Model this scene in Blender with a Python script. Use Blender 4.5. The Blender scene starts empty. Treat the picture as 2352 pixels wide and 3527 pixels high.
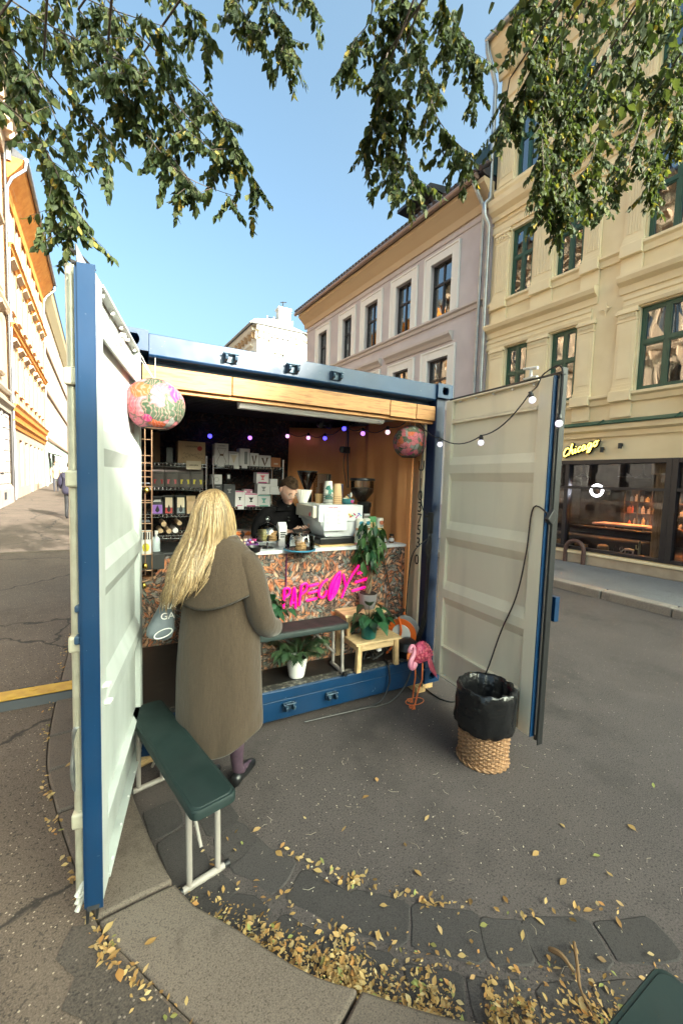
import bpy, bmesh, math, random
from mathutils import Vector, Matrix, noise
random.seed(7)
SC = bpy.context.scene
COL = SC.collection
rad = math.radians
# ------------------------------------------------------------------ camera
CAM = Vector((0.017, -2.707, 1.799)); YAW, PITCH, ROLL, FPX = .4917, -.0739, .0309, 945.3
FWD = Vector((math.sin(YAW)*math.cos(PITCH), math.cos(YAW)*math.cos(PITCH), math.sin(PITCH)))
_r = Vector((math.cos(YAW), -math.sin(YAW), 0)); _u = _r.cross(FWD)
RGT = math.cos(ROLL)*_r + math.sin(ROLL)*_u
UPV = -math.sin(ROLL)*_r + math.cos(ROLL)*_u
cd = bpy.data.cameras.new('camera'); co = bpy.data.objects.new('camera', cd); COL.objects.link(co)
cd.sensor_fit = 'HORIZONTAL'; cd.sensor_width = 36; cd.lens = FPX/1568*36; cd.clip_start = .03; cd.clip_end = 3000
m = Matrix.Identity(4)
for i in range(3): m[i][0] = RGT[i]; m[i][1] = UPV[i]; m[i][2] = -FWD[i]; m[i][3] = CAM[i]
co.matrix_world = m; SC.camera = co
# ------------------------------------------------------------------ light
SUN_EL = rad(24); SUN_H = Vector((.42, -.908, 0)).normalized()
TOSUN = Vector((SUN_H.x*math.cos(SUN_EL), SUN_H.y*math.cos(SUN_EL), math.sin(SUN_EL)))
wd = bpy.data.worlds.new('World'); SC.world = wd; wd.use_nodes = True
nt = wd.node_tree; bg = nt.nodes['Background']
sky = nt.nodes.new('ShaderNodeTexSky'); sky.sky_type = 'NISHITA'; sky.sun_disc = False
sky.sun_elevation = SUN_EL; sky.sun_rotation = math.atan2(TOSUN.x, TOSUN.y)
sky.air_density = .55; sky.dust_density = 10.; sky.ozone_density = 2.
gam = nt.nodes.new('ShaderNodeGamma'); gam.inputs[1].default_value = 1.      # soft, even blue as the photograph's sky
wb_ = nt.nodes.new('ShaderNodeMix'); wb_.data_type = 'RGBA'; wb_.blend_type = 'MULTIPLY'; wb_.inputs[0].default_value = 1; wb_.inputs[7].default_value = (.90, 1.09, .93, 1)
nt.links.new(sky.outputs[0], gam.inputs[0]); nt.links.new(gam.outputs[0], wb_.inputs[6]); nt.links.new(wb_.outputs[2], bg.inputs[0]); bg.inputs[1].default_value = .13
sl = bpy.data.lights.new('sun', 'SUN'); sl.energy = 3.6; sl.angle = rad(.53); sl.color = (1, .93, .82)
so = bpy.data.objects.new('sun', sl); COL.objects.link(so)
so.rotation_euler = TOSUN.to_track_quat('Z', 'Y').to_euler(); so.location = (5, -20, 30)
vs = SC.view_settings; vs.view_transform = 'Standard'; vs.look = 'None'; vs.exposure = 2.55; vs.gamma = 1; vs.use_curve_mapping = False
SC.render.engine = 'CYCLES'
SC.cycles.max_bounces = 6; SC.cycles.diffuse_bounces = 4; SC.cycles.glossy_bounces = 3; SC.cycles.transparent_max_bounces = 10; SC.cycles.caustics_reflective = False; SC.cycles.caustics_refractive = False
# ------------------------------------------------------------------ pixel -> place (rays of the camera meeting real planes)
def _ray(x, y): return FWD + RGT*((x-784)/FPX) - UPV*((y-1175.5)/FPX)
def onz(x, y, z=0.): d = _ray(x, y); return CAM + d*((z-CAM.z)/d.z)
def ony(x, y, Y): d = _ray(x, y); return CAM + d*((Y-CAM.y)/d.y)
def onx(x, y, X): d = _ray(x, y); return CAM + d*((X-CAM.x)/d.x)
def onp(x, y, p, n): d = _ray(x, y); return CAM + d*((Vector(p)-CAM).dot(n)/d.dot(n))
# ------------------------------------------------------------------ helpers
MW = {}
def wmat(o): return MW.get(o.name, Matrix.Identity(4)) if o else Matrix.Identity(4)
class MB:
    def __init__(s): s.v = []; s.f = []
    def add(s, vs, fs, M=None):
        b = len(s.v)
        s.v += [tuple(M @ Vector(q)) if M else tuple(q) for q in vs]
        s.f += [tuple(i+b for i in f) for f in fs]; return s
    def box(s, x0, x1, y0, y1, z0, z1, M=None):
        return s.add([(x0,y0,z0),(x1,y0,z0),(x1,y1,z0),(x0,y1,z0),(x0,y0,z1),(x1,y0,z1),(x1,y1,z1),(x0,y1,z1)],
            [(3,2,1,0),(4,5,6,7),(0,1,5,4),(1,2,6,5),(2,3,7,6),(3,0,4,7)], M)
    def hexa(s, p):
        return s.add(p, [(3,2,1,0),(4,5,6,7),(0,1,5,4),(1,2,6,5),(2,3,7,6),(3,0,4,7)])
    def cyl(s, a, b, r, n=12, r2=None, cap=True):
        a = Vector(a); b = Vector(b); r2 = r if r2 is None else r2
        d = (b-a).normalized(); t = Vector((0,0,1)) if abs(d.z) < .9 else Vector((1,0,0))
        u = d.cross(t).normalized(); w = d.cross(u)
        vs = []
        for p, q in ((a, r), (b, r2)):
            vs += [p + (u*math.cos(2*math.pi*i/n) + w*math.sin(2*math.pi*i/n))*q for i in range(n)]
        fs = [(i, i+n, (i+1) % n+n, (i+1) % n) for i in range(n)]
        if cap: fs += [tuple(range(n)), tuple(range(2*n-1, n-1, -1))]
        return s.add(vs, fs)
    def tube(s, pts, r, n=8, cap=True):
        pts = [Vector(p) for p in pts]; N = len(pts); rr = r if isinstance(r, (list, tuple)) else [r]*N
        vs = []; pu = None
        for i, p in enumerate(pts):
            d = (pts[min(i+1, N-1)] - pts[max(i-1, 0)])
            d = d.normalized() if d.length > 1e-9 else Vector((0,0,1))
            if pu is None:
                t = Vector((0,0,1)) if abs(d.z) < .9 else Vector((1,0,0)); u = d.cross(t).normalized()
            else:
                u = pu - d*pu.dot(d); u = u.normalized() if u.length > 1e-6 else d.orthogonal().normalized()
            pu = u; w = d.cross(u)
            vs += [p + (u*math.cos(2*math.pi*k/n) + w*math.sin(2*math.pi*k/n))*rr[i] for k in range(n)]
        fs = [(i*n+k, i*n+(k+1) % n, (i+1)*n+(k+1) % n, (i+1)*n+k) for i in range(N-1) for k in range(n)]
        if cap: fs += [tuple(range(n-1, -1, -1)), tuple(range((N-1)*n, N*n))]
        return s.add(vs, fs)
    def lathe(s, prof, c=(0,0,0), n=24, M=None, sx=1, sy=1):
        c = Vector(c); vs = []
        for r, z in prof: vs += [c + Vector((r*math.cos(2*math.pi*k/n)*sx, r*math.sin(2*math.pi*k/n)*sy, z)) for k in range(n)]
        N = len(prof)
        fs = [(i*n+k, i*n+(k+1) % n, (i+1)*n+(k+1) % n, (i+1)*n+k) for i in range(N-1) for k in range(n)]
        if prof[0][0] > 1e-6: fs.append(tuple(range(n-1, -1, -1)))
        if prof[-1][0] > 1e-6: fs.append(tuple(range((N-1)*n, N*n)))
        return s.add(vs, fs, M)
    def loft(s, rings, cap=True, closed=True):
        n = len(rings[0]); N = len(rings); vs = [p for r in rings for p in r]
        kk = n if closed else n-1
        fs = [(i*n+k, i*n+(k+1) % n, (i+1)*n+(k+1) % n, (i+1)*n+k) for i in range(N-1) for k in range(kk)]
        if cap and closed: fs += [tuple(range(n-1, -1, -1)), tuple(range((N-1)*n, N*n))]
        return s.add(vs, fs)
    def prism(s, poly, d):
        n = len(poly); d = Vector(d); vs = [Vector(p) for p in poly]; vs += [p+d for p in vs]
        return s.add(vs, [tuple(range(n-1, -1, -1)), tuple(range(n, 2*n))] + [(i, (i+1) % n, (i+1) % n+n, i+n) for i in range(n)])
    def mesh(s, name, inv=None):
        me = bpy.data.meshes.new(name)
        vs = [tuple(inv @ Vector(q)) for q in s.v] if inv else s.v
        me.from_pydata(vs, [], s.f)
        return me
    def build(s, name, mat, parent=None, smooth=False, bevel=0., sub=0, local=False, seg=2, solid=0., recalc=True):
        inv = None if local or parent is None else wmat(parent).inverted()
        me = s.mesh(name, inv)
        if recalc:
            bm = bmesh.new(); bm.from_mesh(me)
            bmesh.ops.recalc_face_normals(bm, faces=bm.faces); bm.to_mesh(me); bm.free()
        me.materials.append(mat)
        if smooth:
            me.polygons.foreach_set('use_smooth', [True]*len(me.polygons))
            if smooth != 'all': me.set_sharp_from_angle(angle=rad(40))
        o = bpy.data.objects.new(name, me); COL.objects.link(o)
        if parent: o.parent = parent; MW[o.name] = wmat(parent)
        if solid: md = o.modifiers.new('s', 'SOLIDIFY'); md.thickness = solid; md.offset = 0
        if bevel: md = o.modifiers.new('b', 'BEVEL'); md.width = bevel; md.segments = seg; md.limit_method = 'ANGLE'; md.angle_limit = rad(35)
        if sub: md = o.modifiers.new('u', 'SUBSURF'); md.levels = sub; md.render_levels = sub
        return o
def tag(o, label=None, cat=None, group=None, kind=None):
    if label: o['label'] = label
    if cat: o['category'] = cat
    if group: o['group'] = group
    if kind: o['kind'] = kind
    return o
def thing(name, label, cat, loc=(0,0,0), rz=0, group=None):
    o = bpy.data.objects.new(name, None); COL.objects.link(o); o.empty_display_size = .1
    o.location = loc; o.rotation_euler = (0, 0, rz)
    MW[o.name] = Matrix.Translation(Vector(loc)) @ Matrix.Rotation(rz, 4, 'Z')
    return tag(o, label, cat, group)
def inst(name, me, parent, M):
    o = bpy.data.objects.new(name, me); COL.objects.link(o)
    if parent: o.parent = parent
    o.matrix_local = (wmat(parent).inverted() @ M) if parent else M
    return o
def copy_tree(o, parent=None):
    c = o.copy(); COL.objects.link(c); c.parent = parent
    for ch in o.children: copy_tree(ch, c)
    return c
def catmull(P, k=8):
    P = [Vector(p) for p in P]; out = []
    for i in range(len(P)-1):
        a = P[max(i-1, 0)]; b = P[i]; c = P[i+1]; d = P[min(i+2, len(P)-1)]
        for j in range(k):
            t = j/k
            out.append(.5*((2*b)+(c-a)*t+(2*a-5*b+4*c-d)*t*t+(3*b-a-3*c+d)*t**3))
    out.append(P[-1]); return out
# ------------------------------------------------------------------ materials
MT = {}
def mat(name, col, rough=.6, metal=0., col2=None, ns=8., nd=4., lo=.35, hi=.65, bump=0., bs=60., spec=.5, trans=0., coat=0., emis=None, es=0., alpha=1., stretch=None, rnd=0., sss=0., ior=1.5, sheen=0.):
    if name in MT: return MT[name]
    M = bpy.data.materials.new(name); M.use_nodes = True; t = M.node_tree; b = t.nodes['Principled BSDF']; MT[name] = M
    c4 = (*col, 1)
    b.inputs['Base Color'].default_value = c4; b.inputs['Roughness'].default_value = rough; b.inputs['Metallic'].default_value = metal
    b.inputs['Specular IOR Level'].default_value = spec; b.inputs['IOR'].default_value = ior
    if trans: b.inputs['Transmission Weight'].default_value = trans
    if coat: b.inputs['Coat Weight'].default_value = coat; b.inputs['Coat Roughness'].default_value = .08
    if sheen: b.inputs['Sheen Weight'].default_value = sheen
    if emis: b.inputs['Emission Color'].default_value = (*emis, 1); b.inputs['Emission Strength'].default_value = es
    if sss: b.inputs['Subsurface Weight'].default_value = sss; b.inputs['Subsurface Radius'].default_value = (.02, .008, .004)
    if alpha < 1: b.inputs['Alpha'].default_value = alpha
    if col2 or bump:
        tc = t.nodes.new('ShaderNodeTexCoord'); mp = t.nodes.new('ShaderNodeMapping'); t.links.new(tc.outputs['Object'], mp.inputs[0])
        if stretch: mp.inputs['Scale'].default_value = stretch
    outc = None
    if col2:
        n = t.nodes.new('ShaderNodeTexNoise'); n.inputs['Scale'].default_value = ns; n.inputs['Detail'].default_value = nd; t.links.new(mp.outputs[0], n.inputs['Vector'])
        r = t.nodes.new('ShaderNodeValToRGB'); r.color_ramp.elements[0].position = lo; r.color_ramp.elements[1].position = hi
        r.color_ramp.elements[0].color = c4; r.color_ramp.elements[1].color = (*col2, 1)
        t.links.new(n.outputs['Fac'], r.inputs[0]); outc = r.outputs[0]
    if rnd:
        oi = t.nodes.new('ShaderNodeObjectInfo'); mr = t.nodes.new('ShaderNodeMapRange'); mr.inputs[3].default_value = 1-rnd; mr.inputs[4].default_value = 1+rnd
        t.links.new(oi.outputs['Random'], mr.inputs[0])
        mx = t.nodes.new('ShaderNodeMix'); mx.data_type = 'RGBA'; mx.blend_type = 'MULTIPLY'; mx.inputs[0].default_value = 1
        if outc: t.links.new(outc, mx.inputs[6])
        else: mx.inputs[6].default_value = c4
        t.links.new(mr.outputs[0], mx.inputs[7]); outc = mx.outputs[2]
    if outc: t.links.new(outc, b.inputs['Base Color'])
    if bump:
        n2 = t.nodes.new('ShaderNodeTexNoise'); n2.inputs['Scale'].default_value = bs; n2.inputs['Detail'].default_value = 4; t.links.new(mp.outputs[0], n2.inputs['Vector'])
        bp = t.nodes.new('ShaderNodeBump'); bp.inputs['Strength'].default_value = bump; bp.inputs['Distance'].default_value = .01
        t.links.new(n2.outputs['Fac'], bp.inputs['Height']); t.links.new(bp.outputs[0], b.inputs['Normal'])
    return M
class NT:   # short-hand for writing node graphs
    def __init__(s, name, rough=.6):
        s.M = bpy.data.materials.new(name); s.M.use_nodes = True; s.t = s.M.node_tree; s.b = s.t.nodes['Principled BSDF']; MT[name] = s.M
        s.b.inputs['Roughness'].default_value = rough
        s.tc = s.t.nodes.new('ShaderNodeTexCoord').outputs['Object']
    def N(s, k, **kw):
        n = s.t.nodes.new('ShaderNode'+k)
        for a, v in kw.items():
            if a.startswith('i_'):
                a = a[2:]; key = int(a) if a.isdigit() else a.replace('_', ' ')
                if isinstance(v, bpy.types.NodeSocket): s.t.links.new(v, n.inputs[key])
                else: n.inputs[key].default_value = v
            else: setattr(n, a, v)
        return n
    def L(s, a, b): s.t.links.new(a, b)
    def map(s, sc=(1,1,1), rot=(0,0,0), src=None, loc=(0,0,0)): return s.N('Mapping', i_0=src or s.tc, i_Scale=sc, i_Rotation=rot, i_Location=loc).outputs[0]
    def noise(s, scale, vec=None, det=4, out='Fac', rough=.5): return s.N('TexNoise', i_Vector=vec or s.tc, i_Scale=scale, i_Detail=det, i_Roughness=rough).outputs[out]
    def vor(s, scale, vec=None, out='Distance', feature='F1', rnd=1.): return s.N('TexVoronoi', feature=feature, i_Vector=vec or s.tc, i_Scale=scale, i_Randomness=rnd).outputs[out]
    def ramp(s, fac, stops, interp='LINEAR'):
        r = s.N('ValToRGB', i_0=fac); cr = r.color_ramp; cr.interpolation = interp
        while len(cr.elements) < len(stops): cr.elements.new(.5)
        for e, (p, c) in zip(cr.elements, stops): e.position = p; e.color = (*c, 1) if len(c) == 3 else c
        return r.outputs[0]
    def mix(s, fac, a, b, mode='MIX'):
        n = s.N('Mix', data_type='RGBA', blend_type=mode)
        for k, v in ((0, fac), (6, a), (7, b)):
            if isinstance(v, bpy.types.NodeSocket): s.L(v, n.inputs[k])
            else: n.inputs[k].default_value = v if k == 0 else (*v, 1)
        return n.outputs[2]
    def math(s, op, a, b=0., c=0.):
        n = s.N('Math', operation=op)
        for k, v in enumerate((a, b, c)):
            if isinstance(v, bpy.types.NodeSocket): s.L(v, n.inputs[k])
            else: n.inputs[k].default_value = v
        return n.outputs[0]
    def bump(s, h, st=.3, dist=.01): s.L(s.N('Bump', i_Height=h, i_Strength=st, i_Distance=dist).outputs[0], s.b.inputs['Normal'])
    def col(s, c): s.L(c, s.b.inputs['Base Color']); return s
G = (lambda v: (v, v, v))
def m_asphalt(name, c1, c2, speck, spk=.74, crack=False):
    n = NT(name, .88)
    a = n.noise(1.6, det=6); c = n.ramp(a, [(.3, c1), (.7, c2)])
    f = n.noise(160, det=2); c = n.mix(n.ramp(f, [(.35, G(0.)), (.7, G(.7))]), c, tuple(x*1.9 for x in c2))
    f2 = n.noise(95, det=1); c = n.mix(n.ramp(f2, [(.3, G(.8)), (.42, G(0.))]), c, tuple(x*.35 for x in c1))
    v = n.N('TexVoronoi', feature='F1', i_Vector=n.tc, i_Scale=75.)
    sep = n.N('SeparateColor', i_0=v.outputs['Color'])
    pick = n.math('MULTIPLY', n.math('GREATER_THAN', sep.outputs[0], spk), n.math('LESS_THAN', v.outputs['Distance'], .28))
    c = n.mix(pick, c, speck)
    st = n.noise(.9, det=5, rough=.7); c = n.mix(n.ramp(st, [(.54, G(0.)), (.70, G(.6))]), c, tuple(x*.5 for x in c1)); lt = n.noise(2.3, det=4, rough=.6, vec=n.map((1,1,1), loc=(7,3,0))); c = n.mix(n.ramp(lt, [(.55, G(0.)), (.75, G(.35))]), c, tuple(x*1.7 for x in c2))
    if crack:
        wv = n.N('VectorMath', operation='MULTIPLY_ADD', i_0=n.noise(6., det=4, out='Color'), i_1=(.25,)*3, i_2=n.tc).outputs[0]; ed = n.N('TexVoronoi', feature='DISTANCE_TO_EDGE', i_Vector=wv, i_Scale=.55).outputs['Distance']; c = n.mix(n.ramp(ed, [(.004, G(.85)), (.012, G(0.))]), c, (.015,.012,.01))
    n.col(c)
    n.bump(n.math('ADD', n.noise(120, det=3), n.math('MULTIPLY', n.noise(9, det=3), .6)), .55, .006)
    return n.M
def m_granite(name, c1, c2):
    n = NT(name, .85)
    c = n.ramp(n.noise(3, det=5), [(.3, c1), (.7, c2)])
    c = n.mix(n.ramp(n.noise(240, det=2), [(.4, G(0.)), (.62, G(.5))]), c, tuple(min(1, x*1.7) for x in c2))
    c = n.mix(n.ramp(n.noise(170, det=2), [(.34, G(.7)), (.44, G(0.))]), c, tuple(x*.45 for x in c1))
    c = n.mix(n.ramp(n.noise(4.5, det=4, rough=.7), [(.58, G(0.)), (.7, G(.4))]), c, tuple(x*.5 for x in c1))
    oi = n.N('ObjectInfo').outputs['Random']; c = n.mix(1., c, n.ramp(oi, [(0, G(.82)), (1, G(1.1))]), 'MULTIPLY')
    n.col(c); n.bump(n.noise(110, det=4), .35, .005); return n.M
def m_paint(name, c1, wear, amt=.68, rough=.42, c2=None):
    n = NT(name, rough)
    c2 = c2 or tuple(x*.82 for x in c1)
    c = n.ramp(n.noise(2.2, det=5), [(.35, c2), (.65, c1)])
    w = n.noise(26, det=8, rough=.75); w2 = n.noise(3.1, det=3)
    f = n.math('MULTIPLY', n.ramp(w, [(amt, G(0.)), (amt+.03, G(1.))]), n.ramp(w2, [(.45, G(0.)), (.6, G(1.))]))
    c = n.mix(f, c, wear)
    c = n.mix(n.ramp(n.noise(5, vec=n.map((1,1,.12)), det=5), [(.50, G(0.)), (.75, G(.42))]), c, tuple(x*.6 for x in c2))
    n.col(c); n.bump(n.noise(14, det=4), .12, .004)
    n.L(n.ramp(n.noise(7, det=4), [(.3, G(rough-.1)), (.7, G(rough+.15))]), n.b.inputs['Roughness']); return n.M
def m_wood(name, c1, c2, axis=0, sc=6.):
    n = NT(name, .6); s = [9., 9., 9.]; s[axis] = .8
    v = n.map(tuple(s)); a = n.noise(sc, vec=v, det=5, rough=.6)
    c = n.ramp(a, [(.3, c1), (.5, c2), (.62, tuple(x*.75 for x in c1)), (.75, c2)])
    k = n.vor(2.2, n.map(tuple(1.2 if i == axis else 5. for i in range(3)))); c = n.mix(n.ramp(k, [(.04, G(.8)), (.1, G(0.))]), c, tuple(x*.3 for x in c1))
    oi = n.N('ObjectInfo').outputs['Random']; c = n.mix(1., c, n.ramp(oi, [(0, G(.85)), (1, G(1.12))]), 'MULTIPLY')
    n.col(c); n.bump(a, .15, .003); return n.M
def m_glass(name, tint=(.9, .95, .95), base=.18, wav=0.):
    M = bpy.data.materials.new(name); M.use_nodes = True; t = M.node_tree; t.nodes.remove(t.nodes['Principled BSDF']); MT[name] = M
    o = t.nodes['Material Output']; tr = t.nodes.new('ShaderNodeBsdfTransparent'); gl = t.nodes.new('ShaderNodeBsdfGlossy'); mx = t.nodes.new('ShaderNodeMixShader'); lw = t.nodes.new('ShaderNodeFresnel')
    tr.inputs[0].default_value = (*tint, 1); gl.inputs['Roughness'].default_value = .02; lw.inputs[0].default_value = 1.5
    ad = t.nodes.new('ShaderNodeMath'); ad.operation = 'ADD'; ad.inputs[1].default_value = base; ad.use_clamp = True
    t.links.new(lw.outputs[0], ad.inputs[0]); t.links.new(ad.outputs[0], mx.inputs[0]); t.links.new(tr.outputs[0], mx.inputs[1]); t.links.new(gl.outputs[0], mx.inputs[2]); t.links.new(mx.outputs[0], o.inputs[0])
    if wav:
        tc = t.nodes.new('ShaderNodeTexCoord'); nz = t.nodes.new('ShaderNodeTexNoise'); nz.inputs['Scale'].default_value = 1.7; nz.inputs['Detail'].default_value = 1.5
        bp = t.nodes.new('ShaderNodeBump'); bp.inputs['Strength'].default_value = wav; bp.inputs['Distance'].default_value = .05
        t.links.new(tc.outputs['Object'], nz.inputs['Vector']); t.links.new(nz.outputs['Fac'], bp.inputs['Height']); t.links.new(bp.outputs[0], gl.inputs['Normal'])
    return M
ASPH = m_asphalt('road asphalt', (.038, .030, .0285), (.062, .049, .046), (.28, .23, .19), .975)
PAVE = m_asphalt('pavement asphalt', (.060, .043, .032), (.095, .070, .053), (.34, .27, .20), .9, True)
PAVD = m_asphalt('patched asphalt', (.036, .028, .023), (.055, .043, .035), (.2, .16, .13), .9)
PAVR = m_asphalt('far pavement asphalt', (.10, .10, .105), (.14, .14, .145), (.3, .3, .3), .9)
GRAN = m_granite('kerb granite', (.088, .066, .052), (.128, .098, .077))
COBB = m_granite('gutter stone', (.030, .025, .0245), (.046, .0385, .037))
BLUE = m_paint('blue container paint', (.002, .032, .092), (.25, .29, .31), .645, .40)
NAVY = m_paint('navy container paint', (.006, .018, .055), (.2, .22, .25), .74, .4)
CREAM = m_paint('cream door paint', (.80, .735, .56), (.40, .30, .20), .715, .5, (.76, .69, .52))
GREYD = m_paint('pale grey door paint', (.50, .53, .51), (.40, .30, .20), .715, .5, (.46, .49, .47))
RUBB = mat('black rubber', (.012, .012, .013), .45, bump=.1, bs=30)
STEEL = mat('galvanised steel', (.42, .43, .42), .42, .85, (.3, .31, .31), 20)
BLACKM = mat('black plastic', (.012, .012, .013), .4)
PINE = m_wood('pine wood', (.50, .30, .12), (.66, .43, .20), 0)
PINEY = m_wood('pine wood long', (.50, .30, .12), (.66, .43, .20), 1)
PINEZ = m_wood('pine wood upright', (.50, .31, .14), (.64, .43, .22), 2)
# ================================================================== ground
def gz(y): return .1 + .025*max(0., y-2.)
b = MB(); S = 400
b.add([(-S,-S,0),(S,-S,0),(S,S,0),(-S,S,0)], [(0,1,2,3)])
tag(b.build('ground', ASPH), kind='structure')
KO = [(-.44,60),(-.44,20),(-.44,8),(-.44,3),(-.445,1.8),(-.41,.36),(-.30,-.285),(-.08,-1.02),(.02,-1.20),(.197,-1.487),(.42,-1.80),(.75,-2.10),(1.3,-2.45),(2.1,-2.78),(3.6,-3.2),(8,-3.8),(30,-5)]
KI = [(-.10,60),(-.10,20),(-.10,8),(-.10,3),(-.10,1.8),(-.05,.40),(.03,-.237),(.20,-.99),(.385,-1.27),(.566,-1.518),(.71,-1.65),(1.0,-1.89),(1.5,-2.17),(2.25,-2.45),(3.7,-2.82),(8,-3.35),(30,-4.5)]
CO = catmull([(x, y, 0) for x, y in KO], 10); CI = catmull([(x, y, 0) for x, y in KI], 10)
b = MB()
for i in range(len(CO)-1):
    p, q = CO[i], CO[i+1]
    b.add([(-40, p.y, gz(p.y)), (p.x, p.y, gz(p.y)), (q.x, q.y, gz(q.y)), (-40, q.y, gz(q.y))], [(0,3,2,1)])
p = CO[-1]; b.add([(-40,p.y,.1),(p.x,p.y,.1),(60,-60,.1),(-40,-60,.1)], [(0,3,2,1)])
tag(b.build('pavement', PAVE), kind='structure')
# darker repair with a ragged edge beside the kerb
b = MB(); L = [(-.10,-1.02),(-.085,-1.06),(.01,-1.21),(.185,-1.487),(.40,-1.80),(.72,-2.1),(.60,-2.4),(.2,-2.1)]
R = [(-.16,-1.0),(-.20,-1.10),(-.135,-1.19),(-.165,-1.27),(-.09,-1.34),(-.115,-1.45),(-.06,-1.58),(-.01,-1.75),(.05,-2.0)]
b.add([(x,y,.104) for x,y in L[:6]] + [(x,y,.104) for x,y in reversed(R)], [tuple(range(6+len(R)))])
tag(b.build('pavement_patch', PAVD), kind='structure')
# a raised strip across the pavement
b = MB(); b.box(-4.2, -.45, 7.15, 7.25, .2, gz(7.2)+.02); tag(b.build('paving_strip', GRAN, bevel=.01), kind='structure')
# kerb stones
kerb = thing('kerb', None, None); tag(kerb, kind='structure')
def kerb_pt(t, side):
    C = CO if side == 0 else CI; i = min(int(t), len(C)-2); return C[i].lerp(C[i+1], t-i)
cuts = [26.5, 29, 31.5, 35, 39.5, 45, 49.8, 54.6, 61, 69.8, 100, 113, 121, 128, 134, 139, 143]
for a, c in zip(cuts[:-1], cuts[1:]):
    b = MB(); n = 8; tt = [a+(c-a)*k/n for k in range(n+1)]
    g = .012/max(.3, (kerb_pt(a,1)-kerb_pt(c,1)).length)*(c-a)*.5; tt[0] += g; tt[-1] -= g
    top = [kerb_pt(t,0)+Vector((0.006,0,gz(kerb_pt(t,0).y)+.008)) for t in tt]; top2 = [kerb_pt(t,1)+Vector((0,0,gz(kerb_pt(t,1).y)+.004)) for t in tt]
    rings = []
    for p, q in zip(top, top2):
        dn = Vector((0,0,-.16)); rings.append([p+dn, p, p.lerp(q,.5)+Vector((0,0,.003)), q, q+dn])
    b.loft(rings); b.build('kerb_stone', GRAN, kerb, bevel=.012, smooth=True)
# gutter stones of the road beside the kerb
gut = thing('gutter', None, None); tag(gut, kind='structure')
for row in range(2):
    t = 62. + row*1.3
    while t < 122:
        L = random.uniform(.20, .34); p = kerb_pt(t,1); dt = .2
        while (kerb_pt(t+dt,1)-p).length < L: dt += .1
        a, c = kerb_pt(t+.02,1), kerb_pt(t+dt,1); d = (c-a).normalized(); nrm = Vector((-d.y, d.x, 0))
        w0 = .03+row*.215; w1 = w0+random.uniform(.17,.20)
        q = [a+nrm*w0+d*.012, c+nrm*w0-d*.012, c+nrm*w1-d*.012, a+nrm*w1+d*.012]
        ctr = sum(q, Vector())/4; pts = []
        for k in range(4):
            u, v = q[k], q[(k+1) % 4]
            for f in (.12, .5, .88): pts.append(u.lerp(v, f)*.99+ctr*.01+Vector((random.uniform(-.01,.01), random.uniform(-.01,.01), 0)))
        h = random.uniform(.002,.006); b = MB()
        b.prism([(p.x,p.y,-.05) for p in pts], (0,0,.05+h)); b.build('gutter_stone', COBB, gut, bevel=.007, smooth=True)
        t += dt
# far pavement and its kerb, right
b = MB(); b.box(7.2, 9.6, -14, 45, -.1, .13); tag(b.build('far_pavement', PAVR), kind='structure')
kr = thing('far_kerb', None, None); tag(kr, kind='structure'); y = -13.
KGR = m_granite('far kerb granite', (.19, .165, .145), (.27, .235, .20))
while y < 40:
    L = random.choice((1.25, 1.0, 1.45)); b = MB(); b.box(6.97+random.uniform(-.008,.008), 7.195, y+.008, y+L-.008, -.1, .137+random.uniform(-.006,.006)); b.build('kerb_stone', KGR, kr, bevel=.02); y += L
# ================================================================== buildings
class Fac:
    def __init__(s, p0, e, flip=False):
        s.p0 = Vector(p0); s.e = Vector(e).normalized(); n = Vector((-s.e.y, s.e.x, 0)); s.n = -n if flip else n
    def p(s, a, z, o=0.): return s.p0 + s.e*a + s.n*o + Vector((0,0,z))
    def at(s, x, y, o=0.):
        q = onp(x, y, s.p0+s.n*o, s.n); return ((q-s.p0).dot(s.e), q.z)
    def box(s, b, s0, s1, o0, o1, z0, z1):
        return b.hexa([s.p(s0,z0,o1), s.p(s1,z0,o1), s.p(s1,z0,o0), s.p(s0,z0,o0), s.p(s0,z1,o1), s.p(s1,z1,o1), s.p(s1,z1,o0), s.p(s0,z1,o0)])
    def extr(s, b, s0, s1, prof):      # profile of (off, z)
        return b.prism([s.p(s0, z, o) for o, z in prof], s.e*(s1-s0))
    def wall(s, s0, s1, z0, z1, ops, dep=.2, reveal=True):
        b = MB(); S = sorted({s0, s1, *[v for o in ops for v in o[:2] if s0 < v < s1]}); Z = sorted({z0, z1, *[v for o in ops for v in o[2:] if z0 < v < z1]})
        for i in range(len(S)-1):
            for j in range(len(Z)-1):
                cs, cz = (S[i]+S[i+1])/2, (Z[j]+Z[j+1])/2
                if any(o[0] < cs < o[1] and o[2] < cz < o[3] for o in ops): continue
                b.add([s.p(S[i],Z[j]), s.p(S[i+1],Z[j]), s.p(S[i+1],Z[j+1]), s.p(S[i],Z[j+1])], [(0,1,2,3)])
        for a, c, d, f in ops:
            q = [(a,d),(c,d),(c,f),(a,f)]
            for k in range(4):
                u, v = q[k], q[(k+1) % 4]; b.add([s.p(*u), s.p(*v), s.p(*v,-dep), s.p(*u,-dep)], [(0,1,2,3)])
        return b
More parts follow.
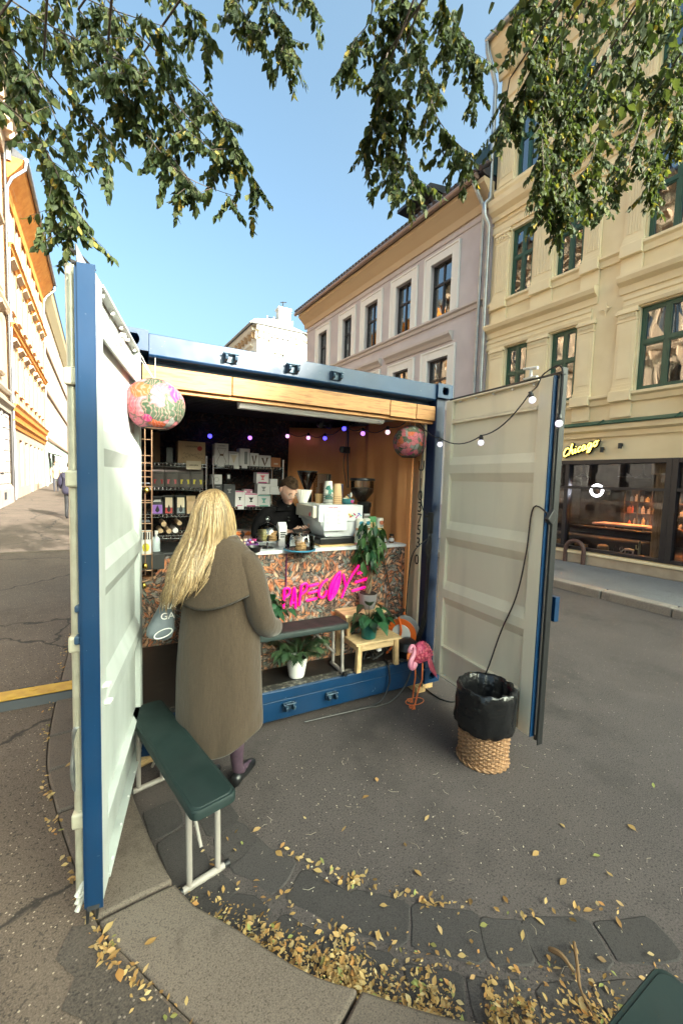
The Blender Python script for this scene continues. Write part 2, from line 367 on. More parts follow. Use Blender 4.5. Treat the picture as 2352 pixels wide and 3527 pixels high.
def window(F, par, s0, s1, z0, z1, fm, gm, cols=2, hf=(.62,), dep=.14, fw=.055, curtain=None, sash=.0):
    b = MB(); o1, o0 = -dep+.07, -dep+.01
    F.box(b, s0, s0+fw, o0, o1, z0, z1); F.box(b, s1-fw, s1, o0, o1, z0, z1); F.box(b, s0+fw, s1-fw, o0, o1, z0, z0+fw*1.2); F.box(b, s0+fw, s1-fw, o0, o1, z1-fw, z1)
    xs = [s0+fw+(s1-s0-2*fw)*k/cols for k in range(cols+1)]; zs = [z0+fw*1.2] + [z0+(z1-z0)*h for h in hf] + [z1-fw]
    for x in xs[1:-1]: F.box(b, x-fw*.5, x+fw*.5, o0, o1-.004, z0+fw*1.2, z1-fw)
    for i in range(cols):
        l = xs[i]+(fw*.5 if i else 0); r = xs[i+1]-(fw*.5 if i < cols-1 else 0)
        for z in zs[1:-1]: F.box(b, l, r, o0, o1+.006, z-fw*.55, z+fw*.55)
    w = b.build('window', fm, par)
    for i in range(cols):
        for j in range(len(zs)-1):
            l = xs[i]+(fw*.5 if i else 0); r = xs[i+1]-(fw*.5 if i < cols-1 else 0); d = zs[j]+(fw*.55 if j else 0); u = zs[j+1]-(fw*.55 if j < len(zs)-2 else 0)
            if sash:
                q = MB(); k = sash
                for a, c, e, f in ((l,l+k,d,u),(r-k,r,d,u),(l+k,r-k,d,d+k),(l+k,r-k,u-k,u)): F.box(q, a, c, o0+.005, o1-.012, e, f)
                q.build('sash', fm, w)
            q = MB(); t = random.uniform(-.004,.004)
            q.hexa([F.p(l,d,o0+.022+t),F.p(r,d,o0+.022-t),F.p(r,d,o0+.016-t),F.p(l,d,o0+.016+t),F.p(l,u,o0+.022-t),F.p(r,u,o0+.022+t),F.p(r,u,o0+.016+t),F.p(l,u,o0+.016-t)])
            q.build('pane', gm, w)
    if curtain:
        b = MB(); n = 26; rows = []
        for zz in (z0+.04, z1-.04): rows.append([F.p(s0+fw+(s1-s0-2*fw)*k/n, zz, o0-.10+.022*math.sin(k*1.9)+.01*math.sin(k*4.3)) for k in range(n+1)])
        b.loft(rows, cap=False, closed=False); b.build('curtain', curtain, w, smooth='all', recalc=False)
    return w
WGLASS = m_glass('window glass', (.55,.6,.6), .26, .10)
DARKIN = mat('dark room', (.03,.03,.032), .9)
CURT = mat('white curtain', (.55,.55,.53), .9)
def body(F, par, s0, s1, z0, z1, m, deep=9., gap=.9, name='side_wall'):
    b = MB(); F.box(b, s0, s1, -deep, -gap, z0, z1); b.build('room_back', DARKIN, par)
    b = MB()
    for sa in (s0, s1): b.add([F.p(sa,z0,0),F.p(sa,z0,-deep-.1),F.p(sa,z1,-deep-.1),F.p(sa,z1,0)], [(0,1,2,3)])
    b.add([F.p(s0,z0,-deep-.1),F.p(s1,z0,-deep-.1),F.p(s1,z1,-deep-.1),F.p(s0,z1,-deep-.1)], [(0,1,2,3)])
    return b.build(name, m, par)
# ---------------------------------------------------------------- yellow corner house, right
YF = Fac((9.22,1.0,0), (-.06,.998,0))
YEL = mat('yellow render', (.70,.57,.35), .85, 0, (.80,.68,.45), 1.2, 5, bump=.25, bs=90)
YELT = mat('yellow trim', (.77,.64,.41), .8, 0, (.81,.69,.46), 2.)
GRNF = mat('green window paint', (.018,.085,.058), .35, 0, (.014,.07,.048), 9)
yb = thing('yellow_apartment_house', 'pale yellow apartment house with green windows above a black shopfront', 'building', (9.5,1,0))
Y0, Y1, YT = -4.2, 4.74, 13.2
wy = []
for z0, z1 in ((3.80,5.45),(6.72,8.42),(9.66,11.35)):
    for s0, s1 in ((3.52,4.15),(2.27,2.89),(.12,1.02),(-1.05,-.45),(-2.3,-1.7),(-3.6,-3.0)): wy.append((s0,s1,z0,z1))
shop = [(-3.0,3.35,.42,2.44)]
YF.wall(Y0, Y1, .13, YT, wy+shop, .2).build('wall', YEL, yb)
body(YF, yb, Y0, Y1, 2.9, YT, YEL, 9, .9)
for i, o in enumerate(wy):
    window(YF, yb, *o, GRNF, WGLASS, 2, (.58,), .15, .06, CURT if (o[2] < 4 and o[0] < 2) else None, .028)
for (a, c, zs) in ((1.86,4.76,6.1),(-1.5,1.43,6.1),(-4.2,-1.56,6.1)):   # hoods over first-floor groups
    b = MB(); YF.extr(b, a, c, [(0,zs-.30),(.03,zs-.30),(.05,zs-.16),(.16,zs-.10),(.20,zs-.02),(.20,zs+.03),(0,zs+.08)]); b.build('window_hood', YELT, yb)
    b = MB(); YF.extr(b, a+.1, c-.1 if c < 4.7 else c-.02, [(0,zs-.62),(.05,zs-.62),(.07,zs-.55),(.035,zs-.53),(.035,zs-.46),(.06,zs-.44),(.06,zs-.38),(0,zs-.38)]); b.build('architrave', YELT, yb)
b = MB(); YF.extr(b, Y0, Y1, [(0,3.60),(.05,3.60),(.07,3.70),(.13,3.74),(.13,3.79),(0,3.82)]); b.build('cornice', YELT, yb)
b = MB(); YF.extr(b, Y0, Y1, [(0,6.50),(.04,6.50),(.06,6.62),(.11,6.66),(.11,6.71),(0,6.73)]); b.build('cornice', YELT, yb)
b = MB(); YF.extr(b, Y0, Y1+.03, [(0,8.86),(.05,8.86),(.07,8.97),(.18,9.06),(.24,9.2),(.26,9.32),(0,9.38)]); b.build('cornice', YELT, yb)
b = MB(); YF.extr(b, Y0, Y1, [(0,8.52),(.04,8.52),(.05,8.58),(.03,8.60),(.03,8.70),(.06,8.73),(0,8.76)]); b.build('cornice', YELT, yb)
b = MB(); YF.extr(b, Y0, Y1, [(0,9.46),(.04,9.46),(.09,9.56),(.09,9.63),(0,9.65)]); b.build('cornice', YELT, yb)
b = MB(); YF.extr(b, Y0, Y1, [(0,11.5),(.05,11.5),(.06,11.62),(.03,11.64),(.03,11.8),(.07,11.84),(0,11.9)]); b.build('cornice', YELT, yb)
b = MB(); YF.extr(b, Y0, Y1+.06, [(0,12.45),(.06,12.45),(.10,12.62),(.34,12.82),(.46,13.0),(.50,13.16),(0,13.2)]); b.build('cornice', YELT, yb)
b = MB(); YF.extr(b, Y0, Y1, [(0,2.92),(.05,2.92),(.06,3.02),(.15,3.06),(.17,3.16),(0,3.16)]); b.build('cornice', YELT, yb)
k = Y0+.2
while k < Y1:
    b = MB(); YF.box(b, k, k+.16, .05, .30, 12.32, 12.6); b.build('bracket', YELT, yb, bevel=.02); k += .75
b = MB(); YF.extr(b, Y0, Y1, [(0,3.165),(.20,3.165),(.21,3.18),(.02,3.27),(0,3.27)]); b.build('green_flashing', GRNF, yb)
for s in (.2, 1.55, 2.9, -1.1): 
    b = MB(); YF.extr(b, s, s+.02, [(0,3.16),(.215,3.16),(.225,3.19),(.025,3.29),(0,3.29)]); b.build('flashing_seam', GRNF, yb)
def pilaster(F, par, s0, s1, z0, z1, fl, m=YELT):
    b = MB(); w = s1-s0
    F.box(b, s0-.02, s1+.02, 0, .075, z0, z0+.10); F.box(b, s0-.008, s1+.008, 0, .062, z0+.10, z0+.16)
    F.box(b, s0, s1, 0, .045, z0+.16, z1-.26)
    F.box(b, s0-.01, s1+.01, 0, .058, z1-.26, z1-.22); F.box(b, s0+.01, s1-.01, 0, .05, z1-.22, z1-.10); F.box(b, s0-.03, s1+.03, 0, .085, z1-.10, z1-.04); F.box(b, s0-.015, s1+.015, 0, .06, z1-.04, z1)
    b.build('pilaster', m, par, bevel=.006)
    b = MB()
    if fl:
        n = 6
        for k in range(n):
            a = s0+.03+(w-.06)*k/n; F.box(b, a+.004, a+(w-.06)/n-.014, .045, .058, z0+.22, z1-.34)
        for k in range(5): F.box(b, s0+w*(.06+.19*k), s0+w*(.06+.19*k)+w*.13, .05, .075, z1-.215+.02*(k % 2), z1-.115)
    else:
        F.box(b, s0+.05, s1-.05, .045, .053, z0+.26, z1-.40)
        for k in range(9): F.box(b, s0+w*.11*k, s0+w*.11*k+w*.07, .058, .07, z1-.19, z1-.12)
    b.build('pilaster_relief', m, par, bevel=.004)
PS = ((4.19,4.62),(2.95,3.46),(1.88,2.23),(1.06,1.42),(-.40,.08),(-1.5,-1.10))
for a, c in PS:
    pilaster(YF, yb, a, c, 3.82, 5.48, False); pilaster(YF, yb, a, c, 6.73, 8.50, True); pilaster(YF, yb, a, c, 9.66, 11.48, True)
    b = MB(); YF.box(b, a-.02, c+.02, 0, .05, 6.18, 6.50); YF.box(b, a-.02, c+.02, 0, .14, 6.50, 6.735); b.build('pedestal', YELT, yb, bevel=.008)
    b = MB(); YF.box(b, a-.02, c+.02, 0, .04, 3.30, 3.60); YF.box(b, a-.03, c+.03, 0, .155, 3.62, 3.83); b.build('pedestal', YELT, yb, bevel=.008)
ROOFD = mat('dark slate roof', (.03,.033,.04), .6, 0, (.045,.045,.055), 6)
ZINC = mat('zinc gutter', (.30,.33,.36), .38, .7, (.42,.44,.46), 5)
b = MB(); YF.extr(b, Y0, Y1, [(.5,13.2),(.52,13.22),(-4,16),(-9,13.2)]); b.build('roof', ROOFD, yb)
b = MB(); b.tube([YF.p(Y0,13.2,.56), YF.p(Y1+.1,13.2,.56)], .075, 10); b.build('gutter', ZINC, yb, smooth=True)
b = MB(); b.tube([YF.p(4.82,13.15,.56),YF.p(4.84,12.95,.5),YF.p(4.84,12.55,.25),YF.p(4.83,12.3,.14),YF.p(4.82,9.5,.14),YF.p(4.83,9.3,.32),YF.p(4.81,9.0,.32),YF.p(4.80,8.8,.14),YF.p(4.78,.2,.14)], .055, 10); b.build('downpipe', ZINC, yb, smooth=True)
b = MB(); YF.box(b, Y0, Y1, 0, .06, .13, .40); b.build('plinth', mat('stone plinth', (.33,.27,.2), .8, 0, (.42,.35,.26), 4), yb, bevel=.015)
b = MB(); YF.box(b, Y0, Y1, 0, .09, .345, .40); b.build('plinth_sill', YELT, yb, bevel=.01)
# small wall ornament
q = YF.at(1393, 710); b = MB()
b.lathe([(0,-.02),(.05,-.02),(.06,0),(.02,.02),(0,.02)], (0,0,0), 12, Matrix.Translation(YF.p(q[0],q[1],.03)) @ Matrix.Rotation(rad(90),4,'Y'))
for a in range(4):
    d = Vector((0,math.cos(a*math.pi/2),math.sin(a*math.pi/2))); b.cyl(YF.p(*q,.04)+d*.03, YF.p(*q,.05)+d*.14, .02, 8, .006)
b.build('wall_anchor', YELT, yb, smooth=True)
# ---------------------------------------------------------------- shopfront
SHF = mat('shop frame black', (.014,.012,.016), .35)
SGLASS = m_glass('shop glass', (.80,.80,.82), .01)
SHIN = mat('shop interior brown', (.06,.045,.036), .8, 0, (.10,.075,.055), 3)
b = MB()
for a, c, d, u in ((.26,3.35,.42,2.44),(-3.0,.26,.42,2.44)):
    YF.box(b, a, a+.10, -.16, .02, d, u); YF.box(b, c-.10, c, -.16, .02, d, u); YF.box(b, a+.1, c-.1, -.16, .02, d, d+.07); YF.box(b, a+.1, c-.1, -.16, .02, u-.09, u); YF.box(b, a+.1, c-.1, -.13, .01, 1.80, 1.86)
YF.box(b, 2.22, 2.31, -.15, .015, .49, 1.80); YF.box(b, 2.22, 2.31, -.15, .015, 1.86, 2.35)
sf = b.build('shop_frame', SHF, yb, bevel=.006)
for a, c, d, u in ((.36,2.22,.49,1.80),(2.31,3.25,.49,1.80),(.36,2.22,1.86,2.35),(2.31,3.25,1.86,2.35),(-2.9,.16,.49,1.80),(-2.9,.16,1.86,2.35)):
    b = MB(); YF.box(b, a, c, -.09, -.082, d, u); b.build('shop_pane', SGLASS, sf)
b = MB()      # room behind the shop window
b.add([YF.p(a,z,o) for o in (-.2,-4.2) for z in (.3,2.9) for a in (-3.4,4.2)], [(0,1,5,4),(2,3,7,6),(4,5,7,6),(0,2,6,4),(1,3,7,5)]); b.build('shop_room', SHIN, yb, recalc=False)
for s, o, h in ((2.62,-1.3,2.10),(1.72,-1.5,2.12),(1.2,-1.1,2.08),(1.05,-1.9,1.75)):
    t = thing('pendant_lamp', None, 'lamp', YF.p(s,h,o), group='pendant lamps inside the shop')
    b = MB(); b.lathe([(.012,.32),(.012,.10),(.04,.09),(.06,.06),(.16,0),(.155,0),(.055,.055)], (0,0,0), 20); b.build('lamp_shade', mat('lamp metal', (.05,.05,.055), .3, .6), t, smooth=True, local=True)
    b = MB(); b.lathe([(.145,.008),(0,.008)], (0,0,0), 20); b.build('lamp_bulb', mat('lamp glow', (1,.7,.4), emis=(1,.72,.42), es=9.), t, local=True)
    b = MB(); b.cyl((0,0,.3),(0,0,.85),.008,6); b.build('cord', BLACKM, t, local=True)
    t['label'] = {2.62:'dark pendant lamp in the narrow left pane of the shop window',1.72:'glowing dark pendant lamp just above the white ring light in the shop',1.2:'dark pendant lamp beside the pale panel high in the shop window',1.05:'low dark pendant lamp right of the ring light inside the shop'}[s]
q = YF.at(1370, 1126, -.6); b = MB(); R = .125; n = 40
b.loft([[YF.p(q[0]+(R+.024*math.cos(j*math.pi/4))*math.cos(i*2*math.pi/n), q[1]+(R+.024*math.cos(j*math.pi/4))*math.sin(i*2*math.pi/n), -.6+.024*math.sin(j*math.pi/4)) for j in range(8)] for i in range(n+1)], cap=False)
tag(b.build('ring_light', mat('ring white', (1,1,1), emis=(.95,.95,1), es=6.), None, smooth=True), 'glowing white ring light hanging inside the shop window', 'light')
for s, o in ((YF.at(1522,1150,-.5)[0],-.5),(-.7,-1.2)):
    b = MB(); YF.box(b, s-.13, s+.11, o-.12, o+.12, .45, 2.6); YF.box(b, s-.2, s+.2, o-.14, o+.14, 2.14, 2.36); b.build('timber_column', PINEZ, yb, bevel=.015)
sh = thing('shop_shelf', 'dark display shelf full of bottles and boxes at the back of the shop', 'shelf', YF.p(.9,.3,-2.4))
b = MB()
for z in (.9,1.2,1.5,1.8): YF.box(b, .75, 2.1, -2.7, -2.4, z, z+.025)
for s in (.75,1.1,1.5,1.8,2.1): YF.box(b, s-.012, s+.012, -2.7, -2.41, .45, 1.82)
b.build('shelf_frame', mat('dark wood', (.045,.028,.018), .6), sh)
ci = [mat('shop item %d' % i, c, .5) for i, c in enumerate(((.5,.12,.08),(.5,.38,.15),(.35,.33,.3),(.2,.09,.05),(.55,.45,.4),(.1,.16,.22)))]
for z in (.925,1.225,1.525):
    s = .8
    while s < 2.05:
        w = random.uniform(.04,.10); b = MB(); h = random.uniform(.1,.2)
        b.lathe([(w*.5,0),(w*.5,h*.7),(w*.2,h*.8),(w*.2,h),(0,h)], YF.p(s,z,-2.5), 8); b.build('item', random.choice(ci), sh, smooth=True); s += w+random.uniform(.01,.06)
b = MB(); YF.box(b, .75, 2.2, -1.7, -1.1, .95, 1.0); YF.box(b, 1.1, 1.16, -1.6, -1.2, .3, .95); YF.box(b, 1.9, 1.96, -1.6, -1.2, .3, .95)
tag(b.build('shop_table', mat('pale table top', (.5,.36,.3), .4), bevel=.01), 'long pale wooden table in the middle of the shop', 'table')
b = MB(); YF.box(b, .8, 3.2, -1.0, -.35, .3, .72); YF.box(b, .8, 3.2, -1.0, -.8, .72, .92)
tag(b.build('shop_sofa', mat('charcoal sofa', (.02,.022,.026), .8), bevel=.04), 'low charcoal sofa behind the shop window', 'sofa')
def crate(name, label, s, o, w, h, d):
    t = thing(name, label, 'crate', YF.p(s,.42,o)); n = 3
    for k in range(n):
        for oo in (o, o-d): b = MB(); YF.box(b, s, s+w, oo, oo+.012, .42+h*k/n+.006, .42+h*(k+1)/n-.006); b.build('slat', PINE, t)
    for ss in (s, s+w-.012): b = MB(); YF.box(b, ss, ss+.012, o-d+.013, o-.001, .42, .42+h); b.build('end_board', PINE, t)
crate('wooden_crate', 'pale wooden crate at the left foot of the shop window', 2.45, -.18, .30, .17, .2)
crate('wooden_crate', 'small wooden crate in the shop window beside the brown hoop', 1.86, -.18, .22, .12, .16)
b = MB(); b.lathe([(.0,0),(.10,0),(.12,.08),(.11,.14),(.06,.17),(0,.18)], YF.p(1.52,.42,-.3), 16)
tag(b.build('basket', mat('wicker pale', (.42,.29,.15), .8, bump=.6, bs=80), smooth=True), 'round pale basket with cloth in the shop window', 'basket')
for k, s in enumerate((1.26,1.14,1.03)):
    b = MB(); b.lathe([(.04,0),(.045,.02),(.035,.03),(.035,.10),(.045,.11),(.02,.15),(.008,.16),(.008,.18),(0,.18)], YF.p(s,.42,-.28), 10)
    tag(b.build('candle_lantern', BLACKM, smooth=True), ('leftmost','middle','rightmost')[k]+' of three small black lanterns on the shop window floor', 'lantern', 'black lanterns in the shop window')
b = MB(); q = YF.p(.80,.42,-.26)
b.lathe([(.05,0),(.055,.05),(.0,.05)], q, 10); b.tube([q+Vector((0,0,.05)),q+Vector((0,0,.34))], [.025,.022], 8); b.tube([q+Vector((0,0,.16)),q+Vector((0,.06,.17)),q+Vector((0,.065,.25))], .014, 6)
tag(b.build('cactus_ornament', mat('pale cactus', (.3,.36,.24), .7), smooth=True), 'pale green cactus ornament in the shop window', 'ornament')
b = MB(); q = YF.p(.98,.42,-.24); bd = -YF.e      # little white deer: trunk, four legs, neck, head, antlers
b.tube([q+YF.e*.07+Vector((0,0,.13)), q+Vector((0,0,.14)), q-YF.e*.09+Vector((0,0,.13))], [.025,.032,.026], 8)
for sx in (.06,-.08):
    for so_ in (.02,-.02): b.tube([q+YF.e*sx+YF.n*so_+Vector((0,0,.12)), q+YF.e*(sx+.005)+YF.n*so_+Vector((0,0,.06)), q+YF.e*sx+YF.n*so_], [.012,.008,.006], 6)
b.tube([q+YF.e*.07+Vector((0,0,.14)), q+YF.e*.12+Vector((0,0,.10)), q+YF.e*.15+Vector((0,0,.06))], [.018,.014,.011], 6)
b.tube([q+YF.e*.14+Vector((0,0,.075)), q+YF.e*.175+Vector((0,0,.045))], [.016,.008], 6)
for so_ in (.015,-.015): b.tube([q+YF.e*.145+YF.n*so_+Vector((0,0,.09)), q+YF.e*.17+YF.n*so_*2+Vector((0,0,.13)), q+YF.e*.15+YF.n*so_*3+Vector((0,0,.16))], .004, 5)
tag(b.build('deer_figure', mat('white ceramic', (.75,.75,.72), .35), smooth=True), 'small white deer figure with lowered head in the shop window', 'ornament')
b = MB(); b.lathe([(0,.0),(.07,.0),(.10,.03),(.095,.035),(.06,.015),(0,.012)], YF.p(.72,.43,-.2), 16)
tag(b.build('white_bowl', MT['white ceramic'], smooth=True), 'shallow white dish by the timber column in the shop window', 'dish')
# script sign
SC_ = {'C':[[(.62,.80),(.50,.98),(.30,.90),(.14,.60),(.10,.28),(.22,.04),(.42,.05),(.58,.25)]],
 'h':[[(.02,.0),(.12,.45),(.26,1.15),(.34,1.28),(.30,1.05),(.16,.55),(.05,.05)],[(.10,.30),(.26,.58),(.38,.55),(.36,.25),(.42,.03),(.56,.12)]],
 'i':[[(.02,.1),(.12,.55),(.10,.20),(.16,.03),(.30,.14)],[(.15,.80),(.17,.83)]],
 'c':[[(.40,.50),(.28,.62),(.12,.45),(.08,.18),(.20,.02),(.42,.15)]],
 'a':[[(.40,.52),(.22,.62),(.06,.35),(.10,.05),(.26,.08),(.40,.50),(.38,.15),(.46,.03),(.58,.14)]],
 'g':[[(.42,.52),(.22,.62),(.06,.35),(.12,.06),(.28,.10),(.42,.52),(.36,-.10),(.22,-.42),(.06,-.38),(.14,-.14),(.40,.05),(.56,.16)]],
 'o':[[(.26,.60),(.10,.48),(.06,.18),(.20,.02),(.36,.18),(.38,.48),(.24,.60),(.36,.52),(.56,.58)]]}
cs = thing('shop_sign', 'black shop sign with glowing yellow script letters above the shop window', 'sign', YF.p(1.6,2.7,.1))
LET = [('C',0,0),('h',.62,0),('i',1.18,0),('c',1.48,0),('a',1.9,0),('g',2.46,0),('o',3.02,0)]
SL = YF.at(1292, 1050, .1); SR = YF.at(1374, 1022, .1); sc_ = (SL[0]-SR[0])/3.55
def sgn(u, v, o): return YF.p(SL[0]-u*sc_, SL[1]-.02+(v*.82)*sc_+(SR[1]-SL[1])*u/3.55+.02, o)
back = MB(); SB = []
for ch, ox, oy in LET:
    lb = MB()
    for st in SC_[ch]:
        pts = catmull([(ox+x, oy+y, 0) for x, y in st], 5); N = len(pts)
        rr = [sc_*(.052+.022*math.sin(math.pi*i/max(1,N-1))) for i in range(N)]
        lb.tube([sgn(p.x,p.y,.105) for p in pts], rr, 8)
        back.tube([sgn(p.x,p.y,.07) for p in pts], .20*sc_, 8)
    lb.build('letter', mat('sign yellow', (1,.75,.08), .4, emis=(1,.72,.10), es=1.1), cs, smooth=True)
bo = back.build('sign_backing', BLACKM, cs, smooth=True)
for ux in (.4, 2.9): b = MB(); b.cyl(sgn(ux,.2,.0), sgn(ux,.2,.07), .012, 6); b.build('sign_bracket', BLACKM, cs)
for px, py, nm in ((1383,1032,'nearer the yellow sign'),(1425,1023,'further right of the yellow sign')):
    q = YF.at(px, py, .05); t = thing('wall_lamp', 'small black wall lamp on the yellow wall, '+nm, 'lamp', YF.p(*q,.03))
    b = MB(); YF.box(b, q[0]-.02, q[0]+.02, 0, .08, q[1]-.01, q[1]+.05); b.build('lamp_bracket', BLACKM, t)
    b = MB(); b.cyl(YF.p(q[0],q[1]-.06,.08), YF.p(q[0],q[1]+.05,.08), .035, 10); b.build('lamp_body', BLACKM, t, smooth=True)
hq = onz(1318,1292,.13); b = MB(); r = .21
b.tube([hq+Vector((-.02,r,-.05)), hq+Vector((-.02,r,.28))]+[hq+Vector((-.02,r*math.cos(a*math.pi/10),.30+r*.95*math.sin(a*math.pi/10))) for a in range(1,10)]+[hq+Vector((-.02,-r,.28)),hq+Vector((-.02,-r,-.05))], .045, 12)
tag(b.build('steel_hoop', mat('rusty brown paint', (.075,.04,.035), .5, 0, (.11,.055,.04), 12), smooth=True), 'brown steel hoop standing on the pavement before the shop', 'bollard')
# ---------------------------------------------------------------- lilac house
LV = mat('lilac render', (.47,.43,.445), .9, 0, (.53,.485,.50), 1.5, 5, bump=.2, bs=80)
LVT = mat('lilac trim', (.48,.43,.41), .85); WHT = mat('white surround', (.72,.71,.68), .7); LVC = mat('sand cornice', (.50,.385,.25), .85)
DKF = mat('dark brown window', (.02,.018,.018), .4)
lb_ = thing('lilac_house', 'lilac rendered house with white framed dark windows and tiled roof', 'building', (8.9,6,0))
wl = [(s0,s1,7.03,8.72) for s0, s1 in ((6.2,7.1),(8.03,8.86),(9.95,10.78),(11.75,12.48),(13.85,14.64))] + [(s0,s1,4.1,5.75) for s0, s1 in ((6.2,7.1),(8.03,8.86),(9.95,10.78),(11.75,12.48),(13.85,14.64))]
lw2 = [(a,c,1.2,2.9) for a,c,_,_ in wl[:5]]
YF.wall(4.76, 15.95, .13, 9.75, wl+lw2, .22).build('wall', LV, lb_)
body(YF, lb_, 4.76, 15.95, .13, 9.75, LV)
for i, o in enumerate(wl+lw2):
    window(YF, lb_, *o, DKF, WGLASS, 2, (.62,), .17, .055, CURT if i in (0,1,2,3) else None)
    b = MB(); a, c, d, u = o
    for x0, x1, z0, z1, of in ((a-.24,a,d-.02,u+.24,.05),(c,c+.24,d-.02,u+.24,.05),(a,c,u,u+.24,.05),(a-.30,a-.24,d-.02,u+.30,.075),(c+.24,c+.30,d-.02,u+.30,.075),(a-.24,c+.24,u+.24,u+.30,.075)): YF.box(b, x0, x1, 0, of, z0, z1)
    b.build('window_surround', WHT, lb_, bevel=.008)
b = MB(); YF.extr(b, 4.86, 15.95, [(0,6.80),(.05,6.80),(.06,6.9),(.12,6.94),(.12,7.0),(0,7.02)]); b.build('string_course', LVT, lb_)
for a, c in ((6.05,9.3),(9.6,12.9)): b = MB(); YF.extr(b, a, c, [(0,6.16),(.05,6.16),(.10,6.26),(.18,6.34),(.18,6.42),(0,6.45)]); b.build('window_hood', LVT, lb_)
b = MB(); YF.extr(b, 4.86, 15.95, [(0,9.15),(.03,9.15),(.03,9.2),(0,9.2)]); b.build('string_course', LVT, lb_)
b = MB(); YF.extr(b, 4.8, 16.1, [(0,9.35),(.06,9.35),(.10,9.55),(.30,9.75),(.42,9.85),(.42,9.97),(0,9.97)]); b.build('cornice', LVC, lb_)
b = MB(); b.tube([YF.p(4.95,10.02,.52), YF.p(16.25,10.02,.52)], .085, 10); b.build('gutter', mat('brown gutter', (.24,.17,.14), .45, .3), lb_, smooth=True)
b = MB(); b.tube([YF.p(5.06,10.05,.52),YF.p(5.05,9.85,.52),YF.p(5.04,9.55,.25),YF.p(5.03,9.4,.12),YF.p(5.02,.2,.12)], .05, 10); b.build('downpipe', ZINC, lb_, smooth=True)
TILE = mat('dark roof tile', (.022,.026,.04), .5, 0, (.05,.03,.035), 3)
b = MB(); YF.extr(b, 4.8, 16.2, [(.50,10.05),(.45,10.12),(-4.2,13.3),(-9,10.0),(0,9.97)]); b.build('roof', TILE, lb_)
k = 4.85
while k < 16.2:        # tile ends along the eaves
    b = MB(); b.tube([YF.p(k,10.13,.55), YF.p(k,10.62,-.05)], [.075,.075], 8); b.build('roof_tile', TILE, lb_, smooth=True); k += .21
dm = MB(); YF.box(dm, 7.5, 8.75, -1.6, -.3, 10.3, 11.25); YF.extr(dm, 7.3, 8.95, [(.05,11.25),(.05,11.36),(-2.5,11.9),(-2.5,11.25)]); d_ = dm.build('dormer', mat('dormer dark', (.02,.022,.028), .5), lb_)
b = MB(); YF.box(b, 7.62, 8.63, -.3, -.285, 10.45, 11.15); b.build('dormer_pane', WGLASS, d_)
b = MB(); YF.box(b, 4.76, 5.5, -1.2, .1, 10.1, 11.0); b.build('party_wall_cap', mat('green slate', (.01,.045,.06), .5), lb_)
# ---------------------------------------------------------------- white corner house far behind
WHB = mat('white render', (.72,.66,.56), .9, 0, (.76,.70,.61), 1.); WRF = mat('pale metal roof', (.50,.50,.50), .45, .3); WBT = mat('ochre trim', (.50,.33,.19), .85)
wb = thing('white_corner_house', 'white corner house with bracketed cornice and railings on its pale roof', 'building', (13,38,0))
qa, qb = ony(585,745,38), ony(693,745,38); WZ = qa.z
WF = Fac((qa.x,38,0), (1,0,0), True); ww = qb.x-qa.x
wo = [(ww*.38,ww*.62,12.2,14.5),(ww*.38,ww*.62,8.2,10.6)]
WF.wall(.25, ww-.25, 0, WZ-.2, wo, .3).build('wall', WHB, wb)
for o in wo: window(WF, wb, *o, mat('grey window', (.18,.18,.17), .5), WGLASS, 2, (.99,), .25, .08)
ea = Vector((-.06,.998,0)); WS = Fac((qa.x+.25,38,0), ea); ws_ = [(1.5+3.2*k,2.7+3.2*k,z,z+2.3) for k in range(5) for z in (12.2,8.2)]
WS.wall(0, 18, 0, WZ-.2, ws_, .3).build('wall', WHB, wb)
for o in ws_:
    window(WS, wb, *o, MT['grey window'], WGLASS, 2, (.6,), .25, .08); b = MB(); WS.extr(b, o[0]-.4, o[1]+.4, [(0,o[3]+.5),(.3,o[3]+.65),(.3,o[3]+.8),(0,o[3]+.9)]); b.build('window_hood', WHB, wb)
body(WF, wb, .25, ww-.25, 0, WZ-.2, WHB, 16, 1.)
ch = Fac((qb.x-.25,38,0), (.8,.6,0), True); ch.wall(0, 3, 0, WZ-.2, []).build('wall', WHB, wb)
b = MB(); prof = [(0,WZ-1.25),(.05,WZ-1.25),(.08,WZ-1.1),(.1,WZ-.6),(.45,WZ-.5),(.6,WZ-.3),(.62,WZ-.15),(0,WZ-.1)]
WF.extr(b, .05, ww, prof); WS.extr(b, 0, 18, prof); ch.extr(b, 0, 3, prof); b.build('cornice', WHB, wb)
for k in range(8): b = MB(); s = .5+(ww-1)*k/7; WF.box(b, s-.16, s+.16, .08, .42, WZ-1.12, WZ-.52); b.build('bracket', WHB, wb, bevel=.03)
for k in range(17): b = MB(); s = .6+k*1.05; WS.box(b, s-.16, s+.16, .08, .42, WZ-1.12, WZ-.52); b.build('bracket', WBT, wb, bevel=.03)
b = MB(); WF.extr(b, .1, ww-.1, [(.12,12.0),(.22,12.0),(.22,12.15),(.12,12.15)]) 
WF.extr(b, ww*.30, ww*.75, [(0,15.3),(.2,15.4),(.42,15.7),(.42,15.9),(0,16.0)]); WF.box(b, ww*.33, ww*.38, 0, .12, 12.0, 15.3); WF.box(b, ww*.62, ww*.67, 0, .12, 12.0, 15.3); b.build('window_hood', WHB, wb, bevel=.02)
q0, q1 = qa+Vector((-.7,-.7,0)), qb+Vector((.6,-.7,0)); zz = WZ-.1
b = MB(); base = [q0, q1, q1+Vector((2.6,2.2,0)), q0+ea*18]; 
pts = [Vector((p.x,p.y,zz)) for p in base]; up = [Vector((qa.x+.3,39.2,zz+1.15)), Vector((qb.x-.6,39.2,zz+1.15)), Vector((qb.x+.6,41.5,zz+1.15)), Vector((qa.x-.3,54,zz+1.15))]
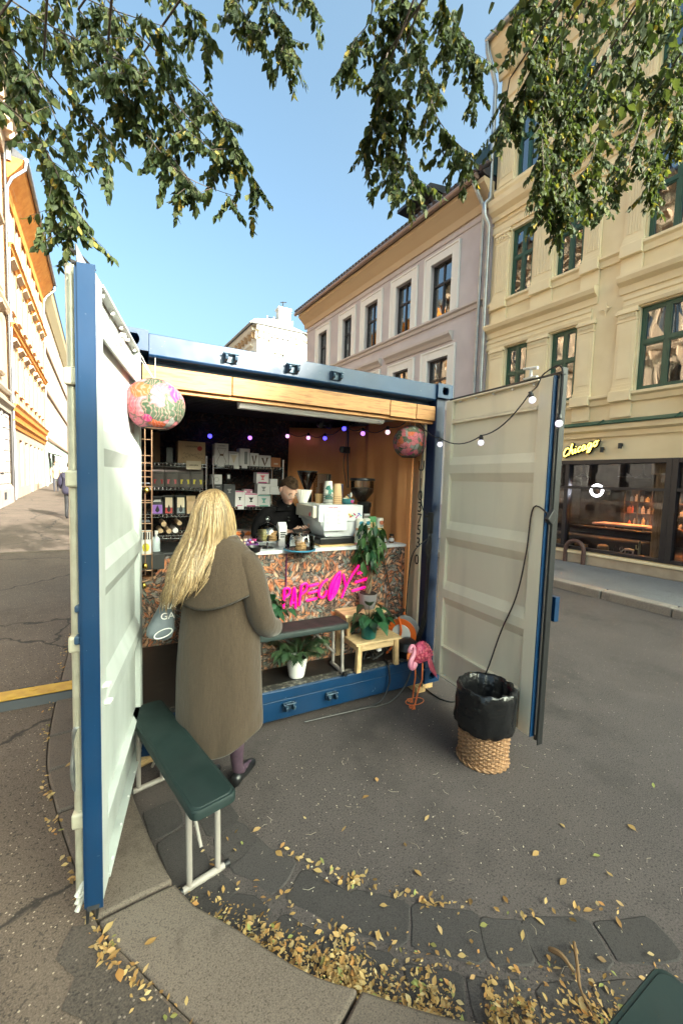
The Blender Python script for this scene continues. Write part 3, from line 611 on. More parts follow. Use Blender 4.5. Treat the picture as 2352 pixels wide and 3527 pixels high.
top = [Vector((qa.x+2.2,42.5,zz+2.5)), Vector((qb.x-1.,42.5,zz+2.9)), Vector((qb.x-.6,44,zz+2.9)), Vector((qa.x+1.6,54,zz+2.5))]
b.loft([pts, up, top]); b.build('roof', WRF, wb)
b = MB(); WF.extr(b, -.4, ww+.5, [(.62,WZ-.15),(.75,WZ-.1),(.75,WZ+.02),(.6,WZ+.02)]); WS.extr(b, -.7, 18, [(.62,WZ-.15),(.75,WZ-.1),(.75,WZ+.02),(.6,WZ+.02)]); b.build('gutter', ROOFD, wb)
for zo, yo, x0, x1 in ((1.25,39.1,qa.x+1.6,qb.x-.6),(2.3,41.3,qa.x+3.6,qb.x-.8)):
    rb = MB(); rb.tube([(x0,yo,zz+zo+.28),(x1,yo,zz+zo+.28)], .035, 6); rb.tube([(x0,yo,zz+zo+.08),(x1,yo,zz+zo+.08)], .03, 6)
    for k in range(5): x = x0+(x1-x0)*k/4; rb.box(x-.05, x+.05, yo-.04, yo+.04, zz+zo-.15, zz+zo+.42)
    rb.build('roof_railing', BLACKM, wb)
cx = ony(640,700,43).x; b = MB(); b.box(cx-.1, cx+1.3, 42.6, 43.6, zz+1.8, zz+4.1); b.box(cx-.2, cx+1.4, 42.5, 43.7, zz+4.1, zz+4.3); b.build('chimney', WHB, wb)
b = MB(); b.cyl((cx+.5,43,zz+4.3),(cx+.5,43,zz+5.1),.06,6); b.tube([(cx+.2,43,zz+4.95),(cx+.9,43,zz+5.1)],.05,5); b.build('antenna', BLACKM, wb)
# ---------------------------------------------------------------- left side of the street
LF = Fac((-4.0,17,0), (-.042,.999,0), True)
GRYB = mat('grey rusticated render', (.34,.31,.30), .9, 0, (.42,.38,.35), 1.3, 5, bump=.3, bs=30)
PALE = mat('pale facade', (.44,.31,.21), .9, 0, (.50,.36,.25), .8); PEACH = mat('peach pilaster', (.46,.24,.11), .9); ORNG = mat('orange cornice', (.52,.17,.022), .8, 0, (.62,.24,.04), 3)
GLASSF = m_glass('street glass', (.25,.27,.28), .35)
BRN = mat('dark window frame', (.05,.035,.03), .5)
g = .42
# grey house
gb = thing('grey_house', 'grey rusticated house with arched windows and cellar openings along the pavement', 'building', (-4,12,.4))
GS0, GS1, GT = -13., 1.95, 15.6
gop = []
s = 1.0-.62
while s > GS0+1.5: gop.append((s-.5, s, 1.85, 4.0)); s -= 1.45
gup = [(a,c,z,z+1.9) for a,c,_,_ in gop for z in (5.6,8.7,11.6)]
cel = [(a-.05,c-.1,.72,1.0) for a,c,_,_ in gop]
LF.wall(GS0, GS1, .2, 4.35, gop+cel, .3).build('wall', GRYB, gb)
LF.wall(GS0, GS1, 4.35, GT, gup, .25).build('upper_wall', PALE, gb)
body(LF, gb, GS0, GS1, .2, GT, PALE, 9, .8)
for o in gop+gup: window(LF, gb, *o, BRN, GLASSF, 2, (.65,), .2, .05)
for a, c, d, u in gop:        # arched heads and rusticated blocks
    b = MB(); r = (c-a)/2; m_ = (a+c)/2
    for k in range(8):
        t0, t1 = math.pi*k/8, math.pi*(k+1)/8
        b.hexa([LF.p(m_+rr*math.cos(tt), u-.02+rr*.8*math.sin(tt), o) for o in (.05,0.) for rr, tt in ((r,t0),(r+.16,t0),(r+.16,t1),(r,t1))])
    b.build('window_arch', GRYB, gb)
    b = MB()
    LF.box(b, a-.1, c+.1, 0, .1, d-.1, d); b.build('window_sill', mat('stone sill', (.42,.36,.30), .85), gb, bevel=.01)
for row in range(7):
    s = GS0+.1+(row % 2)*.35
    while s < GS1-.1:
        z0 = 1.3+row*.44
        if not any(a-.1 < s+.33 and s < c+.1 and z0 < u+.35 and z0+.4 > d-.1 for a,c,d,u in gop):
            b = MB(); LF.box(b, s, min(s+.66,GS1), 0, .03, z0+.012, z0+.43); b.build('wall_block', GRYB, gb, bevel=.012)
        s += .7
b = MB(); LF.extr(b, GS0, GS1, [(0,.2),(.14,.2),(.14,1.12),(.06,1.25),(0,1.28)]) 
b.build('plinth', mat('plinth render', (.36,.28,.24), .9, 0, (.44,.35,.30), 2), gb, bevel=.01)
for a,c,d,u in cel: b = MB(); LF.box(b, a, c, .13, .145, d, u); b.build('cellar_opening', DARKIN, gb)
b = MB(); LF.extr(b, GS0, GS1, [(0,4.15),(.1,4.15),(.12,4.3),(.24,4.4),(.26,4.5),(0,4.55)]); b.build('string_course', mat('grey trim', (.42,.35,.28), .85), gb); b = MB(); LF.extr(b, GS0, GS1, [(0,4.9),(.08,4.9),(.14,5.0),(.14,5.06),(0,5.1)]); b.build('string_course', mat('grey trim', (.42,.35,.28), .85), gb)
for a, c, d, u in gup:
    b = MB(); LF.extr(b, a-.2, c+.2, [(0,u+.25),(.08,u+.27),(.26,u+.42),(.26,u+.52),(0,u+.58)]); LF.box(b, a-.14, a, 0, .07, d-.1, u+.25); LF.box(b, c, c+.14, 0, .07, d-.1, u+.25); LF.extr(b, a-.2, c+.2, [(0,d-.2),(.1,d-.2),(.16,d-.1),(0,d-.05)]); b.build('window_hood', PALE, gb)
b = MB(); LF.extr(b, GS0, GS1, [(0,8.1),(.1,8.1),(.2,8.3),(.2,8.4),(0,8.45)]); b.build('string_course', PALE, gb)
b = MB(); LF.extr(b, GS0, GS1, [(0,14.3),(.12,14.3),(.18,14.7),(.55,15.1),(.75,15.4),(.78,15.6),(0,15.65)]); b.build('cornice', mat('brown cornice', (.33,.24,.17), .85), gb)
s = GS0+.3
while s < GS1: b = MB(); LF.box(b, s, s+.2, .1, .5, 14.72, 15.08); b.build('bracket', PALE, gb, bevel=.03); s += .55
b = MB(); LF.extr(b, GS0, GS1, [(.8,15.6),(.82,15.72),(-4,18.6),(-9,15.6)]); b.build('roof', ROOFD, gb)
b = MB(); b.tube([LF.p(GS0,15.62,.86), LF.p(GS1+.1,15.62,.86)], .09, 8); b.tube([LF.p(GS1-.2,15.6,.86),LF.p(GS1-.15,15.2,.6),LF.p(GS1-.1,14.6,.15),LF.p(GS1+.02,14.2,.12),LF.p(GS1+.02,.6,.12)], .06, 8); b.build('downpipe', mat('dark downpipe', (.05,.045,.045), .4, .5), gb, smooth=True)
# orange-trimmed house
ob = thing('orange_trim_house', 'tall pale house with orange cornices and peach pilasters down the street', 'building', (-4.2,24,.5))
OS0, OS1, OT = 2.15, 15.2, 14.4
cw = [2.9+1.75*k for k in range(7)]
oop = [(s+.25,s+.95,z,z+1.75) for s in cw for z in (5.4,8.75,11.6)]; osh = [(s,s+1.0,1.1 if k % 3 else .55,3.3) for k, s in enumerate(cw)]
LF.wall(OS0, OS1, .2, OT, oop+osh, .22).build('wall', PALE, ob); body(LF, ob, OS0, OS1, .2, OT, PALE, 9, .8)
for o in oop+osh: window(LF, ob, *o, BRN, GLASSF, 2, (.65,), .18, .05)
for z, h in ((7.75,.35),(10.9,.35),(4.35,.55)): b = MB(); LF.extr(b, OS0, OS1, [(0,z-h*.6),(.06,z-h*.6),(.10,z-h*.2),(.20,z),(.22,z+h*.3),(.30,z+h*.5),(0,z+h*.6)]); b.build('cornice', ORNG, ob)
b = MB(); LF.extr(b, OS0, OS1, [(0,3.7),(.06,3.7),(.10,3.85),(.2,3.95),(.2,4.0),(0,4.0)]); b.build('string_course', ORNG, ob)
b = MB(); LF.extr(b, OS0, OS1, [(0,13.1),(.08,13.1),(.12,13.5),(.42,13.9),(.62,14.2),(.7,14.4),(0,14.45)]); b.build('cornice', ORNG, ob)
for s in [OS0+.1]+[c-.35 for c in cw]+[OS1-.35]:
    for z0, z1 in ((4.75,7.45),(8.05,10.6),(11.15,13.1)): b = MB(); LF.box(b, s, s+.28, 0, .06, z0, z1); b.build('pilaster', PEACH, ob)
for a, c, d, u in oop:
    b = MB(); LF.extr(b, a-.15, c+.15, [(0,u+.15),(.06,u+.16),(.22,u+.28),(.22,u+.36),(0,u+.4)]); LF.extr(b, a-.1, c+.1, [(0,d-.12),(.12,d-.1),(.12,d-.03),(0,d)]); b.build('window_hood', PALE, ob)
b = MB(); LF.extr(b, OS0, OS1, [(.72,14.42),(.75,14.55),(-4,17.4),(-9,14.4)]); b.build('roof', ROOFD, ob)
b = MB(); LF.box(b, OS0-.1, OS0+.2, -4, .3, 14.2, 15.6); b.build('party_wall', mat('grey firewall', (.4,.36,.34), .9), ob)
for s in (OS0+.05, OS1-.1): b = MB(); b.tube([LF.p(s,14.4,.78),LF.p(s,14.1,.75),LF.p(s,13.6,.3),LF.p(s,13.2,.14),LF.p(s,.6,.14)], .055, 8); b.build('downpipe', ZINC, ob, smooth=True)
b = MB(); b.tube([LF.p(OS0,14.45,.8),LF.p(OS1,14.45,.8)], .08, 8); b.build('gutter', ZINC, ob, smooth=True)
# white house with green ground floor
eb = thing('white_green_house', 'white house with pale green ground floor, last on the left of the street', 'building', (-4.6,38,.8))
ES0, ES1 = 15.3, 40.
eop = [(16+1.6*k,16.6+1.6*k,z,z+1.6) for k in range(14) for z in (5.2,8.2,11.1)]
LF.wall(ES0, ES1, 4.2, 14.2, eop, .12).build('wall', mat('white street render', (.48,.38,.29), .9), eb)
esh = [(16+2.2*k,17.5+2.2*k,1.0,3.2) for k in range(10)]
LF.wall(ES0, ES1, .2, 4.2, esh, .15).build('ground_floor_wall', mat('pale green render', (.40,.50,.42), .9), eb)
for o in eop+esh: window(LF, eb, *o, BRN, GLASSF, 2, (.65,), .1, .06)
body(LF, eb, ES0, ES1, .2, 14.2, PALE, 9, .8)
for z in (4.1,7.4,10.4): b = MB(); LF.extr(b, ES0, ES1, [(0,z),(.12,z+.05),(.14,z+.2),(0,z+.25)]); b.build('string_course', mat('brown string', (.22,.14,.10), .8), eb)
b = MB(); LF.extr(b, ES0, ES1, [(0,13.3),(.1,13.3),(.5,13.9),(.6,14.2),(0,14.25)]); b.build('cornice', mat('sand cornice 2', (.46,.36,.22), .85), eb)
b = MB(); LF.extr(b, ES0, ES1, [(.62,14.2),(.65,14.35),(-4,16.8),(-9,14.2)]); b.build('roof', ROOFD, eb)
b = MB(); LF.box(b, ES0+.3, ES0+1.2, -2.2, -.6, 15.3, 16.8); b.build('chimney', PALE, eb)
for k, s in enumerate((16.8, 20.2)):
    t = thing('shop_awning', ('nearer','farther')[k]+' white awning over the pavement of the green shop', 'awning', LF.p(s,3.1,.5)); b = MB()
    b.loft([[LF.p(s+a*2.2, 3.35-o*.3-.12*(o > .9), o*1.0) for o in (0,.3,.6,.9,.92)] for a in (0,1)], cap=False, closed=False); b.build('canopy', mat('white canvas', (.75,.74,.7), .8), t, solid=.02)
    for ss in (s, s+2.2): b = MB(); b.tube([LF.p(ss,3.3,0), LF.p(ss,3.05,.9)], .02, 6); b.build('arm', STEEL, t)
# ---------------------------------------------------------------- unseen houses added behind the camera, heights and gaps set to shape the shade
SBM = mat('brick behind', (.30,.16,.11), .9, 0, (.36,.2,.14), 4)
def shade_house(x0, x1, y, h, label, m):
    t = thing('unseen_shade_house', label, 'building', ((x0+x1)/2, y, .1)); F = Fac((x1,y,0), (-1,0,0), True); w = x1-x0
    ops = [(1+2.4*k,2.1+2.4*k,z,z+1.7) for k in range(int((w-1)/2.4)) for z in (1.3,4.3,7.3) if z+2.2 < h]
    F.wall(0, w, .0, h, ops, .2).build('wall', m, t); body(F, t, 0, w, 0, h, m)
    for o in ops: window(F, t, *o, DKF, WGLASS, 2, (.6,), .15, .06)
    b = MB(); F.extr(b, 0, w, [(0,h-.4),(.3,h-.1),(.3,h),(0,h)]); b.build('cornice', WHT, t)
    b = MB(); F.extr(b, 0, w, [(.3,h),(.3,h+.1),(-5,h+.12),(-9,h)]); b.build('roof', ROOFD, t)
    return t
shade_house(18.3, 36, -36, 20.8, 'tall brick house across the square, right of its lower neighbour', SBM)
shade_house(9.6, 18.3, -26, 14.1, 'low brick house between two tall ones across the square', SBM)
shade_house(-14, 9.55, -26, 6.6, 'long low brick house across the square, leftmost of three', SBM)
# ================================================================== shipping container
W, CB, CH, CL = 2.505, .05, 2.591, 2.44; CT = CB+CH
ct = thing('shipping_container', 'blue shipping container with open cream doors turned into a coffee kiosk', 'container', (0,0,CB))
def casting(x0, front, z0, big=True):
    # ISO corner block with an oval opening in its front face
    b = MB(); w, d, h = .162, .178, .118; y0 = front; y1 = front+d if front < 1 else front-d; ya, yb2 = min(y0,y1), max(y0,y1); t = .028
    b.box(x0, x0+w, yb2-t, yb2, z0, z0+h); b.box(x0, x0+w, ya+.001, yb2-t, z0, z0+t); b.box(x0, x0+w, ya+.001, yb2-t, z0+h-t, z0+h)
    b.box(x0, x0+t, ya+.001, yb2-t, z0+t, z0+h-t); b.box(x0+w-t, x0+w, ya+.001, yb2-t, z0+t, z0+h-t)
    o = [(x0,z0),(x0+w,z0),(x0+w,z0+h),(x0,z0+h)]; n = 24; cx, cz = x0+w/2, z0+h/2
    def sq(a):
        c, s = math.cos(a), math.sin(a); k = min(w/2/max(abs(c),1e-6), h/2/max(abs(s),1e-6)); return (cx+c*k, cz+s*k)
    fr = front if front < 1 else front
    A = [sq(2*math.pi*i/n+.0001) for i in range(n)]; Bv = [(cx+.034*math.cos(2*math.pi*i/n), cz+.040*math.sin(2*math.pi*i/n)) for i in range(n)]
    vs = [(x,fr,z) for x,z in A]+[(x,fr,z) for x,z in Bv]+[(x,fr+(t if front < 1 else -t),z) for x,z in Bv]
    b.add(vs, [(i,(i+1) % n,(i+1) % n+n,i+n) for i in range(n)]+[(i+n,(i+1) % n+n,(i+1) % n+2*n,i+2*n) for i in range(n)])
    b.build('corner_casting', BLUE, ct)
for x0 in (0, W-.162):
    for z0 in (CB, CT-.118): casting(x0, 0., z0)
    for z0 in (CB, CT-.118): casting(x0, CL+.002, z0)
# header, sill, posts
b = MB(); b.prism([(.163,.022,2.632),(.163,.022,2.51),(.163,.035,2.498),(.163,.11,2.498),(.163,.11,2.46),(.163,.14,2.46),(.163,.14,2.632)], (W-.326,0,0)); b.build('header_beam', BLUE, ct, bevel=.004)
b = MB(); b.box(.163, W-.163, .03, .15, .262, .278); b.box(.163, W-.163, .015, .03, .20, .278); b.box(.163, W-.163, .022, .15, CB+.004, .20); b.build('door_sill', BLUE, ct, bevel=.006)
for x0, x1 in ((.02,.105),(W-.145,W-.05)):
    b = MB(); b.box(x0, x1, .03, .15, CB+.118, CT-.118); b.build('corner_post', NAVY, ct, bevel=.008)
for x0 in (.02, W-.14):
    b = MB(); b.box(x0, x0+.12, CL-.15, CL-.02, CB+.118, CT-.118); b.build('corner_post', BLUE, ct, bevel=.008)
# corrugated walls and roof (trapezoid waves)
def corr(n, L, amp):
    out = []; p = L/n
    for i in range(n): out += [(i*p, 0), (i*p+p*.28, 0), (i*p+p*.5, amp), (i*p+p*.78, amp)]
    return out+[(L, 0)]
for x, sg in ((.03, 1), (W-.03, -1)):
    b = MB(); pr = corr(9, CL-.3, .034); b.loft([[(x+sg*a, .15+y, z) for y, a in pr] for z in (.15, CT-.06)], cap=False, closed=False); b.build('side_wall', BLUE if sg > 0 else CREAM, ct, solid=.003)
for x, sg in ((.012, 1), (W-.012, -1)): b = MB(); b.box(min(x,x+sg*.05), max(x,x+sg*.05), .15, CL-.15, CT-.10, CT-.03); b.box(min(x,x+sg*.06), max(x,x+sg*.06), .15, CL-.15, CB+.01, CB+.15); b.build('side_rail', BLUE, ct)
b = MB(); b.box(.14, W-.14, CL-.06, CL-.03, .15, CT-.02); b.build('rear_wall', BLUE, ct)
DKC = mat('dark ceiling paint', (.022,.017,.02), .7, 0, (.03,.025,.027), 5)
b = MB(); pr = corr(20, CL-.2, .022); b.loft([[(x, .14+y, CT-.045+a) for y, a in pr] for x in (.06, W-.06)], cap=False, closed=False); b.build('roof', BLUE, ct, solid=.003)
b = MB(); pr = corr(22, 1.72, .02); b.loft([[(x, .12+y, 2.475+a) for y, a in pr] for x in (.08, W-.08)], cap=False, closed=False); b.build('ceiling_lining', DKC, ct)
FLR = mat('black floor board', (.012,.011,.011), .35, 0, (.03,.027,.025), 14, 6, .55, .75)
b = MB(); b.box(.10, W-.10, .10, CL-.07, .20, .285); b.build('floor', FLR, ct)
b = MB(); b.box(.163, W-.163, .032, .10, .279, .288); b.build('floor_edge_strip', mat('worn floor strip', (.05,.048,.046), .5, .3, (.20,.18,.15), 30, 6, .5, .6), ct)
WPD = mat('dark leafy lining', (.02,.012,.014), .8, 0, (.045,.03,.028), 18, 6)
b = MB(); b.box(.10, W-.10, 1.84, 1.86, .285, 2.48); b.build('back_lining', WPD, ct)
b = MB(); b.box(.075, .09, .16, 1.84, .285, 2.47); b.build('left_lining', WPD, ct)
# cam keepers of the locking rods
def keeper(x, y, z, par=ct):
    b = MB(); b.box(x-.045, x+.045, y-.012, y, z-.03, z+.03)
    for s in (-1,1): b.prism([(x+s*.030-.009,y-.012,z-.028),(x+s*.030-.009,y-.050,z-.018),(x+s*.030-.009,y-.055,z+.006),(x+s*.030-.009,y-.028,z+.022),(x+s*.030-.009,y-.012,z+.026)], (.018,0,0))
    b.cyl((x-.05,y-.03,z+.024),(x+.05,y-.03,z+.024),.007,8); return b.build('cam_keeper', mat('dark blue steel', (.012,.03,.06), .4, .3, (.05,.09,.13), 30), par, bevel=.004)
for x in (.636,1.058,1.394): keeper(x, .022, 2.562)
for x in (.66,1.085,1.43): keeper(x, .015, .150)
# timber fascia under the header
FASC = m_wood('fascia pine', (.29,.12,.036), (.42,.20,.066), 0, 5)
for x0, x1, z0 in ((.13,.655,0),(.66,1.90,.003),(1.905,2.16,-.004),(2.165,2.385,0)):
    b = MB(); b.box(x0, x1, .045, .085, 2.335+z0, 2.455); b.build('fascia_board', FASC, ct, bevel=.003)
b = MB(); b.box(.13, 2.385, .07, .11, 2.31, 2.335); b.build('fascia_batten', FASC, ct, bevel=.003)
# doors -------------------------------------------------------------
ZD0, ZD1, DW = .18, 2.484, .985
def door(name, hinge, ang, side, CREAM=CREAM):
    # local frame: u along the leaf from hinge to free edge, w out of the INNER face, v up
    U = Vector((-math.sin(ang),-math.cos(ang),0)) if side < 0 else Vector((math.sin(ang),-math.cos(ang),0))
    Wn = Vector((math.cos(ang),-math.sin(ang),0)) if side < 0 else Vector((-math.cos(ang),-math.sin(ang),0))
    H = Vector(hinge)
    def P(u, w, v): return H+U*u+Wn*w+Vector((0,0,v))
    def bx(b, u0, u1, w0, w1, v0, v1): b.hexa([P(u0,w0,v0),P(u1,w0,v0),P(u1,w1,v0),P(u0,w1,v0),P(u0,w0,v1),P(u1,w0,v1),P(u1,w1,v1),P(u0,w1,v1)])
    # sheet steel leaf with three pressed horizontal channels
    prof = [(.0,ZD0+.05),(-.038,ZD0+.14),(-.038,.30)]
    zz = [(.52,.60,.86,.94),(1.02,1.10,1.36,1.44),(1.56,1.64,1.88,1.95)]
    pr = [(-.030,ZD0+.03)]
    for z0, z1, z2, z3 in ((.40,.47,.74,.81),(.95,1.02,1.27,1.34),(1.47,1.54,1.80,1.87)): pr += [(-.030,z0),(.004,z1),(.004,z2),(-.030,z3)]
    pr = [(-.030,ZD0+.03),(-.030,.80),(-.002,.865),(-.002,.93),(-.030,1.0),(-.030,1.305),(-.002,1.37),(-.002,1.435),(-.030,1.5),(-.030,1.83),(-.002,1.895),(-.002,1.96),(-.030,2.025),(-.030,ZD1-.03)]
    b = MB(); b.loft([[P(u,w,v) for w,v in pr] for u in (.07,DW-.09)], cap=False, closed=False)
    leaf = b.build('door_leaf', CREAM, ct, solid=.004)
    leaf['label'] = ('open pale grey' if side < 0 else 'open cream')+' container door with pressed channels, '+('left of the kiosk' if side < 0 else 'right of the kiosk')
    b = MB(); bx(b,0,.075,-.05,.0,ZD0,ZD1); bx(b,DW-.10,DW-.003,-.05,.0,ZD0,ZD1); bx(b,.076,DW-.101,-.05,-.034,ZD1-.06,ZD1); bx(b,.076,DW-.101,-.05,-.034,ZD0,ZD0+.06)
    b.build('door_frame', CREAM, leaf, bevel=.006)
    for u0, u1, w0, w1, v0, v1 in ((.078,DW-.102,-.033,.004,ZD1-.012,ZD1-.001),(.08,DW-.103,-.033,.001,ZD1-.17,ZD1-.155),(.081,DW-.104,-.008,.001,ZD1-.19,ZD1-.171),(.08,DW-.103,-.033,.001,ZD0+.255,ZD0+.27),(.078,DW-.102,-.033,.004,ZD0+.001,ZD0+.014)):
        b = MB(); bx(b,u0,u1,w0,w1,v0,v1); b.build('door_rail', CREAM, leaf, bevel=.002)
    b = MB(); bx(b,-.004,DW,-.062,-.051,ZD0-.012,ZD1+.012); bx(b,DW-.002,DW+.004,-.062,.0,ZD0,ZD1)
    if side < 0: bx(b,DW+.0045,DW+.010,-.052,.002,ZD0-.01,ZD1+.015)
    b.build('door_outer_skin', BLUE, leaf)
    # rubber seal
    b = MB(); s = 1
    if side > 0:
        bx(b,DW+.005,DW+.024,-.075,-.03,ZD0-.02,ZD1+.02); bx(b,DW+.026,DW+.034,-.085,-.035,ZD0-.05,ZD1+.05); bx(b,.0,DW+.04,-.06,-.03,ZD1+.004,ZD1+.024)
        se = b.build('door_seal', RUBB, leaf, bevel=.006)
        b = MB(); bx(b,DW+.012,DW+.022,-.029,-.026,ZD0+.02,ZD1-.02); b.build('seal_strip', mat('grey seal strip', (.20,.17,.15), .4, .4), leaf)
    else:
        bx(b,-.0,DW-.02,-.06,-.02,ZD1+.002,ZD1+.012); bx(b,.0,DW-.02,-.06,-.02,ZD0-.02,ZD0-.013); se = b.build('door_seal', RUBB, leaf)
    # torn flaps of the seal at the top and bottom of the free edge
    if side < 0:
        b = MB()
        for pts in ([(DW,-.055,ZD1+.016),(DW,-.058,ZD1+.075),(DW-.01,-.03,ZD1+.016)],[(DW-.01,-.02,ZD1+.013),(DW-.02,-.045,ZD1+.05),(DW-.03,-.005,ZD1+.012)],[(DW,-.055,ZD1+.052),(DW,-.075,ZD1+.06),(DW,-.07,ZD1+.05),(DW-.01,-.05,ZD1+.035)],[(DW,-.055,ZD1+.018),(DW,-.075,ZD1+.024),(DW,-.07,ZD1+.012),(DW-.01,-.05,ZD1+.002)]):
            q = [P(*p) for p in pts]; b = MB(); b.prism(q, Wn*.004+U*.006); b.build('torn_seal', RUBB, leaf)
        for pts in ([(DW+.008,-.055,ZD0),(DW+.012,-.055,ZD0-.06),(DW+.012,-.046,ZD0-.06),(DW+.008,-.042,ZD0)],[(DW+.008,-.022,ZD0),(DW+.012,-.024,ZD0-.05),(DW+.012,-.016,ZD0-.05),(DW+.008,-.010,ZD0)],[(DW+.008,-.05,ZD0+.012),(DW+.016,-.05,ZD0-.008),(DW+.016,-.01,ZD0-.004),(DW+.008,-.008,ZD0+.012)]): b = MB(); b.prism([P(*p) for p in pts], U*-.006); b.build('torn_seal', RUBB, leaf)
        # white clips on the channels and a tied rope
        b = MB()
        for v, u in ((1.00,DW-.06),(.925,DW-.08),(2.40,.55),(2.36,.60)):
            for k in range(3): b.cyl(P(u-.02+.02*k,.0,v+.004*k), P(u-.02+.02*k,.02,v+.004*k), .007, 6)
        b.build('bolt', mat('white bolt', (.7,.7,.68), .5), leaf)
    # hinges on the outer side and locking rods
    b = MB()
    for v in (ZD0+.2,ZD0+.8,ZD0+1.45,ZD1-.25): b = MB(); bx(b,-.05,.14,-.075,-.0625,v-.04,v+.04); b.build('hinge', BLUE, leaf, bevel=.005)
    if side < 0:
        rod = MB(); rod.cyl(P(DW-.06,-.088,ZD0-.03), P(DW-.06,-.088,ZD1+.03), .017, 12); ro = rod.build('locking_rod', mat('cream rod', (.52,.48,.36), .4, .2, (.42,.38,.28), 20), leaf, smooth=True)
        rod = MB(); rod.cyl(P(DW-.62,-.088,ZD0-.03), P(DW-.62,-.088,ZD1+.03), .017, 12); rod.build('locking_rod', MT['cream rod'], leaf, smooth=True)
        b = MB()
        for v in (ZD0+.32,ZD0+1.0,ZD0+1.6,ZD1-.35): bx(b,DW-.095,DW-.025,-.108,-.063,v-.03,v+.03)
        b.build('rod_guide', MT['cream rod'], ro, bevel=.008)
        b = MB(); bx(b,DW-.16,DW-.02,-.085,-.064,1.30,1.325); bx(b,DW-.14,DW-.03,-.078,-.064,1.22,1.30); bx(b,DW-.15,DW-.01,-.085,-.066,1.185,1.215); bx(b,DW-.12,DW-.04,-.078,-.064,1.15,1.18); b.build('handle_lock_box', mat('steel blue box', (.03,.07,.13), .45), leaf, bevel=.006)
        b = MB(); b.tube(catmull([P(DW-.06,-.07,.86),P(DW-.05,-.095,.85),P(DW-.06,-.10,.78),P(DW-.05,-.105,.70),P(DW-.055,-.10,.62),P(DW-.06,-.08,.58),P(DW-.06,-.07,.48)],6), .010, 8)
        bx(b,DW-.075,DW-.045,-.104,-.098,.64,.78); b.build('rod_handle', STEEL, ro, smooth=True)
    else:
        b = MB(); bx(b,DW-.28,DW-.02,-.16,-.064,.93,1.11); b2 = b.build('handle_lock_box', BLUE, leaf, bevel=.006)
        b = MB(); bx(b,DW-.02,DW+.03,-.16,-.12,.94,1.10); b.build('lock_plate', BLUE, b2)
        for uu in (DW-.20, DW-.62): b = MB(); b.cyl(P(uu,-.105,ZD0-.03), P(uu,-.105,ZD1+.03), .017, 10); b.build('locking_rod', MT['cream rod'], leaf, smooth=True)
        b = MB()
        for u, v in ((.69,.92),(.80,.90),(.69,.80)): b.cyl(P(u,-.03,v), P(u,-.015,v), .012, 8)
        b.build('bolt', CREAM, leaf, smooth=True)
    # rivets along the bottom and top rails
    b = MB()
    for k in range(5):
        u = .15+(DW-.3)*k/4; b.cyl(P(u,.0,ZD0+.04), P(u,.006,ZD0+.04), .006, 6); b.cyl(P(u,-.012,ZD1-.03), P(u,-.012,ZD1-.018), .008, 6)
    b.build('rivet', mat('white bolt', (.7,.7,.68), .5), leaf)
    return P
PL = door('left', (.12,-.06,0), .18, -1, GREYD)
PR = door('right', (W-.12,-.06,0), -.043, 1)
# tied rope low on the left door
b = MB(); pts = catmull([PL(DW-.10,-.075,.50),PL(DW-.06,-.085,.48),PL(DW-.06,-.085,.42),PL(DW-.06,-.078,.36),PL(DW-.06,-.075,.28),PL(DW-.05,-.075,.22),PL(DW-.04,-.085,.19)],6)
b.tube(pts, .007, 6); b.tube([p+Vector((.008*math.sin(i),.008*math.cos(i),0)) for i, p in enumerate(pts)], .006, 6)
for k in range(3): b.tube([PL(DW-.05,-.075,.24-.03*k), PL(DW-.03,-.095,.20-.03*k)], [.006,.010], 6)
tag(b.build('rope', mat('pale rope', (.6,.58,.52), .9, bump=.5, bs=200), smooth=True), 'pale frayed rope tied round the rod of the left door', 'rope')
# timber blocks under the container
for k, (x, y, a, lab) in enumerate(((2.33,.09,0,'front right'),(.02,.16,0,'front left'))):
    bt = thing('timber_block', 'pale timber block under the '+lab+' corner of the blue container', 'timber', (x,y,0))
    if k == 0:
        b = MB(); b.box(2.24, 2.33, -.03, .62, 0, .049); b.build('plank', PINEY, bt, bevel=.004); b = MB(); b.box(2.332, 2.44, .005, .60, 0, .049); b.build('plank', PINEY, bt, bevel=.004)
    else:
        b = MB(); b.box(-.02, .25, .0, .2, .0, .05); b.build('plank', PINE, bt, bevel=.01)
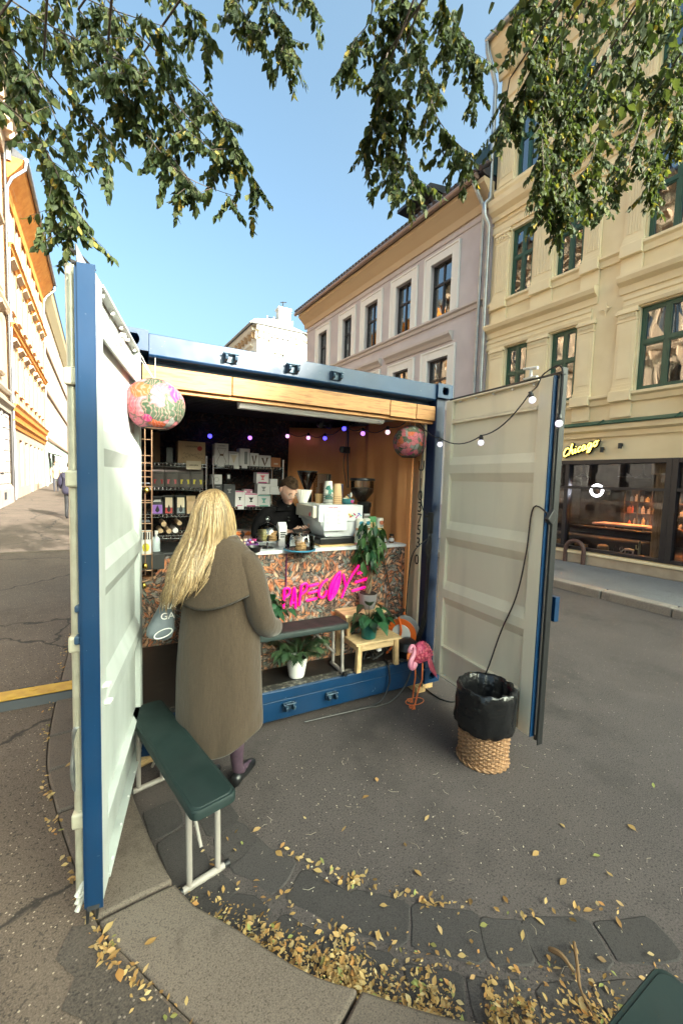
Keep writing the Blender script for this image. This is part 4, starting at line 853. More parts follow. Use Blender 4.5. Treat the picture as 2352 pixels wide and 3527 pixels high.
# ================================================================== inside the kiosk
def wallpaper(name, dark=1.):
    n = NT(name, .75)
    w = n.noise(5., det=3, out='Color'); w2 = n.noise(17., det=2, out='Color')
    def warp(amt, amt2, rot, sc):
        a = n.N('VectorMath', operation='MULTIPLY_ADD', i_0=w, i_1=(amt,)*3, i_2=n.tc).outputs[0]
        a = n.N('VectorMath', operation='MULTIPLY_ADD', i_0=w2, i_1=(amt2,)*3, i_2=a).outputs[0]
        return n.map(sc, rot, a)
    pal = [(.0,(.34,.085,.022)),(.13,(.50,.17,.055)),(.26,(.085,.12,.11)),(.36,(.56,.24,.11)),(.47,(.16,.16,.15)),(.56,(.52,.27,.15)),(.66,(.02,.016,.016)),(.74,(.14,.19,.165)),(.83,(.40,.10,.03)),(.91,(.30,.26,.27)),(.96,(.60,.36,.24))]
    base = None
    for k, (csc, off) in enumerate(((7.5,0.),(6.,3.7),(9.,8.1))):
        p0 = n.map((1,1,1), (0,0,0), n.tc, (off,off*.3,off*.7))
        big = n.N('TexVoronoi', feature='F1', i_Vector=p0, i_Scale=csc); ang = n.math('MULTIPLY', n.N('SeparateColor', i_0=big.outputs['Color']).outputs[0], 6.28)
        loc = n.N('VectorMath', operation='SUBTRACT', i_0=p0, i_1=big.outputs['Position']).outputs[0]
        wv = n.N('VectorMath', operation='MULTIPLY_ADD', i_0=w2, i_1=(.02,)*3, i_2=loc).outputs[0]
        rt = n.N('VectorRotate', rotation_type='Y_AXIS', i_Vector=wv, i_Angle=ang).outputs[0]
        v = n.N('VectorMath', operation='ADD', i_0=n.map((40,1,13), (0,0,0), rt), i_1=n.N('VectorMath', operation='SCALE', i_0=big.outputs['Color'], i_Scale=9.).outputs[0]).outputs[0]
        vo = n.N('TexVoronoi', feature='F1', i_Vector=v, i_Scale=1.); sp = n.N('SeparateColor', i_0=vo.outputs['Color'])
        tint = n.math('FRACT', n.math('ADD', n.math('MULTIPLY', sp.outputs[0], .55), n.N('SeparateColor', i_0=big.outputs['Color']).outputs[1])); c = n.ramp(tint, pal, 'CONSTANT')
        c = n.mix(n.ramp(vo.outputs['Distance'], [(.30, G(0.)), (.62, G(.92))]), c, (.016,.011,.011))
        c = n.mix(n.ramp(n.noise(2.5, vec=v, det=2), [(.45, G(.0)), (.75, G(.5))]), c, (.60,.38,.27))
        base = c if base is None else n.mix(n.math('GREATER_THAN', sp.outputs[1], .55), base, c)
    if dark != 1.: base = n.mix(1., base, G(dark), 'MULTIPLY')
    n.col(base); return n.M
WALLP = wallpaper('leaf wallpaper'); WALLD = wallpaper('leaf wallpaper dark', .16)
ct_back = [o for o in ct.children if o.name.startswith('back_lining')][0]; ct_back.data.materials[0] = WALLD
CWHITE = mat('white laminate', (.68,.68,.70), .35)
cn = thing('kiosk_counter', 'service counter covered in orange leaf wallpaper with a white top', 'counter', (1.5,.4,.285))
b = MB(); b.box(.60, 2.34, .357, .385, .286, 1.214); b.build('front_panel', WALLP, cn)
b = MB(); b.box(.60, .62, .386, .95, .286, 1.214); b.box(2.32, 2.34, .386, .95, .286, 1.214); b.build('side_panel', WALLP, cn)
b = MB(); b.box(.59, 2.35, .345, .97, 1.215, 1.240); b.build('counter_top', CWHITE, cn, bevel=.004)
PURP = mat('purple tape', (.10,.012,.06), .4)
for px in (657, 853): x = ony(px,1300,.357).x; b = MB(); b.box(x-.006, x+.006, .3535, .3565, .86 if px < 700 else .99, 1.214); b.build('sign_cord', PURP, cn)
bu = thing('back_counter', 'wallpapered back counter under the wire shelves', 'counter', (.5,1.4,.285))
b = MB(); b.box(.10, 1.9, 1.20, 1.80, .286, 1.10); b.build('carcass', WALLP, bu)
b = MB(); b.box(.10, 1.92, 1.17, 1.81, 1.101, 1.125); b.build('counter_top', mat('dark worktop', (.03,.03,.032), .35), bu, bevel=.003)
def T3(s, loc, size, m, par=None, rot=(rad(90),0,0), ext=.0015, align='CENTER', name='lettering', kind=None):
    cu = bpy.data.curves.new(name, 'FONT'); cu.body = s; cu.size = size; cu.extrude = ext; cu.align_x = align; cu.align_y = 'CENTER'; cu.resolution_u = 3
    to = bpy.data.objects.new('tmp', cu); COL.objects.link(to); bpy.context.view_layer.update()
    me = bpy.data.meshes.new_from_object(to.evaluated_get(bpy.context.evaluated_depsgraph_get())); bpy.data.objects.remove(to)
    me.materials.clear(); me.materials.append(m)
    M = Matrix.Translation(Vector(loc)) @ (rot if isinstance(rot, Matrix) else Matrix.Rotation(rot[2],4,'Z') @ Matrix.Rotation(rot[1],4,'Y') @ Matrix.Rotation(rot[0],4,'X'))
    return inst(name, me, par, M)
INK = mat('black ink', (.015,.015,.015), .6); WINK = mat('white ink', (.7,.7,.68), .6)
def c7(x, y): return ((x/2.613+450)/1.5, (y/2.613+1350)/1.5)
def c8(x, y): return ((x/2.613+850)/1.5, (y/2.613+1450)/1.5)
def c2(x, y): return ((x/2.412+850)/1.5, (y/2.412+1850)/1.5)
def rect(cf, x0, y0, x1, y1, Y):
    a = ony(*cf(x0,(y0+y1)/2),Y).x; c = ony(*cf(x1,(y0+y1)/2),Y).x; xm = (x0+x1)/2; return a, c, ony(*cf(xm,y1),Y).z, ony(*cf(xm,y0),Y).z
# wire racks
CHR = mat('chrome wire', (.62,.62,.62), .25, 1.)
def rack(label, x0, x1, yf, yb, levels, z0=1.125, zt=None):
    t = thing('wire_shelf', label, 'shelf', ((x0+x1)/2,(yf+yb)/2,z0)); zt = zt or max(levels)+.08
    for x in (x0, x1):
        for y in (yf, yb): b = MB(); b.cyl((x,y,z0),(x,y,zt),.010,8); b.build('post', CHR, t, smooth=True)
    for z in levels:
        b = MB()
        for y in (yf-.008, yb+.008): b.cyl((x0,y,z),(x1,y,z),.004,6); b.cyl((x0,y,z-.026),(x1,y,z-.026),.004,6)
        n = int((x1-x0)/.034)
        for k in range(n+1): x = x0+(x1-x0)*k/n; b.tube([(x,yf-.008,z-.026),(x,yf-.008,z),(x,yb+.008,z),(x,yb+.008,z-.026)], .003, 4)
        b.build('shelf', CHR, t)
    return t
YS = 1.30
zA = [ony(*c7(400,y),YS).z for y in (640,858,1098,1292)]; xA = (ony(*c7(60,900),YS).x, ony(*c7(681,800),YS).x)
rack('left wire shelf with coffee bags at the back of the kiosk', xA[0], xA[1], YS, 1.66, zA)
zB = [ony(*c7(1060,668),YS).z, ony(*c7(1050,1032),YS).z]; xB = (ony(*c7(744,800),YS).x, ony(*c7(1371,800),YS).x)
rack('right wire shelf with boxed coffee makers at the back of the kiosk', xB[0], xB[1], YS, 1.66, zB)
KRAFT = mat('kraft card', (.40,.27,.16), .8, 0, (.44,.30,.18), 20); GREYB = mat('grey coffee bag', (.10,.085,.08), .55, 0, (.13,.11,.10), 9); WBOX = mat('white carton', (.60,.56,.56), .6); DBOX = mat('charcoal carton', (.045,.045,.05), .6); BLKB = mat('black pouch', (.012,.012,.013), .35)
def carton(cf, x0, y0, x1, y1, Y, dep, m, label, floor=None, cat='box', name='carton', bag=False, group=None):
    a, c, d, u = rect(cf, x0, y0, x1, y1, Y)
    if floor is not None: d = floor
    t = thing(name, label, cat, ((a+c)/2,Y+dep/2,d), group=group)
    b = MB()
    if bag:
        w = (c-a)/2; m0 = (a+c)/2; ring = lambda k, z, f: [(m0-w*k,Y+dep/2-f,z),(m0,Y+dep/2-f*1.25,z),(m0+w*k,Y+dep/2-f,z),(m0+w*k,Y+dep/2+f,z),(m0,Y+dep/2+f*1.25,z),(m0-w*k,Y+dep/2+f,z)]
        b.loft([ring(.97,d,dep*.42),ring(1,d+(u-d)*.2,dep*.48),ring(1,d+(u-d)*.7,dep*.42),ring(1,d+(u-d)*.88,dep*.12),ring(1,u-.012,dep*.05),ring(1,u,dep*.05)]); b.build('bag', m, t, smooth=True)
    else: b.box(a, c, Y, Y+dep, d, u); b.build('box', m, t, bevel=.002)
    return t, a, c, d, u
def patch(t, a, c, d, u, Y, m, name='label_panel', off=.0015): b = MB(); b.box(a, c, Y-off-.0012, Y-off, d, u); return b.build(name, m, t)
RED = mat('red label', (.35,.03,.03), .5); PINK = mat('pink label', (.55,.10,.12), .5); YLW = mat('yellow label', (.62,.50,.03), .5); LILAC = mat('violet label', (.23,.10,.42), .5); CREAML = mat('cream label', (.55,.45,.33), .6); TEAL = mat('teal label', (.10,.32,.26), .5); MAG = mat('magenta label', (.42,.03,.16), .5)
YB = YS+.02
t, a, c, d, u = carton(c7, 425,445,672,622, YB, .22, KRAFT, 'large kraft coffee box on the top left wire shelf', zA[0])
T3('LANGØRA', ((a+c)/2,YB-.002,u-(u-d)*.22), .022, INK, t)
b = MB(); b.cyl((c-.05,YB-.003,u-.06),(c-.05,YB,u-.06),.022,20); b.build('round_stamp', RED, t)
b = MB()
for k in range(14): x = a+(c-a)*(.14+.055*k); z = d+(u-d)*(.22+.22*abs(math.sin(k*1.7))); b.tube(catmull([(x,YB-.001,z),(x+.012,YB-.001,z+.012),(x+.02,YB-.001,z-.006)],3), .0012, 4)
b.build('line_drawing', INK, t)
t, a, c, d, u = carton(c7, 500,620,635,697, YS-.016, .003, CREAML, 'cream price card hanging from the top left wire shelf', cat='card', name='price_card'); T3('LANGØRA', ((a+c)/2,YS-.019,(u+d)/2), .016, INK, t)
carton(c7, 188,362,266,610, YB+.1, .2, mat('brown carton', (.13,.07,.035), .8), 'dark brown carton at the left end of the top wire shelf', zA[0])
t, a, c, d, u = carton(c7, 322,500,380,608, YB+.02, .08, BLKB, 'dark bottle-shaped pack beside the large kraft box', zA[0], name='pack')
for k, (x0, x1, m, w) in enumerate(((190,306,RED,'dull red'),(312,428,PINK,'pink'),(432,542,YLW,'yellow'),(546,656,YLW,'yellow'))):
    t, a, c, d, u = carton(c7, x0,660,x1,838, YB, .12, GREYB, 'grey coffee bag with %s label, %s in its row' % (w, ('first','second','third','fourth')[k]), zA[1], 'coffee bag', 'coffee_bag', True, 'grey coffee bags on the left wire shelf')
    patch(t, a+(c-a)*.16, a+(c-a)*.86, d+(u-d)*.16, d+(u-d)*.36, YB, m, off=.004); T3('LANGØRA', ((a+c)/2,YB-.003,d+(u-d)*.64), .014, INK, t)
t, a, c, d, u = carton(c7, 188,938,292,1080, YB, .1, BLKB, 'black coffee bag with large violet label on the third shelf', zA[2], 'coffee bag', 'coffee_bag', True); patch(t, a+.003, c-.006, d+.004, d+(u-d)*.52, YB, LILAC, off=.004); patch(t, a+.02, c-.02, d+(u-d)*.76, d+(u-d)*.79, YB, WINK, off=.004); patch(t, a+.015, c-.015, d+(u-d)*.69, d+(u-d)*.72, YB, WINK, off=.004)
for k, (x0, x1, lo) in enumerate(((306,381,RED),(414,488,mat('silver foil', (.5,.55,.6), .2, .7)))):
    t, a, c, d, u = carton(c7, x0-8,930,x1+8,1076, YB, .1, BLKB, 'black pouch with cream label and %s foot' % ('red','silver')[k], zA[2], 'coffee bag', 'coffee_pouch', True); patch(t, a+.012, c-.012, d+(u-d)*.35, u-.02, YB, CREAML, off=.004); patch(t, a+.012, c-.012, d+.006, d+(u-d)*.33, YB, lo, off=.004)
carton(c7, 506,935,590,1080, YB, .1, KRAFT, 'plain kraft coffee bag partly behind the blonde hair', zA[2], 'coffee bag', 'coffee_bag', True)
for k, (x, y, r, m) in enumerate(((300,1188,32,KRAFT),(270,1250,30,KRAFT),(345,1252,29,KRAFT),(404,1246,33,WBOX),(440,1180,28,KRAFT))):
    p = ony(*c7(x,y),YS); rr = r/2.613/1.5*.0025*1.06; b = MB(); b.cyl(p, p+Vector((0,.28,0)), rr, 16); b.cyl(p-Vector((0,.004,0)), p, rr*1.06, 16)
    tag(b.build('cup_stack', m, smooth=True), ('upper left brown','lower left brown','lower middle brown','white-ended','right-hand brown')[k]+' cup sleeve lying on the lowest wire shelf', 'cups', 'cup sleeves on the lowest shelf')
# spray bottle, white box with packets, lemon box
q = ony(*c7(228,1400),1.18); b = MB(); b.lathe([(.03,0),(.034,.01),(.034,.10),(.03,.13),(.012,.15),(.012,.17),(0,.17)], (q.x,q.y,1.126), 16); sb = thing('spray_bottle','translucent spray bottle with white trigger on the back counter','bottle',(q.x,q.y,1.126)); b.build('bottle', mat('frosted plastic', (.42,.47,.50), .35), sb, smooth=True)
b = MB(); b.box(q.x-.012, q.x+.014, q.y-.045, q.y+.012, 1.296, 1.325); b.box(q.x-.006, q.x+.006, q.y-.04, q.y-.03, 1.26, 1.297); b.build('trigger', WBOX, sb, bevel=.004)
t, a, c, d, u = carton(c7, 82,1335,192,1462, 1.05, .12, WBOX, 'white box with a yellow fruit picture beside the left door', None); b = MB(); b.lathe([(.0,-.035),(.02,-.028),(.028,0),(.02,.028),(0,.035)], (0,0,0), 14, Matrix.Translation(((a+c)/2,1.048,(u+d)/2)) @ Matrix.Diagonal((1,.08,1,1))); b.build('fruit_picture', YLW, t, smooth=True)
t2, a, c, d, u = carton(c7, 84,1255,200,1332, 1.06, .1, WBOX, 'white rack of narrow packets above the fruit box', None, 'box', 'packet_rack')
for k in range(5): patch(t2, a+(c-a)*(.05+.19*k), a+(c-a)*(.16+.19*k), d+.005, u-.008, 1.06, INK, 'packet')
b = MB(); b.box(.11, .33, 1.0, 1.19, 1.02, ony(*c7(100,1462),1.05).z); tag(b.build('side_ledge', mat('dark ledge', (.03,.03,.03), .5)), 'narrow dark ledge by the left kiosk wall', 'ledge')
# boxed coffee makers
def cone_print(t, x, z, s, Y, m): # little dripper drawing on a carton
    b = MB(); b.prism([(x-s,Y,z+s),(x+s,Y,z+s),(x+s*.25,Y,z-s*.1),(x-s*.25,Y,z-s*.1)], (0,-.001,0)); b.prism([(x-s*.25,Y,z-s*.15),(x+s*.25,Y,z-s*.15),(x+s*.7,Y,z-s*.8),(x-s*.7,Y,z-s*.8)], (0,-.001,0)); b.build('printed_dripper', m, t)
BRNI = mat('brown print', (.12,.07,.05), .6); GRYI = mat('grey print', (.20,.2,.2), .6)
def chemex(t, x, z, s, Y):
    b = MB(); L = [(-.55,1),(-.22,.25),(-.22,.05),(-.6,-.75),(-.45,-1),(.45,-1),(.6,-.75),(.22,.05),(.22,.25),(.55,1)]
    b.tube([(x+p*s,Y-.001,z+q*s) for p, q in L]+[(x-.55*s,Y-.001,z+s)], .0016, 4); b.box(x-.24*s, x+.24*s, Y-.002, Y, z+.02*s, z+.28*s); b.build('printed_carafe', BRNI, t)
t, a, c, d, u = carton(c7, 757,462,880,640, YB, .14, WBOX, 'tall white carton with glass carafe picture on the top right shelf', zB[0]); chemex(t, (a+c)/2, d+(u-d)*.42, (u-d)*.36, YB); T3('CHEMEX', ((a+c)/2,YB-.002,u-.022), .018, GRYI, t)
t, a, c, d, u = carton(c7, 882,535,975,645, YB-.02, .12, WBOX, 'square white carton with filter picture beside the carafe carton', zB[0]); T3('CHEMEX', ((a+c)/2,YB-.022,u-.018), .016, GRYI, t); b = MB(); b.prism([(a+.02,YB-.02,u-.035),(c-.02,YB-.02,u-.035),((a+c)/2,YB-.02,d+.02)], (0,-.001,0)); b.build('printed_filter', CREAML, t)
t, a, c, d, u = carton(c7, 978,508,1073,655, YB, .12, WBOX, 'white carton with slim press picture on the top right shelf', zB[0]); patch(t, a+.05, c-.025, d+.02, u-.03, YB, GRYI)
for k, (x0, y0, x1, y1) in enumerate(((1074,550,1153,657),(1157,570,1262,660))):
    t, a, c, d, u = carton(c7, x0,y0,x1,y1, YB-.02, .11, WBOX, 'white carton with brown V print, %s of the two' % ('left','right')[k], zB[0]); w = c-a
    b = MB(); b.prism([(a+w*.18,YB-.02,u-.025),(a+w*.34,YB-.02,u-.025),(a+w*.56,YB-.02,d+.015),(a+w*.44,YB-.02,d+.015)], (0,-.001,0)); b.prism([(a+w*.62,YB-.02,u-.02),(a+w*.78,YB-.02,u-.02),(a+w*.58,YB-.02,d+.03),(a+w*.52,YB-.02,d+.03)], (0,-.001,0)); b.build('printed_v', BRNI, t)
t, a, c, d, u = carton(c7, 1264,590,1350,664, YB-.02, .11, mat('orange carton', (.42,.16,.07), .7), 'small orange carton at the right end of the top shelf', zB[0]); patch(t, a+.03, c-.03, d+.03, d+.045, YB-.02, CREAML)
zC = zB[1]
t, a, c, d, u = carton(c7, 835,832,942,1022, YB, .12, DBOX, 'tall charcoal carton with faint dripper print on the second shelf', zC); cone_print(t, (a+c)/2, u-(u-d)*.3, .022, YB, GRYI)
t, a, c, d, u = carton(c7, 748,832,833,1022, YB+.03, .12, DBOX, 'charcoal carton half hidden behind the blonde hair', zC); patch(t, a+.02, c-.03, u-.025, u-.017, YB+.03, GRYI)
t, a, c, d0, u = carton(c7, 725,742,823,830, YB+.03, .1, WBOX, 'white carton with ring drawing on top of the charcoal carton', None); b = MB(); b.tube([((a+c)/2+.02*math.cos(k*.4),YB+.028,(d0+u)/2+.02*math.sin(k*.4)) for k in range(17)], .0014, 4); b.build('printed_ring', GRYI, t)
t, a, c, d, u = carton(c7, 866,735,901,797, YB+.02, .05, BLKB, 'small black pack with white sticker above the charcoal carton', None); patch(t, a+.006, c-.008, d+.02, u-.01, YB+.02, WBOX)
for x0, y0, x1, y1, m, fl, lab in ((942,890,1023,1024,MAG,zC,'white carton with hand grinder picture and magenta foot'),(1027,912,1140,1026,MAG,zC,'white carton with black dripper picture and magenta foot'),(1143,926,1255,1026,TEAL,zC,'white carton with green dripper picture'),(1142,826,1252,922,WBOX,None,'white carton with grey dripper picture, middle of its stack'),(1132,724,1244,821,MAG,None,'pinkish carton with red dripper picture, top of its stack'),(1256,850,1345,922,WBOX,None,'plain white carton behind the shopkeeper, lower one'),(1254,782,1322,848,WBOX,None,'plain white carton behind the shopkeeper, upper one'),(1026,876,1096,906,MAG,None,'flat magenta and white carton on the second shelf')):
    t, a, c, d, u = carton(c7, x0,y0,x1,y1, YB, .11, WBOX, lab, fl)
    if m is not WBOX or 'dripper' in lab: patch(t, a+.003, c-.003, u-.012, u-.002, YB, m); patch(t, a+.02, c-.02, d+.002, d+.014, YB, m)
    if 'picture' in lab: cone_print(t, (a+c)/2, (u+d)/2, (c-a)*.2, YB, {'red':PINK,'gre':TEAL,'gry':GRYI}.get('red' if 'red d' in lab else 'gre' if 'green' in lab else 'gry' if 'grey' in lab else '', INK))
for k, (x0, y0, x1, y1, lab) in enumerate(((965,1025,1020,1055,'under the hand grinder carton'),(785,640,840,672,'under the carafe carton'),(928,650,975,690,'under the filter carton'),(1000,655,1050,685,'under the slim press carton'))):
    carton(c7, x0,y0,x1,y1, YS-.02, .002, WBOX, 'small white price tag '+lab, None, 'tag', 'price_tag')
# grey crate with two bags of snacks
a, c, d, u = rect(c7, 908,1090,1142,1240, 1.10); t = thing('snack_crate', 'grey plastic crate holding bags of snacks on the back counter', 'crate', ((a+c)/2,1.2,1.126)); b = MB(); b.box(a, c, 1.10, 1.11, 1.126, 1.126+.055); b.box(a, a+.01, 1.111, 1.33, 1.126, 1.30); b.box(c-.01, c, 1.111, 1.33, 1.126, 1.30); b.box(a+.011, c-.011, 1.32, 1.33, 1.126, 1.30); b.build('crate_body', mat('grey crate', (.10,.09,.09), .5), t, bevel=.004)
for k in range(2):
    x = a+(c-a)*(.30+.40*k); b = MB(); ring = lambda w, f, z: [(x+w*math.cos(i*math.pi/6)*(1+.08*math.sin(i*5+z*90)),1.18+f*math.sin(i*math.pi/6),z) for i in range(12)]
    b.loft([ring(.045,.035,1.13),ring(.052,.042,1.18),ring(.045,.03,1.24),ring(.018,.014,1.262),ring(.045,.01,1.30)]); s_ = thing('snack_bag', ('left','right')[k]+' clear bag of pink snacks tied with orange ribbon', 'bag', (x,1.18,1.127)); b.build('bag', mat('snack pink', (.45,.22,.16), .35, 0, (.6,.35,.26), 60), s_, smooth=True)
    b = MB(); b.tube([(x+.024*math.cos(i*.8),1.18+.02*math.sin(i*.8),1.262) for i in range(9)], .006, 6); b.prism([(x-.04,1.145,1.275),(x,1.15,1.262),(x+.04,1.145,1.275),(x,1.15,1.30)], (0,.004,0)); b.build('ribbon', mat('orange ribbon', (.6,.14,.02), .4), s_)
# ------------------------------------------------------------------ things on the counter
CTZ = 1.241
def onc(cf, x, y): return onz(*cf(x,y), CTZ)
q = onc(c7, 1075, 1432); p = Vector((q.x, q.y, CTZ)); t = thing('candy_box', 'purple box of small colourful wrapped sweets on the counter', 'box', p)
b = MB(); w = .07
for bx_ in ((-w,w,-.05,-.045,0,.055),(-w,w,.045,.05,0,.075),(-w,-w+.005,-.045,.045,0,.06),(w-.005,w,-.045,.045,0,.06)): b.box(p.x+bx_[0], p.x+bx_[1], p.y+.06+bx_[2], p.y+.06+bx_[3], p.z+bx_[4], p.z+bx_[5])
b.build('box', mat('purple card', (.09,.02,.12), .5), t)
sw = [mat('sweet %d' % i, cc, .3) for i, cc in enumerate(((.55,.06,.22),(.30,.22,.5),(.65,.55,.5),(.62,.45,.30),(.2,.3,.35)))]
for k in range(26):
    x, y, z = p.x+random.uniform(-.06,.06), p.y+.06+random.uniform(-.035,.04), p.z+random.uniform(.03,.085); b = MB()
    M = Matrix.Translation((x,y,z)) @ Matrix.Rotation(random.uniform(0,6),4,'Z') @ Matrix.Rotation(random.uniform(-.6,.6),4,'X'); b.box(-.014,.014,-.008,.008,-.007,.007,M); b.prism([M @ Vector(v) for v in ((.014,-.003,0),(.024,-.009,0),(.024,.009,0),(.014,.003,0))], (0,0,.001)); b.build('sweet', random.choice(sw), t)
q = onc(c7, 1110, 1448); b = MB(); b.lathe([(.02,0),(.045,.01),(.06,.05),(.057,.05),(.043,.014),(0,.008)], (q.x,q.y-.0,CTZ), 20); tag(b.build('black_bowl', BLKB, smooth=True), 'small black bowl standing before the purple sweet box', 'bowl')
CLG = m_glass('clear glass', (.93,.95,.95), .05)
COOK = mat('cookie', (.42,.22,.09), .8, 0, (.52,.30,.14), 60, bump=.5, bs=90); COOKG = mat('seeded cookie', (.26,.22,.07), .8, 0, (.4,.32,.14), 70, bump=.5, bs=90)
def cookies(t, x, y, z, n, r, m):
    for k in range(n): b = MB(); a = .008; b.lathe([(0,0),(r*.9,0),(r,.005),(r*.92,.012),(0,.014)], (x+random.uniform(-.006,.006), y+random.uniform(-.006,.006), z+.0135*k), 14); b.build('cookie', m, t, smooth=True)
q = onc(c7, 1245, 1412); p = Vector((q.x,q.y+.04,CTZ)); t = thing('cake_stand', 'metal cake stand with cookies under a glass dome', 'cake stand', p); sc = .00175/2.613*1.55
b = MB(); b.lathe([(.055,0),(.05,.006),(.012,.014),(.010,.055),(.10,.062),(.104,.070),(.10,.071),(0,.066)], p, 28); b.build('stand', mat('polished metal', (.5,.5,.5), .18, 1.), t, smooth=True)
b = MB(); b.lathe([(.092,.072),(.093,.11),(.085,.15),(.062,.185),(.03,.205),(.008,.21),(.008,.222),(.017,.232),(.019,.245),(.010,.258),(0,.26)], p, 28); b.build('glass_dome', CLG, t, smooth=True)
cookies(t, p.x-.042, p.y, CTZ+.072, 6, .036, COOKG); cookies(t, p.x+.04, p.y, CTZ+.072, 5, .034, COOK)
# milk carton
a, c, d, u = rect(c7, 1335,1200,1428,1385, q.y+.10); t = thing('milk_carton', 'white gable-top drink carton standing on the counter', 'carton', ((a+c)/2,q.y+.15,CTZ)); y0 = q.y+.10; u = CTZ+.165; b = MB(); b.box(a, a+.07, y0, y0+.07, CTZ, u); b.prism([(a,y0,u),(a,y0+.07,u),(a,y0+.036,u+.035),(a,y0+.034,u+.035)], (.07,0,0)); b.build('carton_body', WBOX, t); 
for k in range(3): patch(t, a+.010, a+.060-.006*k, u-.056-.018*k, u-.045-.018*k, y0, INK, 'printed_line')
# clear cake box with cookies
q = onc(c8, 500, 1172); p = Vector((q.x,q.y+.06,CTZ)); t = thing('cake_keeper', 'clear cake keeper on a blue base with stacked cookies', 'cake keeper', p); b = MB(); b.lathe([(0,0),(.128,0),(.132,.008),(.128,.012),(0,.012)], p, 32); b.build('base', mat('blue plastic', (.06,.22,.34), .2), t, smooth=True)
b = MB(); b.lathe([(.118,.013),(.118,.115),(.112,.125),(.025,.128),(.022,.132),(.022,.14),(0,.142)], p, 32); b.build('clear_lid', CLG, t, smooth=True)
cookies(t, p.x+.01, p.y, CTZ+.012, 4, .045, COOK); cookies(t, p.x, p.y+.01, CTZ+.066, 3, .04, COOK)
# espresso machine
MY = .44; em = thing('espresso_machine', 'white espresso machine with a paper menu taped on its back', 'coffee machine', (1.85,.7,CTZ))
x0 = ony(*c8(702,950),MY).x; x1 = ony(*c8(1022,950),MY).x; zt = ony(*c8(860,757),MY).z; zm = ony(*c8(860,905),MY).z; zl = ony(*c8(860,1045),MY).z
EMW = mat('machine white', (.62,.62,.63), .3); EMC = mat('machine cream side', (.52,.48,.40), .4)
b = MB(); b.box(x0-.06, x1+.02, MY, MY+.46, zm, zt); b.build('upper_body', EMW, em, bevel=.006)
b = MB(); b.box(x0-.10, x0-.061, MY+.03, MY+.42, zm+.03, zt-.01); b.build('side_panel', EMC, em, bevel=.006)
b = MB(); r0 = [(x0-.04,MY+.01,zm-.001),(x1-.0,MY+.01,zm-.001),(x1-.0,MY+.44,zm-.001),(x0-.04,MY+.44,zm-.001)]; r1 = [(x0+.02,MY+.03,zl),(x1-.05,MY+.03,zl),(x1-.05,MY+.42,zl),(x0+.02,MY+.42,zl)]; b.loft([r0, r1]); b.build('lower_body', EMW, em, bevel=.006)
b = MB(); b.box(x0-.04, x1-.03, MY+.0, MY+.45, CTZ+.012, zl-.001); b.build('base', BLKB, em, bevel=.01)
b = MB(); b.box(x0-.05, x1-.02, MY-.03, MY+.45, CTZ, CTZ+.011); b.build('board', PINE, em)
a, c, d, u = rect(c8, 697,762,900,985, MY-.006); b = MB(); b.box(a, c, MY-.008, MY-.006, d, u); pm = b.build('paper_menu', mat('menu paper', (.72,.74,.76), .7), em)
T3('PAPEGØYE', ((a+c)/2-.03,MY-.0095,u-.017), .020, MAG, pm)
b = MB()
for col in (0,1):
    for r in range(13 if col == 0 else 11):
        x = a+.012+col*(c-a)*.5; z = u-.04-r*.0115; b.box(x, x+.02+.022*random.random(), MY-.0092, MY-.0081, z, z+.003); b.box(x+(c-a)*.36, x+(c-a)*.40, MY-.0092, MY-.0081, z, z+.003)
b.build('menu_text', mat('menu grey', (.16,.16,.17), .7), pm)
# ribbon stickers on the machine
for k, (x, y, w, cc) in enumerate(((925,845,36,(.62,.45,.08)),(935,860,30,(.55,.08,.06)),(950,850,26,(.1,.35,.12)),(968,840,30,(.40,.03,.10)),(985,865,24,(.5,.04,.25)),(1010,835,28,(.05,.07,.42)),(1025,850,18,(.05,.40,.48)),(1000,850,20,(.3,.05,.4)))):
    p = ony(*c8(x,y),MY); b = MB(); s = w*.0017/2.6*.75; an = random.uniform(-.7,.7)
    b.prism([p+Vector((s*u_*math.cos(an)-s*.45*v_*math.sin(an),-.0015,s*u_*math.sin(an)+s*.45*v_*math.cos(an))) for u_, v_ in ((-1,-.6),(0,-1),(1,-.5),(1,.5),(0,1),(-1,.6))], (0,-.0015-.0004*k,0)); b.build('ribbon_sticker', mat('ribbon %d' % k, cc, .5), em)
p = ony(*c8(672,835),MY+.1); b = MB(); b.lathe([(0,-.02),(.008,-.012),(.009,0),(.006,.012),(0,.02)], (x0-.103,MY+.09,p.z), 8); b.build('red_charm', RED, em, smooth=True)
# cups on the machine
def cupstack(cf, xl, xr, yt, yb, Y, m, mr, label, n, leafy=False):
    a, c, d, u = rect(cf, xl, yt, xr, yb, Y); r = (c-a)/2; x = (a+c)/2; d = zt+.001; t = thing('cup_stack', label, 'cups', (x,Y,d)); top = (u-d)*.55; b = MB()
    b.lathe([(r*.98,d+(u-d)*.45),(r*.72,u),(0,u)], (x,Y,0), 20); b.build('cup', m, t, smooth=True)
    for k in range(n): b = MB(); z = d+(u-d)*.45*k/n; h = (u-d)*.45/n; b.lathe([(r*.94,z),(r*1.03,z+h*.25),(r*.98,z+h*.75),(r*.94,z+h)], (x,Y,0), 20); b.build('cup_rim', mr if k % 2 else m, t, smooth=True)
    return t, x, r, u
LEAFP = NT('leaf print cup', .6); v = LEAFP.vor(26., out='Color'); LEAFP.col(LEAFP.mix(LEAFP.math('GREATER_THAN', LEAFP.N('SeparateColor', i_0=v).outputs[0], .62), (.66,.62,.55), (.03,.16,.13))); LEAFP = LEAFP.M
cupstack(c8, 692,775,540,755, .62, LEAFP, mat('dark cup rim', (.08,.09,.08), .6), 'tall stack of white paper cups with leaf print', 12)
